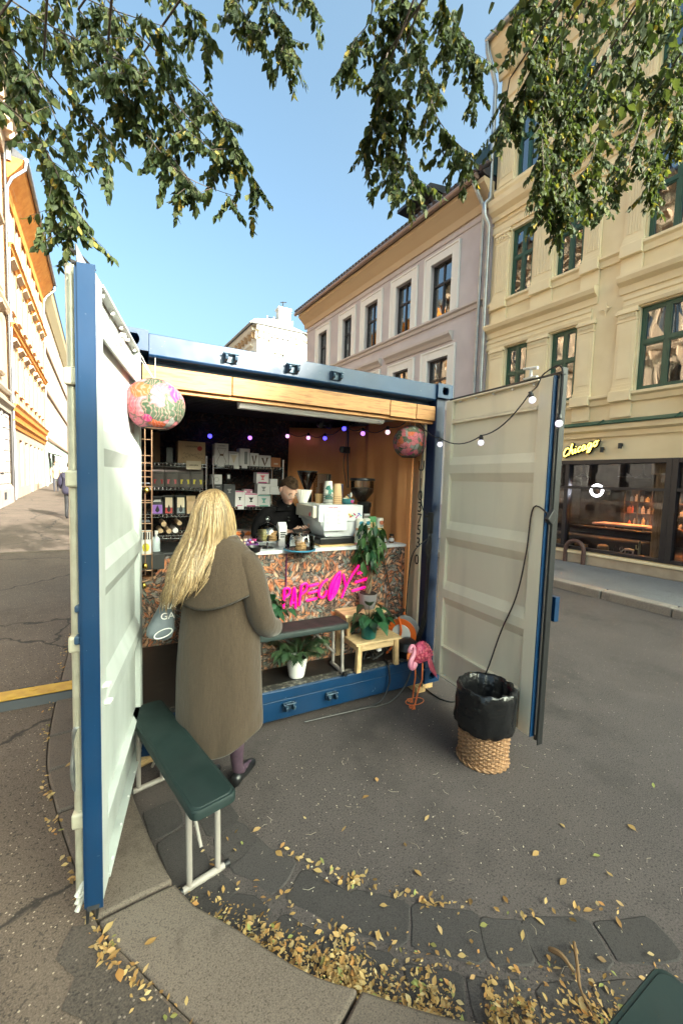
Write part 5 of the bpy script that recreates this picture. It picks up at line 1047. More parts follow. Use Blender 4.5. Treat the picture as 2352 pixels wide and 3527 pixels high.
cupstack(c8, 775,852,562,757, .60, mat('tan paper cup', (.55,.36,.20), .7), mat('tan cup rim', (.42,.26,.13), .7), 'stack of tan paper cups on the espresso machine', 9)
b = MB(); a, c, d, u = rect(c8, 846,868,565,680, .66); a, c, d, u = rect(c8, 846,566,868,680, .66); b.box(a, c, .66, .70, zt+.001, u); tag(b.build('blue_canister', mat('navy tin', (.015,.02,.06), .4), bevel=.004), 'narrow navy tin behind the tan paper cups', 'tin')
a, c, d, u = rect(c8, 615,655,690,745, .72); b = MB(); r = (c-a)/2; b.lathe([(r*.75,0),(r,u-zt),(r*.94,u-zt),(r*.7,.01),(0,.01)], ((a+c)/2,.72,zt+.001), 18); tag(b.build('brown_cup', mat('brown cup', (.40,.24,.10), .7), smooth=True), 'single brown paper cup left of the cup stacks', 'cup')
a, c, d, u = rect(c8, 455,620,602,678, .74); n = 44; b = MB(); r = (c-a)/2; cxx = (a+c)/2
b.loft([[(cxx+r*k*(1+.05*(i % 2))*math.cos(2*math.pi*i/n),.80+r*k*(1+.05*(i % 2))*math.sin(2*math.pi*i/n),z) for i in range(n)] for k, z in ((.45,zt+.001),(1.,u))], cap=False); tag(b.build('paper_filters', mat('filter paper', (.70,.67,.62), .8), solid=.002), 'fluted white paper filters beside the shopkeeper', 'filters')
# teal bowl with odds and ends
a, c, d, u = rect(c8, 857,695,960,760, .58); x = (a+c)/2; r = (c-a)/2; t = thing('teal_bowl', 'teal bowl of trinkets on the espresso machine', 'bowl', (x,.58,zt)); b = MB(); b.lathe([(r*.6,0),(r*.95,.02),(r,.05),(r*.93,.05),(r*.5,.012),(0,.012)], (x,.58,zt+.001), 20); b.build('bowl', mat('teal glaze', (.03,.16,.17), .25), t, smooth=True)
for k, cc in enumerate(((.5,.5,.45),(.45,.3,.15),(.1,.1,.1),(.6,.55,.5))): b = MB(); M = Matrix.Translation((x-.03+.02*k,.58,zt+.05+.012*k)) @ Matrix.Rotation(.5*k,4,'Y'); b.box(-.02,.02,-.008,.008,-.007,.007,M); b.build('trinket', mat('trinket %d' % k, cc, .5), t, bevel=.002)
b = MB(); b.lathe([(0,-.016),(.012,-.01),(.016,0),(.012,.01),(0,.016)], (0,0,0), 12, Matrix.Translation((x+.012,.58-r,zt+.03)) @ Matrix.Diagonal((1,.25,1,1))); b.build('pink_button', MAG, t, smooth=True)
# grinder with hopper of beans
GY = .70; a, c, d, u = rect(c8, 945,540,1125,720, GY); gx = (a+c)/2; r = (c-a)/2; t = thing('coffee_grinder', 'black coffee grinder with a clear hopper of beans', 'grinder', (gx,GY,CTZ)); zl_ = ony(*c8(1035,526),GY).z; z1_ = ony(*c8(1035,610),GY).z; zc = ony(*c8(1035,722),GY).z; zb = ony(*c8(1035,600),GY).z
b = MB(); b.lathe([(r*1.08,zl_-.012),(r*1.1,zl_),(r*1.05,zl_+.012),(0,zl_+.016)], (gx,GY,0), 28); b.build('lid', BLKB, t, smooth=True)
b = MB(); b.lathe([(r*.35,zc),(r*.98,z1_-.03),(r,z1_),(r,zl_-.013)], (gx,GY,0), 28); b.build('hopper', CLG, t, smooth=True)
BEAN = mat('coffee beans', (.035,.016,.008), .4, 0, (.07,.035,.018), 160, bump=1., bs=130)
b = MB(); b.lathe([(r*.32,zc+.002),(r*.95,z1_-.032),(r*.96,zb-.004),(r*.5,zb+.004),(0,zb)], (gx,GY,0), 28); b.build('beans', BEAN, t, smooth=True)
b = MB(); b.cyl((gx,GY-.0,zb),(gx,GY,zl_-.02),.006,8); b.build('center_rod', PINEZ, t)
b = MB(); b.lathe([(r*.55,CTZ),(r*.6,CTZ+.03),(r*.55,zc-.06),(r*.62,zc-.05),(r*.62,zc-.01),(r*.4,zc)], (gx+.03,GY,0), 24); b.build('body', BLKB, t, smooth=True)
b = MB(); p = ony(*c8(1075,860),GY-.09); b.box(p.x-.035, p.x+.035, GY-.10, GY-.09, p.z-.035, p.z+.03); b.build('dial_plate', mat('plate grey', (.25,.22,.2), .5), t)
patch(t, p.x-.028, p.x+.028, p.z+.012, p.z+.024, GY-.10, WINK, 'printed_line')
a, c, d, u = rect(c8, 460,458,625,625, .95); x = (a+c)/2; r = (c-a)/2; t = thing('dark_hopper', 'dark smoked grinder hopper beside the shopkeeper', 'grinder', (x,.95,CTZ)); b = MB(); b.lathe([(r*.25,d),(r*.95,u-.02),(r,u)], (x,.95,0), 24); b.build('hopper', m_glass('smoked glass', (.25,.22,.22), .06), t, smooth=True); b = MB(); b.lathe([(r*.5,CTZ),(r*.5,d-.02),(r*.25,d)], (x,.95,0), 16); b.build('body', BLKB, t, smooth=True)
b = MB(); b.lathe([(r*1.02,u),(r*1.02,u+.01),(0,u+.012)], (x,.95,0), 24); b.build('lid', BLKB, t, smooth=True)
a, c, d, u = rect(c8, 636,475,755,660, .90); b = MB(); b.box(a, c, .9, 1.0, zt, u); tag(b.build('clear_bin', m_glass('pale plastic', (.62,.55,.5), .08)), 'clear plastic bin standing behind the paper cups', 'bin')
# cans and a juice carton
CANB = mat('can rim', (.5,.5,.48), .25, 1.)
def can(cf, x0, y0, x1, y1, Y, base, cc, cc2, label):
    a, c, d, u = rect(cf, x0, y0, x1, y1, Y); r = (c-a)/2; x = (a+c)/2; h = u-d; t = thing('drink_can', label, 'can', (x,Y,base), group='drink cans stacked on the counter')
    b = MB(); b.lathe([(r*.8,base),(r,base+.006),(r,base+h*.90),(r*.82,base+h*.97),(r*.82,base+h),(0,base+h*.985)], (x,Y,0), 18); b.build('can_body', mat('can cream', (.58,.54,.46), .35), t, smooth=True)
    b = MB(); b.lathe([(r*1.004,base+h*.06),(r*1.004,base+h*.2)], (x,Y,0), 18); b.build('can_band', mat('can band %s' % str(cc2), cc2, .4), t, smooth=True)
    b = MB(); M = Matrix.Translation((x,Y-r*.9,base+h*.62)) @ Matrix.Diagonal((1,.35,1,1)); b.lathe([(0,-h*.2),(r*.4,-h*.16),(r*.62,0),(r*.5,h*.15),(0,h*.2)], (0,0,0), 14, M); b.build('round_print', mat('can print %s' % str(cc), cc, .4), t, smooth=True)
    b = MB()
    for k in range(2): b.box(x-r*.5, x+r*.5, Y-r*1.03, Y-r*1.0, base+h*(.30+.07*k), base+h*(.33+.07*k))
    b.build('can_text', INK, t); return base+h
zc1 = 0
for k, (x0, x1, cc, c2_) in enumerate(((972,1020,(.03,.05,.08),(.55,.2,.2)),(1020,1066,(.5,.36,.08),(.55,.2,.2)),(1066,1112,(.06,.05,.05),(.5,.3,.1)),(1114,1162,(.03,.05,.10),(.3,.3,.5)),(1166,1214,(.05,.13,.2),(.5,.1,.1)))):
    zc1 = can(c8, x0,1012,x1,1140, .41, CTZ, cc, c2_, ('first','second','third','fourth','fifth')[k]+' can from the left in the bottom row beside the coffee machine')
zc1 += .001
for k, (x0, x1, cc, c2_) in enumerate(((985,1045,(.04,.22,.32),(.6,.2,.05)),(1048,1104,(.04,.22,.32),(.6,.2,.05)),(1162,1224,(.4,.12,.06),(.55,.35,.1)))):
    can(c8, x0,902,x1,1008, .412, zc1, cc, c2_, ('first can from the left in the upper row','second can from the left in the upper row','can at the right end of the upper row')[k])
a, c, d, u = rect(c8, 1106,905,1160,1025, .40); t = thing('juice_carton', 'green juice carton among the upper cans', 'carton', ((a+c)/2,.42,zc1)); b = MB(); b.box(a, c, .40, .43, zc1, zc1+(u-d)); b.build('carton_body', mat('green carton', (.10,.30,.12), .45), t); patch(t, a+.008, c-.008, zc1+.02, zc1+.07, .40, mat('carton print', (.5,.3,.15), .5))
# jars on a tray at the end of the counter
for k, x in enumerate((1235,1300)):
    p = onc(c8, x, 1112); y = .45; q = ony(*c8(x,1090),y); t = thing('spice_jar', ('left','right')[k]+' small dark jar at the right end of the counter', 'jar', (q.x,y,CTZ)); b = MB(); b.lathe([(.022,0),(.024,.004),(.024,.055),(.018,.065),(0,.066)], (q.x,y,CTZ), 14); b.build('jar', mat('amber jar', (.12,.05,.02), .2), t, smooth=True); b = MB(); b.lathe([(.02,.066),(.021,.082),(0,.083)], (q.x,y,CTZ), 14); b.build('lid', BLKB, t, smooth=True); b = MB(); b.lathe([(.0245,.015),(.0245,.045)], (q.x,y,CTZ), 14); b.build('jar_label', WBOX, t, smooth=True)
# ------------------------------------------------------------------ neon sign
SGN = thing('neon_sign', 'hot pink PAPEGØYE lettering on the wallpapered counter front', 'sign', ony(*c2(660,420),.33))
NEON = mat('hot pink neon', (.80,.0,.16), .4, emis=(1,.0,.20), es=.32); NY = .335
def npt(x, y): return ony(*c2(x,y), NY)
LETS = [[[(312,432),(309,510),(304,590)],[(312,432),(340,424),(358,440),(350,475),(318,500)]],
 [[(362,572),(380,500),(396,420),(404,500),(406,588)],[(374,545),(403,545)]],
 [[(455,398),(445,480),(436,562)],[(455,398),(490,385),(503,408),(485,450),(446,480)]],
 [[(524,406),(590,388)],[(518,466),(584,446)],[(504,526),(574,510)]],
 [[(668,352),(630,385),(603,440),(602,485),(628,502),(652,480),(662,448)]],
 [[(772,292),(735,330),(700,400),(686,470),(690,518),(720,490),(752,430),(770,360),(772,292)],[(757,340),(728,400),(706,460)],[(745,380),(715,470)],[(735,330),(705,420)],[(765,330),(740,420),(700,500)]],
 [[(804,312),(812,360),(822,402)],[(928,238),(880,310),(830,400),(790,500)]],
 [[(925,302),(1030,268)],[(906,374),(1004,346)],[(880,446),(978,416)]]]
for L in LETS:
    b = MB()
    for st in L:
        pts = catmull([tuple(npt(*q)) for q in st], 6) if len(st) > 2 else [npt(*st[0]), npt(*st[0]).lerp(npt(*st[1]),.5), npt(*st[1])]
        r = .0115 if len(L) in (3,5) else .0095
        n = len(pts); dv = (pts[1]-pts[0]).normalized(); de = (pts[-1]-pts[-2]).normalized()
        full = [pts[0]-dv*r*.85, pts[0]-dv*r*.5]+pts+[pts[-1]+de*r*.5, pts[-1]+de*r*.85]
        b.tube(full, [r*.5,r*.85]+[r]*n+[r*.85,r*.5], 10)
    b.build('neon_letter', NEON, SGN, smooth=True)
for x, z1 in ((330,1.213),(1030,1.213)):
    p = npt(x, 400 if x < 500 else 270); b = MB(); b.cyl((p.x,NY,p.z),(p.x,NY+.012,z1),.003,6); b.build('hanging_wire', PURP, SGN)
# ------------------------------------------------------------------ orange curtain, fascia light, spots
OCUR = mat('orange curtain cloth', (.80,.32,.11), .85, 0, (.86,.38,.14), 2.5, 5, bump=.25, bs=260)
path = [(2.325,.27),(2.345,.30),(2.355,.36),(2.335,.45),(2.35,.62),(2.33,.85),(2.29,1.0),(2.33,1.12),(2.24,1.25),(2.16,1.42),(2.09,1.55),(1.98,1.66),(1.86,1.74),(1.72,1.80)]
cp = catmull([(x, y, 0) for x, y in path], 6); b = MB(); rows = []
for k, z in enumerate((.30,.7,1.1,1.5,1.9,2.2,2.40)):
    rows.append([(p.x+(.012*math.sin(i*.75+z*1.5)+.006*math.sin(i*1.7-z*2))*min(1,(2.6-z))-.012*(i < 3)*(2.4-z), p.y+.008*math.sin(i*.9+z), z) for i, p in enumerate(cp)])
b.loft(rows, cap=False, closed=False); tag(b.build('curtain', OCUR, smooth='all', solid=.003), 'orange cloth curtain lining the right kiosk wall', 'curtain')
tl = thing('batten_light', 'white batten light fixed under the wooden fascia', 'light', (1.3,.13,2.3))
A_, B_ = ony(548,912,.13), ony(880,955,.13); b = MB(); b.prism([(A_.x,.11,2.33),(A_.x,.10,2.30),(A_.x,.13,2.275),(A_.x,.17,2.275),(A_.x,.18,2.33)], (B_.x-A_.x,0,0)); b.build('housing', mat('white batten', (.66,.63,.60), .4), tl, bevel=.004)
for k in (.35,.65): b = MB(); x = A_.x+(B_.x-A_.x)*k; b.box(x-.008, x+.008, .098, .108, 2.31, 2.318); b.build('clip', BLACKM, tl)
b = MB(); b.box(B_.x-.06, B_.x-.02, .108, .1115, 2.285, 2.30); b.build('rating_sticker', GRYI, tl)
p = ony(*c8(690,30),1.0); t = thing('twin_spotlight', 'black twin spotlight high at the back of the kiosk', 'light', p)
for s in (-1,1): b = MB(); b.cyl(p+Vector((s*.04,.03,0)), p+Vector((s*.05,-.05,-.02)), .024, 14); b.build('lamp_head', BLACKM, t, smooth=True)
b = MB(); b.cyl(p+Vector((0,0,.0)), p+Vector((0,0,.10)), .008, 8); b.box(p.x-.05, p.x+.05, p.y-.01, p.y+.01, p.z-.008, p.z+.008); b.build('bracket', BLACKM, t)
# black transformer and its leads hanging on the curtain
p = ony(*c8(890,258),1.05); t = thing('transformer', 'black transformer hanging on the curtain above the cups', 'power supply', p); b = MB(); b.box(p.x-.005, p.x+.04, p.y-.02, p.y+.02, p.z-.035, p.z+.03); b.lathe([(0,-.035),(.03,-.03),(.038,0),(.03,.03),(0,.035)], (0,0,0), 14, Matrix.Translation((p.x-.03,p.y,p.z)) @ Matrix.Diagonal((1.2,.6,1,1))); b.build('housing', BLACKM, t, smooth=True)
b = MB(); q = ony(*c8(915,600),1.05); b.tube(catmull([(p.x+.02,p.y,2.42),p+Vector((.02,-.01,.05)),p+Vector((.025,0,-.1)),(q.x,q.y,q.z)],5), .007, 6); b.tube(catmull([(p.x+.0,p.y,2.42),p+Vector((.0,-.01,.05)),p+Vector((-.02,0,-.15)),(q.x-.02,q.y,q.z)],5), .004, 6); b.build('lead', BLACKM, t, smooth=True)
# ------------------------------------------------------------------ string lights
stg = thing('string_lights', 'festoon string of violet bulbs round the kiosk and along the right door', 'string lights', (1.5,.5,2.2))
PRp = lambda x, y: onp(x, y, PR(0,0,0), (PR(0,1,0)-PR(0,0,0)).normalized())
BL = [(ony(482,1001,1.70),0),(ony(574,1005,1.72),1),(ony(660,1001,1.74),2),(ony(708,1005,1.62),2),(ony(746,1006,1.40),0),(ony(790,984,1.05),0),(ony(833,995,.80),1),(ony(890,992,.50),3),(ony(950,961,.16),4),(ony(1010,1020,-.12),4),(PR(.33,.05,0),4),(PR(.80,.05,0),4),(PR(DW+.06,.02,0),4)]
BL[10] = (onp(1104,1016,PR(0,.04,0),(PR(0,1,0)-PR(0,0,0)).normalized()),4); BL[11] = (onp(1222,918,PR(0,.05,0),(PR(0,1,0)-PR(0,0,0)).normalized()),4); BL[12] = (onp(1283,972,PR(0,.01,0),(PR(0,1,0)-PR(0,0,0)).normalized()),4)
bm = [mat('bulb blue', (.1,.08,.5), .3, emis=(.06,.05,1.), es=.8), mat('bulb violet', (.3,.15,.5), .3, emis=(.4,.15,.9), es=.55), mat('bulb pink', (.45,.25,.45), .3, emis=(.75,.35,.8), es=.45), mat('bulb pale pink', (.55,.42,.45), .3, emis=(.9,.6,.75), es=.35), mat('bulb white', (.66,.62,.68), .25, emis=(.8,.75,.95), es=.22)]
cab = []
for i, (p, k) in enumerate(BL):
    r = .022; up = Vector((0,0,1)); 
    if i == 11: up = Vector((-.1,.3,1)).normalized()
    b = MB(); M = up.to_track_quat('Z','Y').to_matrix().to_4x4(); M.translation = p
    b.lathe([(0,-r),(r*.5,-r*.87),(r*.87,-r*.5),(r,0),(r*.87,r*.5),(r*.5,r*.9)], (0,0,0), 16, M); b.build('bulb', bm[k], stg, smooth=True)
    b = MB(); b.lathe([(r*.55,r*.85),(r*.72,r*1.1),(r*.72,r*1.7),(r*.55,r*1.9),(r*.55,r*2.5),(0,r*2.6)], (0,0,0), 12, M); b.build('socket', BLACKM, stg, smooth=True)
    cab.append(p+up*r*2.3)
for i in range(len(cab)-1):
    a, c = cab[i], cab[i+1]; n = 8; sag = .03+.06*(a-c).length; zt_ = 0
    if i == 11: continue
    pts = [a.lerp(c, k/n)-Vector((0,0,sag*4*(k/n)*(1-k/n))) for k in range(n+1)]
    b = MB(); b.tube(pts, .0045, 6); b.build('cable', BLACKM, stg, smooth=True)
tpx = PR(DW-.05,.02,ZD1+.02); b = MB(); b.tube(catmull([cab[11],cab[11].lerp(tpx,.5)-Vector((0,0,.02)),tpx,PR(DW+.05,-.01,ZD1+.03),PR(DW+.06,.0,2.2),cab[12]],5), .0045, 6); b.build('cable', BLACKM, stg, smooth=True)
q = PR(DW+.05,.0,1.62); b = MB(); b.tube(catmull([cab[12],PR(DW+.045,.012,2.0),q],4), .004, 6); b.build('cable', BLACKM, stg, smooth=True)
b = MB(); b.box(-.03,.03,-.015,.015,-.04,.04, Matrix.Translation(q) @ Matrix.Rotation(.7,4,'Y')); b.build('controller', BLACKM, stg, bevel=.004)
dn = (PR(0,1,0)-PR(0,0,0)).normalized(); lead = [q]+[onp(x, y, PR(0,.015,0), dn) for x, y in ((1225,1165),(1208,1270),(1185,1370),(1150,1450),(1118,1540),(1103,1560))]
b = MB(); b.tube(catmull(lead,6), .005, 6); b.build('lead', mat('brown lead', (.03,.02,.015), .5), stg, smooth=True)
b = MB(); q = PR(.80,-.02,ZD1+.02)+Vector((0,0,.0)); b.tube([q+Vector((-.0,.06,.075)), q+Vector((0,-.05,.06))], [.008,.012], 8); b.cyl(q, q+Vector((0,0,.07)), .010, 8); b.box(q.x-.012, q.x+.012, q.y-.05, q.y+.05, q.z, q.z+.012); tag(b.build('cleat', mat('grey plastic clamp', (.55,.55,.53), .5), bevel=.003), 'pale clamp on the top edge of the right door', 'clamp')
# ------------------------------------------------------------------ paper lanterns
def m_lantern(name, sc):
    n = NT(name, .8); w = n.noise(9., det=3, out='Color'); v = n.N('VectorMath', operation='MULTIPLY_ADD', i_0=w, i_1=(.10,)*3, i_2=n.tc).outputs[0]
    vo = n.N('TexVoronoi', feature='F1', i_Vector=v, i_Scale=sc); s = n.N('SeparateColor', i_0=vo.outputs['Color'])
    c = n.ramp(s.outputs[0], [(0,(.40,.075,.10)),(.2,(.022,.05,.022)),(.34,(.42,.11,.13)),(.5,(.15,.18,.165)),(.62,(.42,.07,.015)),(.70,(.40,.10,.14)),(.82,(.045,.07,.04)),(.92,(.34,.02,.11))], 'CONSTANT')
    st = n.N('TexWave', i_Vector=v, i_Scale=sc*1.2, i_Distortion=12., i_Detail=2.).outputs['Fac']
    c = n.mix(n.ramp(st, [(.6, G(0.)), (.95, G(.35))]), c, (.45,.24,.22)); ed = n.N('TexVoronoi', feature='DISTANCE_TO_EDGE', i_Vector=v, i_Scale=sc).outputs['Distance']
    c = n.mix(n.ramp(ed, [(.015, G(.75)), (.05, G(0.))]), c, (.05,.07,.05)); n.col(c)
    n.b.inputs['Subsurface Weight'].default_value = .0; n.bump(n.N('TexWave', i_Vector=n.tc, i_Scale=14., bands_direction='Z').outputs['Fac'], .25, .004); return n.M
def lantern(label, p, rx, rz, m, strings):
    t = thing('paper_lantern', label, 'lantern', p); b = MB(); n = 14; prof = []
    for k in range(n+1): a = -math.pi/2+.45+(math.pi-.8)*k/n; prof.append((rx*math.cos(a)*(1+.006*(k % 2)), rz*math.sin(a)))
    b.lathe(prof, p, 36); b.f = [f for f in b.f if len(f) == 4]; b.build('shade', m, t, smooth=True, solid=.002)
    z0 = prof[0][1]; b = MB(); b.lathe([(prof[0][0]*.97,z0+.004),(prof[0][0]*.5,z0+.008),(0,z0+.01)], p, 30); b.build('bottom_panel', mat('lantern pink paper', (.62,.25,.20), .8, 0, (.45,.30,.12), 30), t, smooth=True)
    b = MB(); b.tube([p+Vector((prof[0][0]*math.cos(a*.2),prof[0][0]*math.sin(a*.2),z0)) for a in range(32)], .003, 5); b.tube([p+Vector((prof[-1][0]*math.cos(a*.2),prof[-1][0]*math.sin(a*.2),prof[-1][1])) for a in range(32)], .003, 5); b.build('wire_ring', BLACKM, t)
    b = MB()
    for s in strings: b.tube([p+Vector((0,0,prof[-1][1])), s], .0018, 4)
    b.build('string', mat('white string', (.6,.58,.52), .8), t)
    return t
def fdist(p): return (p-CAM).dot(FWD)
p = ony(356,930,-.26); k = fdist(p)/FPX
lantern('large flamingo-patterned paper lantern hanging by the left door', p, 71*k/1.10, 61*k/1.05, m_lantern('lantern print big', 14.), [PL(.03,.0,2.45), Vector((.2,.04,2.50)), PL(.06,.01,2.46)])
p = ony(940,1015,.20); k = fdist(p)/FPX
lantern('small bright patterned paper lantern before the orange curtain', p, 37.5*k, 38*k, m_lantern('lantern print small', 26.), [Vector((p.x,.2,2.34))])
# ------------------------------------------------------------------ copper wire rack by the left post, blue packs on it
COPP = mat('copper wire', (.62,.36,.22), .3, .9); t = thing('wire_rack', 'copper wire grid rack hung at the left post of the kiosk', 'rack', (.2,.14,1.1))
ya = .16; x0 = ony(333,1150,ya).x; x1 = ony(347,1150,ya).x+.004; b = MB(); zt_, zb_ = 2.18, ony(340,1320,ya).z
for x in (x0, x1): b.cyl((x,ya,zb_),(x,ya,zt_),.004,6)
b.tube(catmull([(x1,ya,zb_),(x1-.01,ya,zb_-.03),(x0-.05,ya,zb_-.05)],4), .004, 6); b.build('upright', COPP, t, smooth=True)
b = MB()
for k, y in enumerate((1009,1046,1063,1081,1095,1117,1149,1154,1202,1220,1273,1310)): z = ony(340,y,ya).z; b.cyl((x0-.07 if k % 2 == 0 else x0-.03,ya,z),(x1,ya,z),.003,6)
b.build('rung', COPP, t)
b = MB()
for y in (1108,1197): z = ony(330,y,ya).z; b.box(x0-.09, x1-.01, ya, ya+.10, z-.006, z)
b.build('wire_basket', mat('slate tray', (.08,.09,.10), .5), t)
for k, (y0, y1) in enumerate(((1015,1100),(1145,1195))):
    z0, z1 = ony(325,y1,ya).z, ony(325,y0,ya).z; b = MB(); b.loft([[(x0-.08+.06*i/3,ya+.03+.03*j,z) for i, j in ((0,0),(3,0),(3,1),(0,1))] for z in (z0, (z0+z1)/2, z1)]); tag(b.build('blue_pouch', mat('blue foil', (.02,.06,.42), .25), bevel=.006), ('upper','lower')[k]+' shiny blue pouch on the copper rack', 'pouch')
for k, (px, py) in enumerate(((336,1125),(333,1300),(330,1345))):
    p = ony(px, py, ya-.02); b = MB(); b.lathe([(0,-.022),(.014,-.014),(.018,0),(.012,.014),(.006,.02),(0,.022)], p, 12); tag(b.build('brass_bell', mat('brass', (.55,.38,.08), .25, 1.), smooth=True), ('top','middle','lowest')[k]+' golden ornament hung on the copper rack', 'ornament')
# ================================================================== furniture, plants and small things
GRNP = m_paint('dark green bench paint', (.006,.019,.018), (.15,.18,.17), .74, .6)
BLEG = m_paint('bench leg paint', (.34,.30,.27), (.12,.09,.07), .66, .45)
def bench(label, A, B, w, zs, zf, legs=(.13,.13), brace=True):
    # A, B: mid points of the two short ends at seat level
    A = Vector((A[0],A[1],0)); B = Vector((B[0],B[1],0)); d = (B-A).normalized(); n = Vector((-d.y,d.x,0)); L = (B-A).length
    t = thing('folding_bench', label, 'bench', ((A.x+B.x)/2,(A.y+B.y)/2,zf))
    def P(u, v, z): return A+d*u+n*v+Vector((0,0,z))
    b = MB(); r = .035; out = []
    for cx, cy, a0 in ((L-r,w/2-r,0),(r,w/2-r,90),(r,-w/2+r,180),(L-r,-w/2+r,270)):
        for k in range(5): a = rad(a0+k*22.5); out.append((cx+r*math.cos(a), cy+r*math.sin(a)))
    rings = []
    for z, k in ((zs-.042,.0),(zs-.010,.0),(zs-.004,.004),(zs-.0035,.013),(zs,.016)): rings.append([P(L/2+(x-L/2)*(1-k/(L/2)), y*(1-k/(w/2)), z) for x, y in out])
    b.loft(rings); b.build('seat', GRNP, t, smooth=True)
    for s, u in ((0,legs[0]),(1,L-legs[1])):
        for v in (-1,1): b = MB(); b.cyl(P(u,v*(w/2-.035),zs-.042), P(u+(.012 if s else -.012),v*(w/2-.035),zf+.02), .013, 10); b.build('leg', BLEG, t, smooth=True)
        b = MB(); b.cyl(P(u+(.012 if s else -.012),-w/2+.005,zf+.016), P(u+(.012 if s else -.012),w/2-.005,zf+.016), .0155, 10); fo = b.build('foot_bar', BLEG, t, smooth=True)
        for v in (-1,1): b = MB(); b.cyl(P(u+(.012 if s else -.012),v*(w/2-.005),zf+.016), P(u+(.012 if s else -.012),v*(w/2+.02),zf+.016), .017, 10); b.build('end_cap', RUBB, fo, smooth=True)
        if brace: b = MB(); b.cyl(P(u+(.02 if s == 0 else -.02),0,zf+.14), P(u+(.22 if s == 0 else -.22),0,zs-.05), .008, 8); b.build('brace', BLEG, t, smooth=True)
    return t
bench('dark green folding bench by the left door, the blonde customer beside it', (.356,-1.05), (.125,-.10), .20, .45, 0.)
bench('dark green folding bench inside the kiosk under the pink sign', (1.58,.125), (.55,.125), .23, .70, .285, (.05,.12))
bench('dark green bench corner at the bottom right, closest to the photographer', (1.378,-2.32), (.45,-2.36), .25, .45, .0)
# step stool -----------------------------------------------------------------
st = thing('step_stool', 'pine step stool holding two potted plants beside the cable reel', 'stool', (1.84,.18,.285))
PST = m_wood('stool wood', (.52,.34,.16), (.68,.48,.26), 0)
b = MB(); b.box(1.63, 2.07, -.01, .20, .505, .525); b.build('lower_step', PST, st, bevel=.004)
b = MB(); b.box(1.62, 2.02, .16, .375, .685, .707); b.build('upper_step', PST, st, bevel=.004)
def leg(x0, y0, z0, x1, y1, z1, w=.020): 
    b = MB(); b.hexa([(x0-w,y0-w,z0),(x0+w,y0-w,z0),(x0+w,y0+w,z0),(x0-w,y0+w,z0),(x1-w,y1-w,z1),(x1+w,y1-w,z1),(x1+w,y1+w,z1),(x1-w,y1+w,z1)]); b.build('leg', PINEZ, st, bevel=.003)
leg(1.665,.015,.286,1.675,.02,.504); leg(2.035,.015,.286,2.025,.02,.504); leg(1.665,.375,.286,1.65,.345,.684); leg(2.035,.375,.286,1.99,.345,.684); leg(1.67,.195,.526,1.655,.185,.684,.018); leg(2.03,.195,.526,1.985,.185,.684,.018)
for x in (1.655,2.02): b = MB(); b.box(x, x+.02, .035, .355, .455, .50); b.build('side_rail', PST, st, bevel=.003)
for x in (1.65,1.975): b = MB(); b.box(x, x+.02, .20, .33, .635, .684); b.build('side_rail', PST, st, bevel=.003)
b = MB(); b.box(1.695, 2.005, .012, .028, .45, .504); b.build('front_rail', PST, st, bevel=.003); b = MB(); b.box(1.675, 1.97, .175, .19, .635, .684); b.build('front_rail', PST, st, bevel=.003)
# plants -----------------------------------------------------------------
def m_leaf(name, c1, c2, tr=.25, rnd=.25, rough=.45):
    n = NT(name, rough); a = n.noise(18., det=2); c = n.ramp(a, [(.3,c1),(.7,c2)])
    oi = n.N('ObjectInfo').outputs['Random']; c = n.mix(1., c, n.ramp(oi, [(0, G(1-rnd)), (1, G(1+rnd))]), 'MULTIPLY'); n.col(c)
    t = n.N('BsdfTranslucent'); n.L(c, t.inputs[0]); mx = n.N('MixShader', i_0=tr); n.L(n.b.outputs[0], mx.inputs[1]); n.L(t.outputs[0], mx.inputs[2]); n.L(mx.outputs[0], n.t.nodes['Material Output'].inputs[0]); return n.M
LG1 = m_leaf('dark glossy leaf', (.012,.055,.02), (.025,.09,.035)); LG2 = m_leaf('mid leaf', (.04,.10,.022), (.07,.15,.04)); LG3 = m_leaf('palm leaf', (.02,.05,.022), (.05,.085,.035))
def leaf(b, p, d, up, L, w, curl=.3, n=5, shape=None):
    d = Vector(d).normalized(); s = d.cross(Vector(up)); s = s.normalized() if s.length > 1e-4 else Vector((1,0,0)); u = s.cross(d)
    shape = shape or (0.,.62,.98,.86,.45,0.); n = len(shape)-1; vs = []; q = Vector(p)
    for i in range(n+1):
        t = i/n; c = q+d*(L*t)-u*(curl*L*t*t); k = shape[i]*w/2; vs += [c-s*k+u*k*.25, c, c+s*k+u*k*.25]
    fs = []
    for i in range(n):
        a = i*3; fs += [(a,a+1,a+4,a+3),(a+1,a+2,a+5,a+4)]
    b.add(vs, fs)
def pot(t, p, r0, r1, h, m, rings=0, soil=True):
    prof = [(r0*.9,0),(r0,.006)]
    for k in range(rings*2+1): z = .01+(h-.02)*k/(rings*2 or 1); r = r0+(r1-r0)*z/h; prof.append((r*(1.0 if k % 2 == 0 else 1.025), z))
    prof += [(r1,h-.006),(r1,h),(r1*.93,h),(r1*.9,h-.02)]
    b = MB(); b.lathe(prof, p, 28); b.build('pot', m, t, smooth=True)
    if soil: b = MB(); b.lathe([(r1*.92,h-.018),(r1*.5,h-.012),(0,h-.014)], p, 20); b.build('soil', mat('potting soil', (.025,.018,.013), .95, bump=1., bs=60), t)
def R(a, c): return random.uniform(a, c)
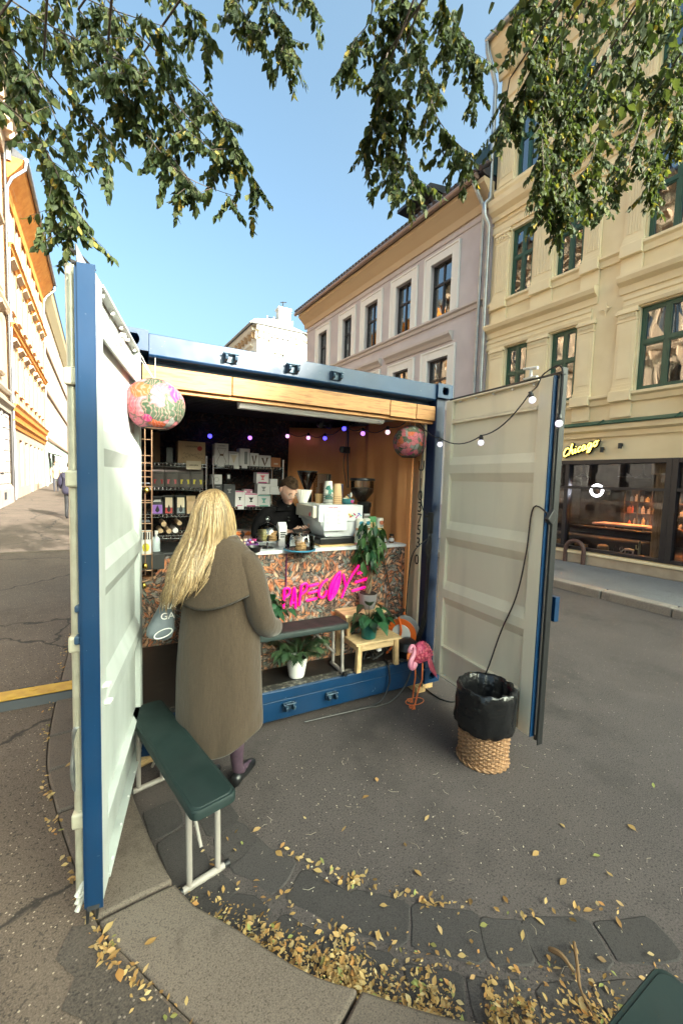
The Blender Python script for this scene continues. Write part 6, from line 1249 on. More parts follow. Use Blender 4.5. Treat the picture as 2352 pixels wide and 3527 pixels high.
# teal pot, split-leaf plant
p = Vector((1.80,.085,.526)); t = thing('teal_potted_plant', 'leafy green plant in a teal pot on the lower stool step', 'plant', p)
pot(t, p, .060, .072, .13, mat('teal pot', (.008,.10,.085), .45)); 
for k in range(38):
    a = R(0,6.28); e = R(.35,1.25); d = Vector((math.cos(a)*math.cos(e),math.sin(a)*math.cos(e),math.sin(e))); q = p+Vector((0,0,.11)); L = R(.06,.19); tip = q+d*L
    b = MB(); b.tube([q, q+d*L*.5+Vector((0,0,.01)), tip], .0022, 5); o = b.build('stem', LG1, t)
    b = MB(); ld = Vector((d.x,d.y,-.15)); leaf(b, tip, ld, (0,0,1), R(.08,.12), R(.07,.10), .5, shape=(.25,.95,1.0,.8,.42,0.)); b.build('leaf', LG1, o, smooth='all', recalc=False)
# grey ribbed pot, braided-trunk plant with drooping leaves
p = Vector((1.90,.275,.708)); t = thing('money_tree_plant', 'tall drooping plant with braided trunk in a grey pot on the stool', 'plant', p)
n_ = NT('grey ribbed pot', .8); wv = n_.N('TexWave', i_Vector=n_.tc, i_Scale=1.).outputs['Fac']; n_.col(n_.ramp(n_.noise(6), [(.3,(.20,.18,.185)),(.7,(.27,.245,.25))])); GPM = n_.M
b = MB(); n = 72; prof = [(.058,0),(.064,.006),(.072,.05),(.078,.13)]
b.loft([[(p.x+r*(1+.018*(i % 2))*math.cos(2*math.pi*i/n),p.y+r*(1+.018*(i % 2))*math.sin(2*math.pi*i/n),p.z+z) for i in range(n)] for r, z in prof]); b.build('pot', GPM, t, smooth=True)
b = MB(); b.lathe([(.075,.131),(.0,.128)], p, 20); b.build('soil', mat('potting soil', (.025,.018,.013), .95), t)
BARK = mat('braided bark', (.16,.11,.065), .85, 0, (.24,.17,.10), 30, bump=.6, bs=60)
top = p+Vector((.02,.0,.62)); tr = MB()
for k in range(3): tr.tube([p+Vector((.016*math.cos(i*.7+k*2.1)+.02*i/9,.016*math.sin(i*.7+k*2.1),.12+.26*i/9)) for i in range(10)], .011, 7)
tr.build('trunk', BARK, t, smooth=True)
stems = [((.0,.0,.38),(-.07,-.05,.62)),((.02,0,.38),(.06,-.04,.66)),((.0,0,.34),(-.03,.02,.74)),((.02,0,.38),(.10,.02,.58)),((0,0,.3),(-.10,-.02,.48)),((.01,0,.38),(.02,-.06,.70))]
for s0, s1 in stems:
    a_, c_ = p+Vector(s0), p+Vector(s1); b = MB(); b.tube([a_, a_.lerp(c_,.5)+Vector((R(-.02,.02),R(-.02,.02),.03)), c_], .004, 6); so_ = b.build('stem', mat('green stem', (.07,.09,.03), .6), t, smooth=True)
    for k in range(15):
        f = R(.2,1.08); q = a_.lerp(c_, f)+Vector((0,0,.01)); a = R(0,6.28); pe = q+Vector((math.cos(a)*.05,math.sin(a)*.05,.015)); b = MB(); b.tube([q, pe], .0018, 4)
        for j in range(3): leaf(b, pe, (math.cos(a+R(-.9,.9))*.6,math.sin(a+R(-.9,.9))*.6,-1.), (math.cos(a),math.sin(a),.4), R(.075,.12), R(.026,.038), .15)
        b.build('leaf', random.choice((LG1,LG2,LG2)), so_, smooth='all', recalc=False)
# white pot with a small palm on the kiosk floor
p = Vector((1.20,.155,.286)); t = thing('palm_plant', 'small palm in a white ribbed pot on the black kiosk floor', 'plant', p)
pot(t, p, .058, .082, .155, mat('white ribbed pot', (.70,.68,.66), .55), 6)
for k in range(30):
    a = R(0,6.28); q = p+Vector((.02*math.cos(a),.02*math.sin(a),.14)); L = R(.12,.24); lift = R(.05,.17); pts = [q+Vector((math.cos(a)*L*f,math.sin(a)*L*f*.75,lift*(1.9*f-1.15*f*f)*1.3)) for f in (0,.25,.5,.75,1.)]
    b = MB(); b.tube(pts, .0018, 4); cp_ = catmull(pts, 5)
    for i in range(4, len(cp_)-1, 1):
        dd = (cp_[i+1]-cp_[i-1]).normalized(); sd = dd.cross(Vector((0,0,1))).normalized()
        for s in (-1,1): leaf(b, cp_[i], dd*.9+sd*s*.8+Vector((0,0,-.35)), (0,0,1), R(.05,.085), .0085, .25, shape=(.3,1.,.8,0.))
    b.build('frond', LG3, t, smooth='all', recalc=False)
# plant in white pot on the inner bench beside the customer's hand
p = Vector((.965,.13,.701)); t = thing('bench_plant', 'dark leafy plant in a white pot on the inner bench by her hand', 'plant', p)
pot(t, p, .055, .068, .13, mat('white glazed pot', (.66,.67,.68), .3))
for k in range(42):
    a = R(0,6.28); e = R(.2,1.35); d = Vector((math.cos(a)*math.cos(e),math.sin(a)*math.cos(e),math.sin(e))); q = p+Vector((0,0,.11)); tip = q+d*R(.06,.16); b = MB(); b.tube([q, tip], .002, 4); leaf(b, tip, (d.x,d.y,-.25), (0,0,1), R(.06,.09), R(.055,.075), .4, shape=(.3,.9,1.0,.85,.5,0.)); b.build('leaf', LG1, t, smooth='all', recalc=False)
# cable reel -----------------------------------------------------------------
p = Vector((2.24,.20,.47)); t = thing('cable_reel', 'orange and grey cable reel standing behind the flamingo', 'cable reel', (p.x,p.y,.286))
RORG = mat('reel orange', (.65,.12,.015), .4); ax = Vector((.8,.6,0)).normalized()
def disc(c, r, w, m, name, par, hole=0): 
    b = MB(); b.cyl(c-ax*w/2, c+ax*w/2, r, 32); return b.build(name, m, par, bevel=.004, smooth=True)
for s in (-1,1):
    f = disc(p+ax*.055*s, .135, .008, RORG if s < 0 else mat('reel grey', (.42,.40,.37), .4), 'flange', t)
    disc(p+ax*(.055*s+.006*s), .085, .006, mat('reel label', (.6,.58,.54), .5), 'flange_label', f)
disc(p, .09, .10, RUBB, 'cable_drum', t)
b = MB(); 
for s in (-1,1): b.tube(catmull([p+ax*.08*s+Vector((-.09,.07,-.18)), p+ax*.08*s, p+ax*.08*s+Vector((-.02,.02,.17))],5), .010, 8)
b.build('frame', RORG, t, smooth=True)
for z in (.17,): b = MB(); b.cyl(p-ax*.10+Vector((-.02,.02,z)), p+ax*.10+Vector((-.02,.02,z)), .014, 10); b.build('handle', BLACKM, t, smooth=True)
b = MB(); b.cyl(p+ax*.065+Vector((0,-.0,-.05)), p+ax*.15+Vector((0,0,-.05)), .013, 10); b.build('crank', BLACKM, t, smooth=True)
b = MB(); b.lathe([(0,-.08),(.07,-.07),(.10,0),(.08,.06),(.03,.09),(0,.09)], (2.20,.08,.37), 16); tag(b.build('black_bin_bag', BLKB, smooth=True), 'crumpled black bag on the kiosk floor behind the flamingo', 'bag')
# cables ----------------------------------------------------------------
CB_ = mat('black cable', (.012,.011,.011), .45)
def cable(label, pts, r=.006): b = MB(); b.tube(catmull(pts,8), r, 8); return tag(b.build('power_cable', CB_, smooth=True), label, 'cable')
Yp = .028
q0 = ony(982,1155,Yp)
ps = thing('power_adapter', 'black power adapter fixed to the navy corner post', 'power adapter', ony(984,1195,Yp)); a = ony(984,1200,Yp); b = MB(); b.box(2.315, 2.352, -.005, .03, a.z-.09, a.z+.09); b.build('housing', BLACKM, ps, bevel=.005)
b = MB(); b.cyl((2.30,.012,a.z+.055),(2.27,.012,a.z+.058),.009,8); b.build('plug', BLACKM, ps, smooth=True)
cable('black cable hanging loosely from the ceiling to the adapter on the post', [ony(975,975,.06), ony(972,1030,.05), ony(965,1100,.04), ony(968,1160,.03), (2.30,.012,a.z+.057)], .005)
b0 = Vector((2.32,.01,a.z-.13))
for k in range(4): cable(('first','second','third','fourth')[k]+' of four black cables running down beside the post', [b0+Vector((.008*k,0,.04)), b0+Vector((-.02+.014*k,-.01,-.10)), (2.318+.012*k-.02*(k % 2),.012,.85), (2.30+.014*k,.02,.62), (2.285+.012*k,.08,.42-.01*k)], .0055)
cable('coiled black cable loop hanging on the post under the adapter', [b0+Vector((0,-.012,.02)), b0+Vector((-.035,-.014,-.08)), b0+Vector((-.01,-.014,-.17)), b0+Vector((.02,-.014,-.08)), b0+Vector((0,-.014,.02))], .005)
cable('black cable stretched from the post to the cable reel handle', [b0, ony(945,1280,.06)-Vector((0,0,.0)), (2.20,.12,.66)], .005)
cable('thin black cable along the wallpapered counter end to the reel', [(2.07,.34,1.20), (2.12,.33,1.0), (2.17,.31,.8), (2.20,.26,.66)], .005)
cable('black cable looping from under the stool over the blue sill', [(1.98,.10,.30), (1.96,.02,.295), (1.95,-.01,.27), (1.95,-.02,.14), (1.86,-.03,.02), (1.66,-.035,.012)], .007)
cable('second black cable sweeping over the sill to the ground', [(2.06,.08,.30), (2.14,.0,.30), (2.16,-.035,.24), (2.08,-.05,.10), (1.92,-.06,.012), (1.66,-.045,.012), (1.2,-.02,.012)], .007)
g0 = [onz(x,y,.008) for x, y in ((965,1570),(985,1588),(1010,1605),(1035,1612),(1052,1608),(1060,1598))]
cable('black cable on the road between container and waste basket', [(2.26,.05,.20), (2.28,-.04,.08)]+[tuple(p) for p in g0], .006)
b = MB()
for k in range(14): a0 = Vector((1.90+R(-.06,.08),.16+R(-.03,.05),.295+R(0,.05))); b.tube(catmull([a0, a0+Vector((R(-.08,.08),R(-.04,.04),R(.0,.10))), a0+Vector((R(-.06,.06),R(-.05,.02),R(.02,.12))), a0+Vector((R(-.1,.1),R(-.05,.0),-.005))],4), .004, 5)
tag(b.build('cable_tangle', CB_, smooth=True), 'tangle of black cables under the pine stool', 'cables')
b = MB(); b.box(1.88, 1.92, .06, .09, .40, .425); tag(b.build('white_connector', WBOX, bevel=.004), 'white cable connector among the cables under the stool', 'connector')
# container number, right inner wall
for chx, cx, cy in zip('U1037530', (1415,1405,1395,1385,1380,1370,1358,1332), (660,975,1190,1400,1610,1810,2040,2345)):
    q = onx((cx/5.227+1180)/1.5, (cy/5.227+1480)/1.5, 2.437); T3(chx, q, .135, INK, ct, Matrix.Rotation(rad(-90),4,'Z') @ Matrix.Rotation(rad(90),4,'X'), .001, name='container_number')
# flamingo ----------------------------------------------------------------
FP = NT('flamingo feathers', .45); a = FP.vor(38., out='Distance'); c = FP.ramp(a, [(.1,(.62,.10,.13)),(.45,(.70,.22,.22)),(.6,(.35,.02,.05))]); c = FP.mix(FP.ramp(FP.noise(7.), [(.4,G(0.)),(.65,G(.8))]), c, (.60,.05,.16)); FP.col(c); FP.bump(a, .6, .01); FP = FP.M
FN = mat('flamingo neck pink', (.66,.20,.30), .4, 0, (.72,.32,.40), 14); FO = mat('flamingo orange', (.62,.13,.04), .5, 0, (.70,.20,.06), 20)
fl = thing('flamingo_figure', 'pink metal flamingo figure with orange legs at the container corner', 'ornament', (2.14,-.13,0))
c_ = Vector((2.185,-.13,.41)); b = MB(); rings = []
for k in range(11):
    f = k/10; x = 2.085+.185*f; r = .075*math.sin(math.pi*min(1,.10+f*.86))**.7; zc = .385+.055*math.sin(f*2.6)-.02*f; rings.append([(x, -.13+r*.72*math.cos(2*math.pi*i/16), zc+r*1.12*math.sin(2*math.pi*i/16)) for i in range(16)])
b.loft(rings); b.build('body', FP, fl, smooth='all')
b = MB()
for row in range(5):      # overlapping feathers on back and side
    for k in range(9):
        f = (k+.5*(row % 2))/9; ang = rad(95-row*34); r = .075*math.sin(math.pi*min(1,.10+f*.86))**.7*1.03; zc = .385+.055*math.sin(f*2.6)-.02*f; q = Vector((2.085+.185*f,-.13-r*.74*math.cos(ang),zc+r*1.14*math.sin(ang))); nn_ = Vector((0,-math.cos(ang),math.sin(ang)))
        leaf(b, q, (.8,-.15*math.cos(ang),-.45), nn_, .034, .026, .2, shape=(.5,1.,.95,.6,0.))
b.build('feather', FP, fl, smooth='all', recalc=False, solid=.001)
b = MB(); nk = catmull([(2.105,-.15,.345),(2.070,-.165,.325),(2.045,-.17,.345),(2.048,-.17,.385),(2.072,-.165,.42),(2.085,-.16,.46),(2.075,-.16,.495),(2.055,-.16,.502),(2.040,-.162,.485)],6); N = len(nk)
b.tube(nk, [.026-.012*min(1,i/N*1.3) for i in range(N)], 10); b.build('neck', FN, fl, smooth=True)
b = MB(); b.lathe([(0,-.03),(.012,-.024),(.021,-.006),(.019,.012),(.008,.022),(0,.024)], (0,0,0), 12, Matrix.Translation((2.040,-.162,.472)) @ Matrix.Rotation(.35,4,'Y')); b.build('head', FN, fl, smooth=True)
b = MB(); b.tube([(2.033,-.162,.452),(2.022,-.162,.43),(2.018,-.162,.408),(2.021,-.162,.395)], [.014,.012,.008,.003], 8); b.build('beak', FO, fl, smooth=True)
for y in (-.005,): b = MB(); b.cyl((2.036,-.182,.476),(2.036,-.184,.476),.004,8); b.build('eye', INK, fl)
b = MB()
for k in range(6): leaf(b, (2.215+.008*k,-.175+.004*k,.42-.01*k), (.14+.05*k,.05,-1), (.2,-1,0), .15+.012*k, .026, -.12, shape=(.6,1.,.95,.7,0.))
b.build('tail_feather', mat('flamingo wing pink', (.55,.06,.12), .45, 0, (.66,.16,.2), 30), fl, smooth='all', recalc=False, solid=.002)
for k, (x, y, fx, fy) in enumerate(((2.135,-.12,2.16,-.075),(2.175,-.16,2.112,-.165))):
    b = MB(); kx = 2.15 if k == 0 else 2.165; b.tube([(x,y,.34),(x+.004,y,.20),((x+fx)/2,(y+fy)/2,.12),(fx,fy,.008)], .0062, 8); lg_ = b.build('leg', FO, fl, smooth=True)
    b = MB(); 
    for a in (-.6,0,.6): b.prism([(fx,fy,.004),(fx-.075*math.cos(a-.2),fy-.05*math.sin(a)-.02,.003),(fx-.07*math.cos(a+.3),fy-.05*math.sin(a+.35)-.02,.003)], (0,0,.004))
    b.build('foot', FO, lg_)
b = MB(); b.tube([(2.14+.085*math.cos(i*.21),-.125+.05*math.sin(i*.21),.006) for i in range(31)], .003, 6); b.build('base_ring', FO, fl)
# waste basket ----------------------------------------------------------------
bp_ = Vector((2.12,-.87,0)); wb2 = thing('waste_basket', 'round wicker basket lined with a black bin bag before the right door', 'basket', bp_)
WICK = mat('wicker', (.22,.105,.045), .6, 0, (.36,.20,.10), 60, rnd=.25)
rb = lambda z: .148+.012*z/.25; nst = 40
b = MB()
for i in range(nst): a = 2*math.pi*i/nst; b.tube([bp_+Vector((rb(z)*math.cos(a),rb(z)*math.sin(a),z)) for z in (.01,.13,.27)], .0045, 6)
b.build('stake', WICK, wb2, smooth=True)
for r_ in range(19):
    z = .022+.0133*r_; b = MB(); n = nst*2; b.tube([bp_+Vector(((rb(z)+.0055*(1 if (i//2+r_) % 2 else -1)*(1 if i % 2 == 0 else .2))*math.cos(2*math.pi*i/n),(rb(z)+.0055*(1 if (i//2+r_) % 2 else -1)*(1 if i % 2 == 0 else .2))*math.sin(2*math.pi*i/n),z)) for i in range(n+1)], .0062, 6); b.build('weave', WICK, wb2, smooth=True)
for k in range(2): b = MB(); n = 80; b.tube([bp_+Vector(((.160+.006*math.sin(i*.9+k*3.1))*math.cos(2*math.pi*i/n),(.160+.006*math.sin(i*.9+k*3.1))*math.sin(2*math.pi*i/n),.012+.007*math.cos(i*.9+k*3.1))) for i in range(n+1)], .007, 6); b.build('base_braid', WICK, wb2, smooth=True)
BAGM = NT('black bin bag', .22); BAGM.b.inputs['Base Color'].default_value = (.008,.008,.009,1); BAGM.bump(BAGM.math('ADD', BAGM.noise(14., det=4), BAGM.math('MULTIPLY', BAGM.vor(9., vec=BAGM.map((1,1,.5))), .8)), .8, .02); BAGM = BAGM.M
b = MB(); n = 72; rings = []
for f, r, z in ((0,.172,.225),(.1,.186,.235),(.2,.192,.27),(.35,.190,.33),(.5,.186,.40),(.62,.186,.46),(.70,.180,.497),(.76,.168,.505),(.82,.155,.49),(.88,.145,.43),(.94,.13,.34),(1,.11,.26)):
    ring = []
    for i in range(n):
        a = 2*math.pi*i/n; q = Vector((math.cos(a)*2.2,math.sin(a)*2.2,f*3)); k = noise.noise(q*2.3)*.012+noise.noise(q*6)*.006+(.010*noise.noise(Vector((a*6,f*2,1.7))) if f > .6 else 0); dz = .014*noise.noise(Vector((math.cos(a)*3,math.sin(a)*3,4)))*(1 if .55 < f < .9 else .8 if f < .15 else .3)
        ring.append(bp_+Vector(((r+k)*math.cos(a),(r+k)*math.sin(a),z+dz)))
    rings.append(ring)
b.loft(rings, cap=False); b.add([tuple(p) for p in rings[-1]], [tuple(range(n))]); b.build('bin_bag', BAGM, wb2, smooth='all', recalc=False)
# rubber cable ramp across the left pavement
rp = thing('cable_ramp', 'yellow and black rubber cable ramp lying across the left pavement', 'cable ramp', (-1.5,.98,.1)); z = .1
RYEL = mat('ramp yellow', (.58,.34,.04), .6, 0, (.45,.24,.03), 12)
x = -.26
for k in range(4):
    b = MB(); b.prism([(x,.86,z),(x,.90,z+.055),(x,1.06,z+.055),(x,1.10,z)], (-.895,0,0)); b.build('ramp_segment', RUBB, rp, bevel=.004)
    b = MB(); b.box(x-.89, x-.005, .905, 1.055, z+.0555, z+.064); b.build('lid', RYEL, rp, bevel=.003)
    b = MB()
    for j in range(7): b.cyl((x-.08-.12*j,.98+.03*(-1)**j,z+.064),(x-.08-.12*j,.98+.03*(-1)**j,z+.067),.03,6)
    b.build('tread', RYEL, rp)
    for j in range(4): b = MB(); b.box(x-.20-.22*j, x-.10-.22*j, 1.057, 1.075, z+.052, z+.066); b.build('lid_hinge', RUBB, rp)
    x -= .9
# pale log piece under the left side
b = MB(); q = onz(348,1775,0); b.lathe([(.0,0),(.10,.0),(.115,.02),(.11,.045),(.08,.055),(0,.056)], (.085,.06,.0), 18, None, 1.1, .8); b.v = [(v[0]*1+.0, v[1], v[2]) for v in b.v]; tag(b.build('wood_offcut', PINE, smooth=True), 'rounded pale wood offcut under the bench by the left door', 'timber')
# ================================================================== people
SKIN = mat('skin', (.52,.29,.21), .5, 0, (.57,.33,.25), 12, sss=.08)
def skin(name, V, E, m, par, sub=2, root=0, world=True):
    # V: list of (x,y,z,r[,r2]); one continuous surface grown over the skeleton
    me = bpy.data.meshes.new(name); inv = wmat(par).inverted() if par else Matrix.Identity(4)
    me.from_pydata([tuple(inv @ Vector(v[:3])) for v in V], E, []); me.materials.append(m)
    o = bpy.data.objects.new(name, me); COL.objects.link(o)
    if par: o.parent = par; MW[o.name] = wmat(par)
    md = o.modifiers.new('skin', 'SKIN'); md.use_smooth_shade = True; md.branch_smoothing = .6
    sv = me.skin_vertices[0].data
    for i, v in enumerate(V): sv[i].radius = (v[3], v[4] if len(v) > 4 else v[3]); sv[i].use_root = (i == root)
    s = o.modifiers.new('sub', 'SUBSURF'); s.levels = sub; s.render_levels = sub
    return o
class Sk:
    def __init__(s): s.V = []; s.E = []
    def chain(s, pts, start=None):
        prev = start
        for p in pts:
            s.V.append(tuple(p)); i = len(s.V)-1
            if prev is not None: s.E.append((prev, i))
            prev = i
        return prev
def add_hand(S, wrist_i, W, d, palm_n, curl=.5, k=1.):
    # palm and five unequal, bent fingers; d = direction along the hand, palm_n = direction the palm faces
    d = Vector(d).normalized(); n = (Vector(palm_n)-d*Vector(palm_n).dot(d)).normalized(); s = d.cross(n); W = Vector(W)
    pi = S.chain([(*(W+d*.045*k), .024*k, .014*k), (*(W+d*.075*k), .030*k, .012*k)], wrist_i)
    for off, L in ((-.027,.066),(-.009,.078),(.009,.074),(.026,.058)):
        b0 = W+d*.088*k+s*off*k; b1 = b0+d*L*.42*k+n*L*.15*curl*k; b2 = b1+(d*(1-curl*.6)+n*curl).normalized()*L*.34*k; b3 = b2+(d*(1-curl)+n*(curl+.3)).normalized()*L*.26*k
        S.chain([(*b0,.0088*k),(*b1,.0085*k),(*b2,.0078*k),(*b3,.0065*k)], pi)
    t0 = W+d*.035*k-s*.030*k+n*.006*k; t1 = t0+(d*.6-s*.6+n*.35).normalized()*.032*k; t2 = t1+(d*.85-s*.1+n*.4).normalized()*.03*k
    S.chain([(*t0,.0105*k),(*t1,.0095*k),(*t2,.0075*k)], pi-1)
def head(par, c, fwd, up, k, skinm, hairm, short=True, beard=False, name='head_skin'):
    # modelled head: skull, jaw, brow, nose, lips, ears; fwd = where the face points
    f = Vector(fwd).normalized(); u = (Vector(up)-f*Vector(up).dot(f)).normalized(); r = f.cross(u)
    M = Matrix((( r.x,f.x,u.x,c[0]),(r.y,f.y,u.y,c[1]),(r.z,f.z,u.z,c[2]),(0,0,0,1)))
    b = MB(); nu, nv = 32, 26; rings = []
    for j in range(nv+1):
        ph = -math.pi/2+math.pi*j/nv; ring = []
        for i in range(nu):
            th = 2*math.pi*i/nu; x, y, z = math.cos(ph)*math.cos(th), math.cos(ph)*math.sin(th), math.sin(ph)
            X, Y, Z = x*.074, y*.094, z*.116
            if z < 0: X *= 1-.30*min(1,-z)**1.3; Y = Y*(1-.12*-z)+(.014*-z if y > 0 else .02*-z)
            fr = max(0, y)**3; cx = math.exp(-(x/.22)**2)
            Y += fr*cx*(.020*math.exp(-((z+.18)/.16)**2)+.010*math.exp(-((z+.03)/.2)**2))     # nose
            Y += fr*math.exp(-(x/.35)**2)*(.007*math.exp(-((z+.50)/.07)**2)+.005*math.exp(-((z+.62)/.07)**2)-.004*math.exp(-((z+.56)/.03)**2)+.010*math.exp(-((z+.86)/.12)**2))
            Y -= fr*.011*(math.exp(-((abs(x)-.36)/.16)**2))*math.exp(-((z-.03)/.12)**2); Y += fr*.006*math.exp(-((z-.22)/.10)**2)
            ring.append((X*k, Y*k, Z*k))
        rings.append(ring)
    b.loft(rings); b.v = [tuple(M @ Vector(v)) for v in b.v]
    for s in (-1,1):     # ears
        q = Vector((s*.076*k,-.006*k,-.004*k)); b.lathe([(0,-.5),(.75,-.35),(1,0),(.7,.4),(0,.5)], (0,0,0), 12, M @ Matrix.Translation(q) @ Matrix.Rotation(s*.35,4,'Z') @ Matrix.Rotation(rad(90),4,'Y') @ Matrix.Diagonal((.030*k,.017*k,.016*k,1)))
    ho = b.build(name, skinm, par, smooth='all')
    for s in (-1,1):
        b = MB(); b.lathe([(0,-1),(.7,-.7),(1,0),(.7,.7),(0,1)], (0,0,0), 10, M @ Matrix.Translation((s*.028*k,.083*k,.004*k)) @ Matrix.Diagonal((.012*k,.006*k,.006*k,1))); b.build('eye', mat('dark eye', (.03,.02,.015), .2), ho, smooth=True)
        b = MB(); b.tube([M @ Vector((s*x*k,.092*k,z*k)) for x, z in ((.012,.024),(.028,.030),(.046,.022))], .0035*k, 5); b.build('eyebrow', hairm, ho)
    b = MB(); b.tube([M @ Vector((x*k,(.100-abs(x)*.35)*k,-.058*k)) for x in (-.024,-.012,0,.012,.024)], [.002*k,.0045*k,.005*k,.0045*k,.002*k], 6); b.build('lips', mat('lip', (.42,.16,.14), .45), ho, smooth=True)
    if short:
        b = MB(); rings = []
        for j in range(11):
            ph = rad(90-j*10.5); ring = []
            for i in range(36):
                th = 2*math.pi*i/36; y = math.sin(th); lim = rad(32 if y > .25 else 32-(.25-y)*70); p_ = max(ph, lim); kk = 1.07+.05*noise.noise(Vector((math.cos(th)*5,math.sin(th)*5,j*.8)))+(.05 if j < 4 else 0)
                ring.append(tuple(M @ (Vector((math.cos(p_)*math.cos(th)*.076,math.cos(p_)*math.sin(th)*.096,math.sin(p_)*.118))*kk*k)))
            rings.append(ring)
        b.loft(rings, cap=False)
        ha = b.build('hair', hairm, par, smooth='all')
        b = MB()
        for q in range(130):      # short tufts give the crop an uneven edge
            th = random.uniform(0,6.28); ph = rad(random.uniform(25 if math.sin(th) < .2 else 42,88)); n_ = Vector((math.cos(ph)*math.cos(th)*.076,math.cos(ph)*math.sin(th)*.096,math.sin(ph)*.118))*1.06*k; dr = Vector((math.cos(th)*.3,.7,.35 if ph > 1 else -.3))
            leaf(b, M @ n_, M.to_3x3() @ dr, M.to_3x3() @ n_, .030*k, .010*k, .3, shape=(1.,.8,0.))
        b.build('hair_tuft', hairm, ha, recalc=False)
    return M, ho
# ------------------------------------------------------------------ customer with long blonde hair
fo_ = Vector((.70,.714,0)).normalized(); ri = Vector((fo_.y,-fo_.x,0)); o0 = Vector((.505,-.385,0)); UP = Vector((0,0,1))
def cw_(a, f, z): return o0+ri*a+fo_*f+UP*z
HC0 = ony(488,1183,-.355)
wo_ = thing('person', 'customer with long blonde hair in a brown wool coat, back to the camera', 'person', o0)
TIGHT = mat('sheer violet tights', (.055,.032,.05), .45, 0, (.075,.045,.065), 40)
S = Sk(); pel = S.chain([(*cw_(0,0,.92),.13,.10)]); sp = S.chain([(*cw_(0,.0,1.10),.115,.09),(*cw_(0,-.01,1.27),.13,.09),(*cw_(0,0,1.40),.10,.08),(*(cw_(0,.01,1.47)*.6+HC0*.4-UP*.04),.048),(*(HC0-UP*.09),.05)], pel); chest = 2
legs = []
for s, fx in ((1,.06),(-1,-.06)):
    S.chain([(*cw_(.085*s,.0,.86),.085),(*cw_(.085*s,.01+fx*.5,.50),.062),(*cw_(.085*s,-.01+fx*.8,.32),.056),(*cw_(.085*s,fx,.10),.034),(*cw_(.085*s,fx+.02,.05),.036),(*cw_(.088*s,fx+.10,.030),.030,.024),(*cw_(.09*s,fx+.155,.026),.022,.016)], pel)
ra = S.chain([(*cw_(.19,0,1.36),.055),(*cw_(.26,-.02,1.07),.042),(*cw_(.23,.22,.915),.028)], chest); add_hand(S, ra, S.V[ra][:3], fo_*.9-ri*.3-UP*.15, -ri, .6, .92)
la = S.chain([(*cw_(-.19,0,1.36),.055),(*cw_(-.27,.02,1.08),.042),(*cw_(-.20,.22,.98),.028)], chest); add_hand(S, la, S.V[la][:3], fo_*.9+ri*.3, ri, .6, .92)
skin('body', S.V, S.E, TIGHT, wo_, 2, 0)
HM, _ = head(wo_, tuple(HC0), fo_+UP*-.1, UP, .98, SKIN, mat('blonde hair plain', (.5,.34,.15), .5), False)
# coat: lofted shell with a curved shirt-tail hem
COAT = NT('brown wool coat', .95); v_ = COAT.map((60,60,3)); cc_ = COAT.ramp(COAT.noise(5., vec=v_, det=4), [(.3,(.038,.023,.013)),(.7,(.064,.040,.023))]); cc_ = COAT.mix(COAT.ramp(COAT.noise(300., det=2), [(.4,G(0.)),(.7,G(.4))]), cc_, (.092,.066,.043)); COAT.col(cc_); COAT.bump(COAT.math('ADD', COAT.math('MULTIPLY', COAT.noise(260., vec=COAT.map((1,1,.5)), det=3), .06), COAT.noise(5., vec=COAT.map((1.6,1.6,.7)), det=3)), .55, .035); COAT.b.inputs['Sheen Weight'].default_value = .15; COAT = COAT.M
b = MB(); n = 56; prof = [(1.475,.060,.058,0),(1.455,.085,.075,0),(1.425,.145,.098,0),(1.38,.185,.115,-.005),(1.30,.203,.138,-.01),(1.20,.208,.148,-.01),(1.08,.210,.152,-.005),(.98,.226,.168,0),(.86,.236,.178,0),(.72,.244,.186,0),(.58,.248,.19,0),(.47,.25,.192,0),(.40,.25,.193,0)]
rings = []
def fold(th, z): return 1+.03*math.sin(9*z+2*math.cos(th)+1)*math.exp(-((z-1.0)/.14)**2)*.5+.03*math.sin(3*th+z*2.+.6)*max(0,min(1,(1.2-z)*1.4))+.020*math.sin(6*th-z*2.2)*max(0,min(1,(1.1-z)))+.035*noise.noise(Vector((math.cos(th)*2.2,math.sin(th)*2.2,z*2.2)))+.015*noise.noise(Vector((math.cos(th)*5,math.sin(th)*5,z*7)))
for z, wa, wf, cf in prof:
    rings.append([cw_(wa*math.cos(2*math.pi*i/n)*fold(2*math.pi*i/n,z), cf+wf*math.sin(2*math.pi*i/n)*fold(2*math.pi*i/n,z), z) for i in range(n)])
def hemz(th): # th=-90deg is the back
    s = math.sin(th); return .285+.12*(math.cos(th)**2)**1.4+(.05 if s > 0 else 0)*s
for f in (.35,.7,1.):
    rings.append([cw_(.25*math.cos(2*math.pi*i/n)*fold(2*math.pi*i/n,.4)*(1-.02*f), .193*math.sin(2*math.pi*i/n)*fold(2*math.pi*i/n,.4)*(1-.02*f), .40+(hemz(2*math.pi*i/n)-.40)*f) for i in range(n)])
rings.append([p+(o0+UP*p.z-p)*.05+UP*.012 for p in rings[-1]])
b.loft(rings, cap=False); coat = b.build('coat', COAT, wo_, smooth='all', solid=.004, sub=1)
S = Sk(); S.chain([(*cw_(.10,-.01,1.36),.085),(*cw_(.18,-.012,1.345),.084),(*cw_(.235,-.03,1.20),.078),(*cw_(.262,-.03,1.07),.074),(*cw_(.258,.04,.985),.076),(*cw_(.245,.13,.945),.068),(*cw_(.235,.205,.92),.060),(*cw_(.233,.215,.917),.056)]); [S.E.append(e) for e in ()]; skin('sleeve', S.V, S.E, COAT, coat, 2, 0)
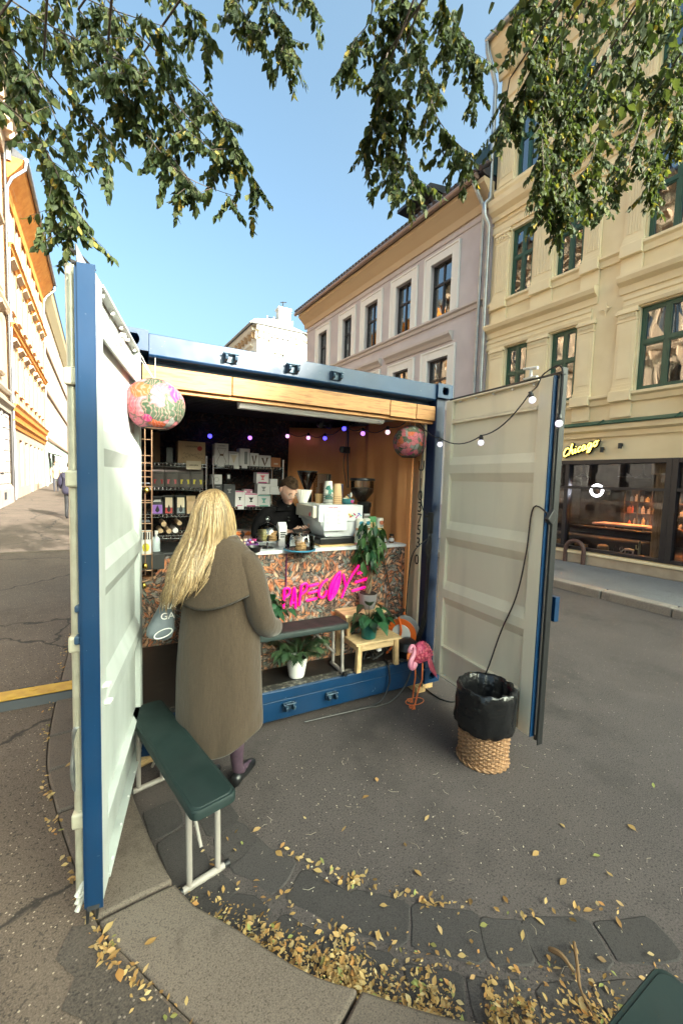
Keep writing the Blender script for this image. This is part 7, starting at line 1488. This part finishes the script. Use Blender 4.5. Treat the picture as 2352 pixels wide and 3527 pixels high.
S = Sk(); S.chain([(*cw_(-.10,-.01,1.36),.085),(*cw_(-.185,-.012,1.345),.088),(*cw_(-.25,-.02,1.20),.080),(*cw_(-.27,.0,1.08),.076),(*cw_(-.25,.10,1.02),.07),(*cw_(-.21,.20,.985),.058)]); skin('sleeve', S.V, S.E, COAT, coat, 2, 0)
# broad cape collar
b = MB(); rings = []; n = 60
for f, z, wa, wf in ((0,1.475,.070,.070),(.12,1.462,.095,.085),(.25,1.435,.145,.108),(.45,1.38,.198,.138),(.7,1.295,.240,.164),(1,1.205,.262,.184)):
    ring = []
    for i in range(n):
        th = 2*math.pi*i/n; bk = max(0,-math.sin(th)); drop = f*f*(.085*bk+.012*math.sin(3*th)); wob = 1+.012*f*math.sin(5*th+1)
        ring.append(cw_(wa*math.cos(th)*wob, -.012+wf*math.sin(th)*wob-.02*bk*f, z-drop))
    rings.append(ring)
b.loft(rings, cap=False); b.build('cape_collar', COAT, coat, smooth='all', solid=.007, sub=1)
b = MB(); rings = [[cw_(-.015+wa*math.cos(2*math.pi*i/40), .005+wf*math.sin(2*math.pi*i/40), z) for i in range(40)] for z, wa, wf in ((1.46,.080,.078),(1.475,.085,.083),(1.482,.088,.086),(1.475,.10,.098),(1.445,.122,.11))]
b.loft(rings, cap=False); b.build('stand_collar', COAT, coat, smooth='all', solid=.004)
b = MB(); q0 = cw_(.228,.06,.86); q1 = cw_(.232,.075,.70); b.tube([q0, q0.lerp(q1,.5)+ri*.006, q1], .0035, 6); b.build('pocket_edge', mat('coat seam', (.04,.028,.018), .9), coat)
b = MB(); b.tube(catmull([cw_(.06,.14,.38),cw_(.16,.12,.36),cw_(.2,.02,.37),cw_(.14,-.06,.35)],5), .012, 6); b.build('red_lining', mat('red lining', (.45,.03,.02), .6), coat, smooth=True)
for s, fx in ((1,.06),(-1,-.06)):
    b = MB(); rings = []
    for f, w, h0, h1 in ((-.055,.022,.0,.055),(-.045,.034,.0,.07),(-.01,.036,.0,.075),(.03,.036,.0,.062),(.08,.040,.0,.05),(.13,.040,.0,.044),(.165,.030,.0,.036),(.185,.012,.004,.024)):
        rings.append([cw_(.088*s+w*math.cos(a), fx+.01+f, h0+.002+(h1-h0)*(.5+.5*math.sin(a))) for a in [2*math.pi*i/14 for i in range(14)]])
    b.loft(rings); b.build('shoe', mat('black shoe', (.010,.010,.011), .3), wo_, smooth='all')
# hair ----------------------------------------------------------------
HAIR = NT('blonde hair', .42); hv = HAIR.map((70,70,2.2)); hc = HAIR.ramp(HAIR.noise(3., vec=hv, det=4), [(.25,(.12,.07,.028)),(.42,(.25,.155,.068)),(.58,(.38,.26,.13)),(.78,(.54,.41,.25))]); oi_ = HAIR.N('ObjectInfo').outputs['Random']; HAIR.col(HAIR.mix(1., hc, HAIR.ramp(oi_, [(0,G(.55)),(.4,G(.9)),(1,G(1.2))]), 'MULTIPLY')); HAIR.bump(HAIR.noise(4., vec=HAIR.map((160,160,3)), det=2), .22, .003); HAIR.b.inputs['Specular IOR Level'].default_value = .55; HAIR = HAIR.M
OUT = [(1121,486,494),(1125,474,506),(1132,458,518),(1150,447,528),(1170,441,534),(1210,431,540),(1250,415,541),(1290,395,533),(1330,380,512),(1370,371,478),(1400,369,455),(1425,372,450)]
DEP = [(1121,.01),(1125,.035),(1132,.07),(1150,.105),(1170,.125),(1210,.14),(1250,.15),(1290,.19),(1330,.225),(1370,.24),(1425,.24)]
def interp(T, y, k):
    for a, c in zip(T[:-1], T[1:]):
        if a[0] <= y <= c[0]: t = (y-a[0])/(c[0]-a[0]); return a[k]+(c[k]-a[k])*t
    return T[-1][k]
HC = HC0.copy(); 
def hp(s, y, extra=0.):
    l, r = interp(OUT,y,1), interp(OUT,y,2); x = (l+r)/2+s*(r-l)/2; d = interp(DEP,y,1)
    return ony(x, y, HC.y-.0-(d+extra)*math.sqrt(max(0,1-.92*s*s))+.02)
b = MB(); rings = []
for y in (1122,1124,1128,1134,1142,1156,1172,1195,1220,1250,1280,1310,1335):
    bk = [hp(-1+2*i/20, y, -.016) for i in range(21)]; fr = [ony((interp(OUT,y,1)+interp(OUT,y,2))/2-(-1+2*i/20)*-1*(interp(OUT,y,2)-interp(OUT,y,1))*.44, y, HC.y+.02+.055*math.sqrt(max(0,1-(-1+2*i/20)**2))*min(1,(y-1120)/40)) for i in range(20,-1,-1)]
    rings.append(bk+fr[1:-1])
b.loft(rings); hb = b.build('hair', HAIR, wo_, smooth='all')
random.seed(11)
for k in range(250):
    s0 = random.uniform(-.98,.98); ye = 1405-55*max(0,s0+.35)**.8-random.uniform(0,42); y0 = random.choice((1127,1128,1130,1135,1150,1185,1230)); gi = int((s0+1)*4.5); ph = gi*2.3+random.uniform(-.5,.5); A = random.uniform(.05,.12)*(1 if gi % 2 else .7); pts = []; rr = []; w = random.uniform(.003,.0095); sp_ = random.uniform(-.10,.10)
    nn = 26; ex = random.uniform(-.004,.014)
    for i in range(nn+1):
        f = i/nn; y = y0+(ye-y0)*f; s = s0*(1 if y > 1170 else .55+.45*(y-1120)/50)+A*math.sin((y-1125)/30+ph)*f*2.2+sp_*f*f; s = max(-1.06,min(1.06,s)); pts.append(hp(s, y, ex+.004*math.sin(f*9+ph))); rr.append(max(.0012, w*(1-.15*math.cos(f*6))*(1 if f < .72 else (1-f)/.28*.9+.1)*(.6+.4*min(1,f*6))))
    b = MB(); b.tube(pts, rr, 6); b.build('hair_lock', HAIR, hb, smooth='all')
for k in range(60):
    s0 = random.uniform(-1.02,1.04); ye = 1425-60*max(0,s0+.35)-random.uniform(0,70); y0 = random.uniform(1130,1260); ph = random.uniform(0,6.28); pts = []
    for i in range(15): f = i/14; y = y0+(ye-y0)*f; pts.append(hp(max(-1.12,min(1.14,s0+.06*math.sin((y-1125)/26+ph)*f+random.uniform(-.003,.003))), y, .016))
    b = MB(); b.tube(pts, [.0016]*12+[.0012,.001,.0006], 4); b.build('hair_strand', HAIR, hb, smooth='all')
b = MB(); b.tube([HM @ Vector((.078,.02+.01*i,.0)) for i in range(2)]+[HM @ Vector((.07,.10,.0))], .002, 5); b.build('glasses', mat('thin gold frame', (.4,.3,.15), .3, .8), wo_)
# tote bag on her left arm
bc = ony(372,1425,-.30); tb = thing('tote_bag', 'see-through grey tote bag with white letters hanging at her left side', 'bag', bc)
TOTE = NT('grey see-through plastic', .35); TOTE.col(TOTE.ramp(TOTE.noise(8., det=3), [(.3,(.09,.11,.13)),(.7,(.20,.23,.26))])); TOTE.b.inputs['Alpha'].default_value = .86; TOTE.bump(TOTE.noise(12.), .3, .01); TOTE = TOTE.M
Yb = -.30; corners = [(392,1345),(402,1350),(404,1475),(360,1474),(322,1468)]; cpts = [ony(x, y, Yb) for x, y in ((388,1352),(400,1350),(404,1420),(402,1476),(360,1474),(322,1468),(345,1425),(368,1385))]
b = MB(); cen = sum(cpts, Vector())/len(cpts); n = len(cpts)
fr = [p+(cen-p)*.0 for p in cpts]; m1 = [p+(cen-p)*.18+Vector((0,-.045,0)) for p in cpts]; m2 = [p+(cen-p)*.18+Vector((0,.045,0)) for p in cpts]
b.add([tuple(p) for p in fr+m1+m2], [(i,(i+1) % n,(i+1) % n+n,i+n) for i in range(n)]+[(i,i+2*n,(i+1) % n+2*n,(i+1) % n) for i in range(n)]+[tuple(range(n,2*n)),tuple(range(3*n-1,2*n-1,-1))]); b.build('bag', TOTE, tb, smooth='all', sub=1)
b = MB(); sh_ = cw_(-.20,-.02,1.40); b.tube(catmull([cpts[0],cpts[0].lerp(sh_,.5)+Vector((-.02,-.02,0)),sh_],5), .006, 6); b.build('strap', TOTE, tb, smooth=True)
for s, (x, y) in (('NA',(388,1392)),('GA',(385,1415))): T3(s, ony(x,y,Yb-.052), .052, WINK, tb, (rad(90),0,rad(6)), .001)
b = MB(); q = ony(375,1455,Yb-.048); b.tube([q+Vector((.045*math.cos(i*.3),0,.022*math.sin(i*.3)+.012*math.cos(i*.3))) for i in range(22)], .003, 5); b.build('printed_oval', WINK, tb)
# ------------------------------------------------------------------ shopkeeper
ko = Vector((1.375,.98,.286)); kp = thing('person', 'shopkeeper with glasses in a black shirt looking down at a phone', 'person', ko)
BSH = mat('black shirt', (.004,.0036,.004), 1., 0, (.007,.0062,.007), 12, bump=.3, bs=30, spec=.1); KH = mat('dark brown hair', (.022,.011,.006), .85, 0, (.05,.027,.014), 60, spec=.2)
def kk_(x, y, z): return ko+Vector((x,y,z))
S = Sk(); pel = S.chain([(*kk_(0,0,.92),.12,.10)]); sp = S.chain([(*kk_(0,-.005,1.06),.115,.09),(*kk_(0,-.02,1.16),.10,.07),(*kk_(0,-.05,1.275),.05),(*kk_(.005,-.085,1.335),.05),(*kk_(.005,-.11,1.37),.05)], pel)
for s in (1,-1): S.chain([(*kk_(.09*s,0,.86),.085),(*kk_(.10*s,.0,.48),.058),(*kk_(.10*s,.02,.08),.036),(*kk_(.10*s,-.08,.035),.034,.025)], pel)
Lh, Rh = ony(672,1222,.68), ony(705,1220,.68)
ra = S.chain([(*kk_(.19,-.02,1.21),.04),(*kk_(.275,-.04,.98),.040),(Rh.x+.03,Rh.y+.07,Rh.z+.0,.026)], 2); add_hand(S, ra, S.V[ra][:3], (-.45,-.75,.12), (-.6,.1,.6), .7, .95)
la = S.chain([(*kk_(-.19,-.02,1.21),.04),(*kk_(-.275,-.05,.98),.040),(Lh.x-.03,Lh.y+.08,Lh.z,.026)], 2); add_hand(S, la, S.V[la][:3], (.6,-.7,.12), (.6,.1,.6), .7, .95)
skin('body', S.V, S.E, SKIN, kp, 2, 0)
S = Sk(); S.chain([(*kk_(0,0,.80),.155,.115),(*kk_(0,0,.98),.16,.115),(*kk_(0,-.02,1.13),.175,.115),(*kk_(0,-.03,1.225),.165,.10),(*kk_(0,-.055,1.285),.085,.075),(*kk_(.003,-.075,1.322),.062)])
for s, H in ((1,Rh+Vector((.035,.085,.0))),(-1,Lh+Vector((-.035,.095,0)))): S.chain([(*kk_(.19*s,-.02,1.235),.078),(*kk_(.245*s,-.03,1.12),.070),(*kk_(.285*s,-.045,.985),.062),(*(kk_(.285*s,-.045,.985).lerp(H,.5)),.054),(*H,.043)], 2)
shirt = skin('shirt', S.V, S.E, BSH, kp, 2, 0)
for k in range(3): q = ony(*c8(412,(775,875,905)[k]),.74); b = MB(); b.cyl((q.x,.842-.01*k,q.z),(q.x,.852,q.z),.006,8); b.build('button', INK, shirt)
KM, hd = head(kp, ony(662,1124,.83), (.16,-.85,-.62), UP, 1.0, SKIN, KH, True)
b = MB()
for s in (-1,1): b.tube([KM @ Vector((s*.030+.021*math.cos(a*.42),.101,-.004+.017*math.sin(a*.42))) for a in range(16)], .0013, 5); b.tube([KM @ Vector((s*.051,.10,0)), KM @ Vector((s*.076,.05,.003)), KM @ Vector((s*.078,.0,.004))], .0014, 5)
b.tube([KM @ Vector((-.009,.103,.002)), KM @ Vector((0,.108,.006)), KM @ Vector((.009,.103,.002))], .0014, 5); b.build('glasses', mat('clear frame', (.5,.45,.42), .2, .3), kp, smooth=True)
ph_ = Lh.lerp(Rh,.5)+Vector((0,-.02,.022)); b = MB(); b.box(-.075,.075,-.036,.036,-.005,.005, Matrix.Translation(ph_) @ Matrix.Rotation(-.15,4,'Y') @ Matrix.Rotation(.35,4,'X')); tag(b.build('phone', BLKB, bevel=.004), 'black phone held in the shopkeeper\'s hands', 'phone')
# ------------------------------------------------------------------ passers-by on the left pavement
def walker(label, base, hd, h, coat_m, leg_m, hairm, bulky=1., step=.12, extra=None):
    k = h/1.75; f = Vector((math.cos(hd),math.sin(hd),0)); r = Vector((f.y,-f.x,0)); B = Vector(base)
    P = lambda a, g, z: B+r*a*k+f*g*k+UP*z*k
    t = thing('person', label, 'person', base)
    S = Sk(); pel = S.chain([(*P(0,0,.95),.12*k,.1*k)]); S.chain([(*P(0,0,1.15),.11*k),(*P(0,0,1.38),.11*k,.08*k),(*P(0,.01,1.5),.05*k),(*P(0,.02,1.55),.05*k)], pel)
    for s in (1,-1): S.chain([(*P(.09*s,0,.88),.085*k),(*P(.09*s,.05+.5*step*s,.50),.065*k),(*P(.09*s,step*s*.9,.10),.042*k),(*P(.09*s,step*s+.10,.035),.036*k,.028*k)], pel)
    for s in (1,-1):
        w = S.chain([(*P(.20*s,0,1.40),.055*k),(*P(.25*s,-.03*s,1.12),.042*k),(*P(.24*s,.10-.08*s,.90),.03*k)], 2); add_hand(S, w, S.V[w][:3], f*.3-UP, -r*s, .4, k)
    skin('body', S.V, S.E, leg_m, t, 2, 0)
    S = Sk(); q = bulky; S.chain([(*P(0,0,.72),.20*k*q,.15*k*q),(*P(0,0,.92),.20*k*q,.15*k*q),(*P(0,0,1.15),.185*k*q,.14*k*q),(*P(0,0,1.34),.185*k*q,.13*k*q),(*P(0,.0,1.44),.11*k,.10*k),(*P(0,.01,1.50),.075*k)])
    for s in (1,-1): S.chain([(*P(.19*s,0,1.39),.085*k*q),(*P(.26*s,-.03*s,1.12),.08*k*q),(*P(.25*s,.09-.07*s,.93),.06*k*q)], 3)
    co_ = skin('coat', S.V, S.E, coat_m, t, 2, 0)
    head(t, P(0,.03,1.64), f, UP, k, SKIN, hairm, True)
    return t, P, f, r, k
zz1 = gz(12.3); q = onz(160,1192,zz1)
NAVYC = mat('navy puffer', (.018,.017,.032), .45, 0, (.03,.028,.05), 6, bump=.3, bs=8)
walker('walker in a bulky navy puffer jacket half hidden by the left door', (q.x+.02,q.y,zz1), rad(78), 1.78, NAVYC, mat('dark trousers', (.012,.012,.014), .8), KH, 1.22, .06)
q = onz(129,1133,.60); zz2 = gz(q.y)
t, P, f, r, k = walker('walker in a beige coat and white scarf on the sunlit pavement', (q.x,q.y,zz2), rad(-80), 1.72, mat('beige coat', (.34,.22,.14), .9), mat('dark jeans', (.03,.03,.04), .8), mat('chestnut hair', (.12,.05,.02), .6), 1.0, .12)
b = MB(); b.tube(catmull([P(-.09,.06,1.46),P(0,.11,1.46),P(.09,.06,1.46)],4), .05, 8); b.tube(catmull([P(.03,.12,1.44),P(.04,.15,1.2),P(.03,.14,.85),P(.04,.15,.78)],4), .055, 8); b.build('scarf', mat('white scarf', (.75,.72,.68), .9), t, smooth=True)
b = MB(); hq_ = P(-.25,.17,.84); b.box(hq_.x-.16, hq_.x+.16, hq_.y-.06, hq_.y+.06, hq_.z-.42, hq_.z-.08); b.tube([hq_+Vector((-.1,0,-.08)), hq_, hq_+Vector((.1,0,-.08))], .01, 6); tag(b.build('shopping_bag', WBOX, bevel=.02), 'white shopping bag carried by the walker in beige', 'bag')
# ================================================================== tree overhead
random.seed(21)
def m_foliage(name, stops, tr=.35, island=True):
    n = NT(name, .62); n.b.inputs['Specular IOR Level'].default_value = .3; src = n.N('NewGeometry').outputs['Random Per Island'] if island else n.N('ObjectInfo').outputs['Random']
    c = n.ramp(src, stops); c = n.mix(n.ramp(n.noise(30., det=2), [(.3,G(0.)),(.8,G(.25))]), c, (.10,.11,.03)); n.col(c)
    t = n.N('BsdfTranslucent'); n.L(n.mix(1., c, (1.5,1.45,.7), 'MULTIPLY'), t.inputs[0]); mx = n.N('MixShader', i_0=tr); n.L(n.b.outputs[0], mx.inputs[1]); n.L(t.outputs[0], mx.inputs[2]); n.L(mx.outputs[0], n.t.nodes['Material Output'].inputs[0]); return n.M
LST = [(0,(.022,.040,.016)),(.35,(.030,.052,.020)),(.6,(.042,.066,.024)),(.85,(.060,.080,.028)),(.95,(.10,.11,.03)),(.988,(.28,.21,.04))]
LFS = m_foliage('tree leaf', LST); LFO = m_foliage('tree leaf single', LST, .35, False)
BRK = mat('tree bark', (.055,.042,.032), .9, 0, (.09,.07,.055), 14, bump=.8, bs=25)
tree = thing('street_tree', 'leafy street tree whose hanging branches frame the top of the picture', 'tree', (1.1,-5.4,.1))
def dpt(x, y, dep): d = _ray(x, y); return CAM+d*dep
BR = [ # branch polylines: picture points and the distance in front of the camera
 (2.6,[(-60,-60),(120,60),(300,150),(360,220),(430,300)],1.),(2.5,[(-60,40),(60,140),(110,230),(150,330)],1.),(2.8,[(200,-60),(300,60),(420,170),(500,250),(545,330),(590,430)],1.),
 (2.7,[(60,-60),(200,120),(300,230),(390,350),(440,430)],1.),(2.4,[(-60,180),(60,280),(120,370),(150,450),(180,520)],.8),(3.0,[(330,-60),(440,20),(470,90)],.9),(2.6,[(-60,-40),(40,40),(160,90)],1.3),(2.6,[(100,-60),(230,10),(380,60)],1.2),(2.7,[(240,200),(330,300),(420,400),(540,450)],.6),(2.6,[(100,150),(200,270),(260,330)],.7),
 (3.0,[(510,-60),(545,0),(570,40),(600,70)],.8),(3.1,[(600,-60),(630,20),(655,70),(645,120)],.9),(3.0,[(690,-70),(700,-30),(705,-12)],.5),
 (3.2,[(900,-60),(900,60),(880,150),(900,250),(890,330),(920,410)],1.1),(3.2,[(860,-60),(850,40),(815,90),(800,130)],.9),(3.4,[(980,-60),(1040,40),(1080,110),(1095,170)],1.1),(3.3,[(950,-40),(980,150),(1000,260),(1050,330),(1065,360)],1.),(3.2,[(880,180),(855,290),(840,350)],.8),(3.1,[(930,100),(940,220),(930,330),(950,430)],.9),
 (3.6,[(1250,-60),(1240,90),(1200,220),(1165,290)],1.1),(3.7,[(1350,-60),(1330,120),(1290,280),(1270,400),(1290,500)],1.2),(3.9,[(1440,-60),(1420,120),(1380,270),(1360,360),(1330,440)],1.2),(4.0,[(1560,-60),(1540,120),(1520,260),(1500,370),(1490,440)],1.1),(3.5,[(1215,-60),(1205,20),(1195,60)],1.),(4.2,[(1640,60),(1520,180),(1450,290),(1410,400)],1.1),(3.5,[(1260,120),(1245,280),(1250,400),(1270,470)],1.1),(3.8,[(1300,-60),(1290,100),(1310,230),(1340,330)],1.2),(4.1,[(1500,-60),(1480,60),(1460,180),(1440,240)],1.2),(3.6,[(1170,180),(1155,260),(1148,300)],.7),(4.3,[(1620,-40),(1580,120),(1560,240),(1550,330)],1.2),(4.4,[(1390,-60),(1400,40),(1440,150),(1500,210)],1.1),(3.5,[(1310,-60),(1260,40),(1215,120)],1.1),(3.8,[(1220,-60),(1230,60),(1260,170),(1290,260)],1.2),(3.9,[(1400,100),(1350,220),(1310,330),(1300,430)],1.1),(4.2,[(1560,-60),(1470,100),(1400,200)],1.2),(4.0,[(1300,60),(1240,170),(1210,240)],1.1),(3.7,[(1280,300),(1290,400),(1310,480)],1.),(3.2,[(920,-40),(930,40),(960,120),(990,180)],1.),(3.3,[(1010,-40),(1020,40),(1050,80)],1.),(3.2,[(890,120),(870,200),(880,260)],.9),(2.6,[(-40,90),(30,130),(60,190)],1.2),(2.7,[(180,20),(260,110),(330,190)],1.1),(2.8,[(330,120),(400,230),(470,310),(520,360)],.9),(4.0,[(1480,250),(1440,380),(1400,440),(1370,460)],.8)]
LEAFV = []; twig = MB(); limbs = MB(); starts = []
for dep, P_, den in BR:
    pts = catmull([(x, y, 0) for x, y in P_], 8); dd = dep; W3 = []
    for i, p in enumerate(pts): W3.append(dpt(p.x, p.y, dd+.12*math.sin(i*.35+dep*7)))
    N = len(W3); twig.tube(W3, [.0045*(1-i/N)+.0014 for i in range(N)], 5); starts.append(W3[0])
    for i in range(2, N):
        for rep in range(2 if random.random() < .75*den else 1):
            if random.random() > (.74 if dep < 3.45 else .92)*den: continue
            a = W3[i]; side = random.choice((-1,1)); L = random.uniform(.07,.30); dr = (RGT*random.uniform(-.9,.9)+FWD*random.uniform(-.8,.8)-Vector((0,0,random.uniform(.45,1.2)))).normalized()
            tw = [a+dr*L*f-Vector((0,0,.10*L*f*f)) for f in (0,.33,.66,1.)]; twig.tube(tw, [.0022,.0018,.0015,.001], 4)
            m_ = max(3, int(L/.020))
            for j in range(m_):
                f = (j+.6)/m_; q = tw[0].lerp(tw[3], f)-Vector((0,0,.05*L*f*(1-f)))
                for s in (-1,1):
                    if random.random() < .14: continue
                    out = dr.cross(Vector((0,0,1))); out = out.normalized() if out.length > .05 else RGT
                    ld = (out*s*random.uniform(.25,.9)+FWD*random.uniform(-.5,.5)-Vector((0,0,random.uniform(.55,1.3)))+dr*.3).normalized()
                    LEAFV.append((q, ld, random.uniform(.046,.074)*(.92 if dep < 3 else 1.)))
            LEAFV.append((tw[3], (dr-Vector((0,0,.6))).normalized(), random.uniform(.05,.072)))
twig.build('twig', BRK, tree, smooth=True)['kind'] = 'stuff'
tp = Vector((1.1,-5.4,.1)); tk = catmull([tp-Vector((0,0,.2)), tp+Vector((.03,.05,1.2)), tp+Vector((.0,.2,2.6)), tp+Vector((-.05,.5,3.9))],6)
b = MB(); b.tube(tk, [.26-.11*i/len(tk) for i in range(len(tk))], 16); b.build('trunk', BRK, tree, smooth=True)
cr = tk[-1]
for grp, off in ((starts[0:10],(-.6,1.2,1.2)),(starts[10:13],(-.2,1.6,1.7)),(starts[13:19],(.6,1.7,1.7)),(starts[19:],(1.7,1.3,1.6))):
    hub = cr+Vector(off); b = MB(); b.tube(catmull([cr-Vector((0,0,.3)), cr.lerp(hub,.5)+Vector((0,0,.25)), hub],6), [.13-.005*i for i in range(13)], 10); lo = b.build('limb', BRK, tree, smooth=True)
    b = MB()
    for s in grp: b.tube(catmull([hub, hub.lerp(s,.5)+Vector((0,0,.35)), s],6), [.020-.0012*i for i in range(13)], 7)
    b.build('branch', BRK, lo, smooth=True)
# leaves: the ones that show largest as parts of their own, the others as one part
def leaf_mesh(k):
    b = MB(); leaf(b, (0,0,0), (0,0,-1), (0,-1,0), 1., (.52,.60,.48,.56)[k], (.1,.22,.0,.3)[k], shape=(.08,.62,.95,1.,.80,.42,0.)); me = b.mesh('leaf'); me.materials.append(LFO); me.polygons.foreach_set('use_smooth', [True]*len(me.polygons)); return me
LM = [leaf_mesh(k) for k in range(4)]
LEAFV.sort(key=lambda q: (q[0]-CAM).length/q[2])
def infr(q):
    d = q-CAM; z = d.dot(FWD); x = 784+FPX*d.dot(RGT)/z; y = 1175.5-FPX*d.dot(UPV)/z; return -10 < x < 1578 and -10 < y < 2360
single = 0; rest = MB()
for q, ld, L in LEAFV:
    up = Vector((random.uniform(-1,1),random.uniform(-1,1),random.uniform(-.2,.5)))
    if single < 300 and infr(q):
        z = -ld; x = up.cross(z).normalized(); y = z.cross(x); M = Matrix(((x.x,y.x,z.x,q.x),(x.y,y.y,z.y,q.y),(x.z,y.z,z.z,q.z),(0,0,0,1))) @ Matrix.Scale(L,4); inst('leaf', LM[single % 4], tree, M); single += 1
    else: leaf(rest, q, ld, up, L, L*random.uniform(.48,.62), random.uniform(0,.3), shape=(.1,.8,1.,.62,0.))
fo = rest.build('foliage', LFS, tree, smooth='all', recalc=False); fo['kind'] = 'stuff'
crown = MB()
for k in range(9000):       # the rest of the crown, unseen, shaped to shade leaves and dapple the pavement
    y = random.uniform(-3.6,-.7); x = random.uniform(-1.8,3.4); z = 4.35+(-.7-y)*.47+abs(random.gauss(0,.8))
    if noise.noise(Vector((x*.75,y*.75,z*.75+4))) < .02: continue
    leaf(crown, (x,y,z), (random.uniform(-1,1),random.uniform(-1,1),-.7), (random.uniform(-1,1),random.uniform(-1,1),1), random.uniform(.06,.09), .05, .1, shape=(.2,1.,.7,0.))
co2 = crown.build('crown', LFS, tree, smooth='all', recalc=False); co2['kind'] = 'stuff'
# ================================================================== fallen leaves and grit
random.seed(5)
FST = [(0,(.36,.21,.075)),(.22,(.52,.36,.15)),(.42,(.40,.18,.05)),(.58,(.60,.46,.24)),(.72,(.24,.12,.04)),(.82,(.50,.30,.10)),(.93,(.14,.075,.03)),(.975,(.28,.30,.09))]
FLM = m_foliage('dry leaf', FST, .15); FLO = m_foliage('dry leaf single', FST, .15, False)
lit = MB()
def drop(b, x, y, z, L):
    a = random.uniform(0,6.28); d = Vector((math.cos(a),math.sin(a),random.uniform(-.15,.35))); up = Vector((random.uniform(-.6,.6),random.uniform(-.6,.6),1)); leaf(b, (x,y,z), d, up, L, L*random.uniform(.4,.6), random.uniform(-.35,.35), shape=(.1,.75,1.,.6,0.))
def alongI(t, off): p = kerb_pt(t,1); q = kerb_pt(t+.3,1); d = (q-p).normalized(); return p+Vector((-d.y,d.x,0))*off
n = 0
while n < 3000:
    t = random.uniform(70,124); w = min(1,max(.06,(t-72)/26)); 
    if random.random() > w: continue
    if noise.noise(Vector((t*.35,3.1,0))) < random.uniform(-.5,.05): continue
    off = abs(random.gauss(0,.06+.035*w))+.008; p = alongI(t, off); drop(lit, p.x, p.y, random.uniform(.006,.05)*(1 if off < .12 else .35), random.choice((random.uniform(.006,.014),random.uniform(.008,.018),random.uniform(.012,.034)))); n += 1
for k in range(150):        # lines of leaves in the joints between the gutter stones
    t = random.uniform(78,124); p = alongI(t, random.choice((.235,.44,.45))+random.gauss(0,.016)); drop(lit, p.x, p.y, random.uniform(.006,.02), random.uniform(.014,.036))
for k in range(150): t = random.uniform(30,78); p = kerb_pt(t,0)-Vector((random.gauss(.02,.015),0,0)); drop(lit, p.x, p.y, gz(p.y)+random.uniform(.004,.02), random.uniform(.014,.032))
for k in range(120): t = random.uniform(74,100); p = kerb_pt(t,0)+Vector((random.gauss(-.02,.02),random.gauss(-.01,.02),0)); drop(lit, p.x, p.y, .108, random.uniform(.012,.03))
for k in range(40): drop(lit, random.uniform(.05,.55), random.uniform(-1.1,-.75), .015, random.uniform(.015,.035))
tag(lit.build('leaf_litter', FLM, smooth='all', recalc=False), 'drift of dry yellow leaves piled along the granite kerb', 'leaves', kind='stuff')
grit = MB()
for k in range(2600):
    x = random.uniform(.1,4.5); y = random.uniform(-2.6,1.0); 
    if random.random() > math.exp(-((x-1.1)/1.1)**2-((y+1.1)/.7)**2)*1.0+.05: continue
    drop(grit, x, y, .004, random.uniform(.004,.011))
for k in range(60):
    x, y = random.uniform(.3,2.6), random.uniform(-2.3,-.3); a = random.uniform(0,6.28); L = random.uniform(.015,.06); grit.tube([(x,y,.003),(x+L*.5*math.cos(a),y+L*.5*math.sin(a),.005),(x+L*math.cos(a+.4),y+L*math.sin(a+.4),.003)], .0007, 3)
tag(grit.build('grit', m_foliage('pale grit', [(0,(.45,.36,.24)),(1,(.6,.52,.4))], .0), recalc=False), 'pale seeds and crumbs scattered over the asphalt', 'debris', kind='stuff')
FM = []
for k in range(3):
    b = MB(); leaf(b, (-.5,0,0), (1,0,.05), (0,.1,1), 1., (.5,.42,.58)[k], (.18,-.2,.1)[k], shape=(.1,.65,1.,.95,.6,0.)); b.tube([(-.5,0,.0),(-.75,.04,.02)], .012, 3); me = b.mesh('fallen_leaf'); me.materials.append(FLO); me.polygons.foreach_set('use_smooth', [True]*len(me.polygons)); FM.append(me)
SPOT = [(1291,1895),(930,1942),(960,2005),(1240,2115),(1500,1805),(865,1790),(1293,2025),(1200,2150),(1110,2125),(1080,2070),(700,1880),(640,1960),(1010,2135),(1180,2230),(1370,1965),(1060,2195),(790,1905),(840,1830),(1160,2065),(1420,2120),(590,1905),(1320,2180),(1400,2010),(730,2000),(1230,1960),(980,1880),(1450,1900),(1350,2090),(660,2050),(880,2080)]
for k, (x, y) in enumerate(SPOT):
    p = onz(x, y, .008); L = random.uniform(.030,.048); o = inst('fallen_leaf', FM[k % 3], None, Matrix.Translation(p) @ Matrix.Rotation(random.uniform(0,6.28),4,'Z') @ Matrix.Rotation(random.uniform(-.25,.25),4,'X') @ Matrix.Scale(L,4)); tag(o, 'single dry yellow leaf lying loose on the dark asphalt', 'leaf', 'loose leaves on the asphalt')
for k, (x, y) in enumerate(((248,2130),(262,2195),(275,2240),(160,1755),(345,2165))):
    p = onz(x, y, .112); o = inst('fallen_leaf', FM[k % 3], None, Matrix.Translation(p) @ Matrix.Rotation(random.uniform(0,6.28),4,'Z') @ Matrix.Scale(.045,4)); tag(o, 'single dry leaf lying on the left pavement by the kerb', 'leaf', 'loose leaves on the pavement')
q = [onz(x, y, z) for x, y, z in ((1318,2165,.03),(1325,2215,.04),(1332,2270,.035),(1360,2330,.03))]; b = MB(); b.tube(catmull(q,5), [.006]*10+[.004]*6, 7); b.tube(catmull([onz(1260,2180,.03), onz(1290,2195,.045), onz(1318,2235,.03)],4), [.007,.009,.010,.010,.009,.008,.007,.006,.005], 6); tag(b.build('dead_twig', mat('dead twig', (.16,.09,.04), .8), smooth=True), 'brown dead twig lying in the gutter leaves', 'twig')
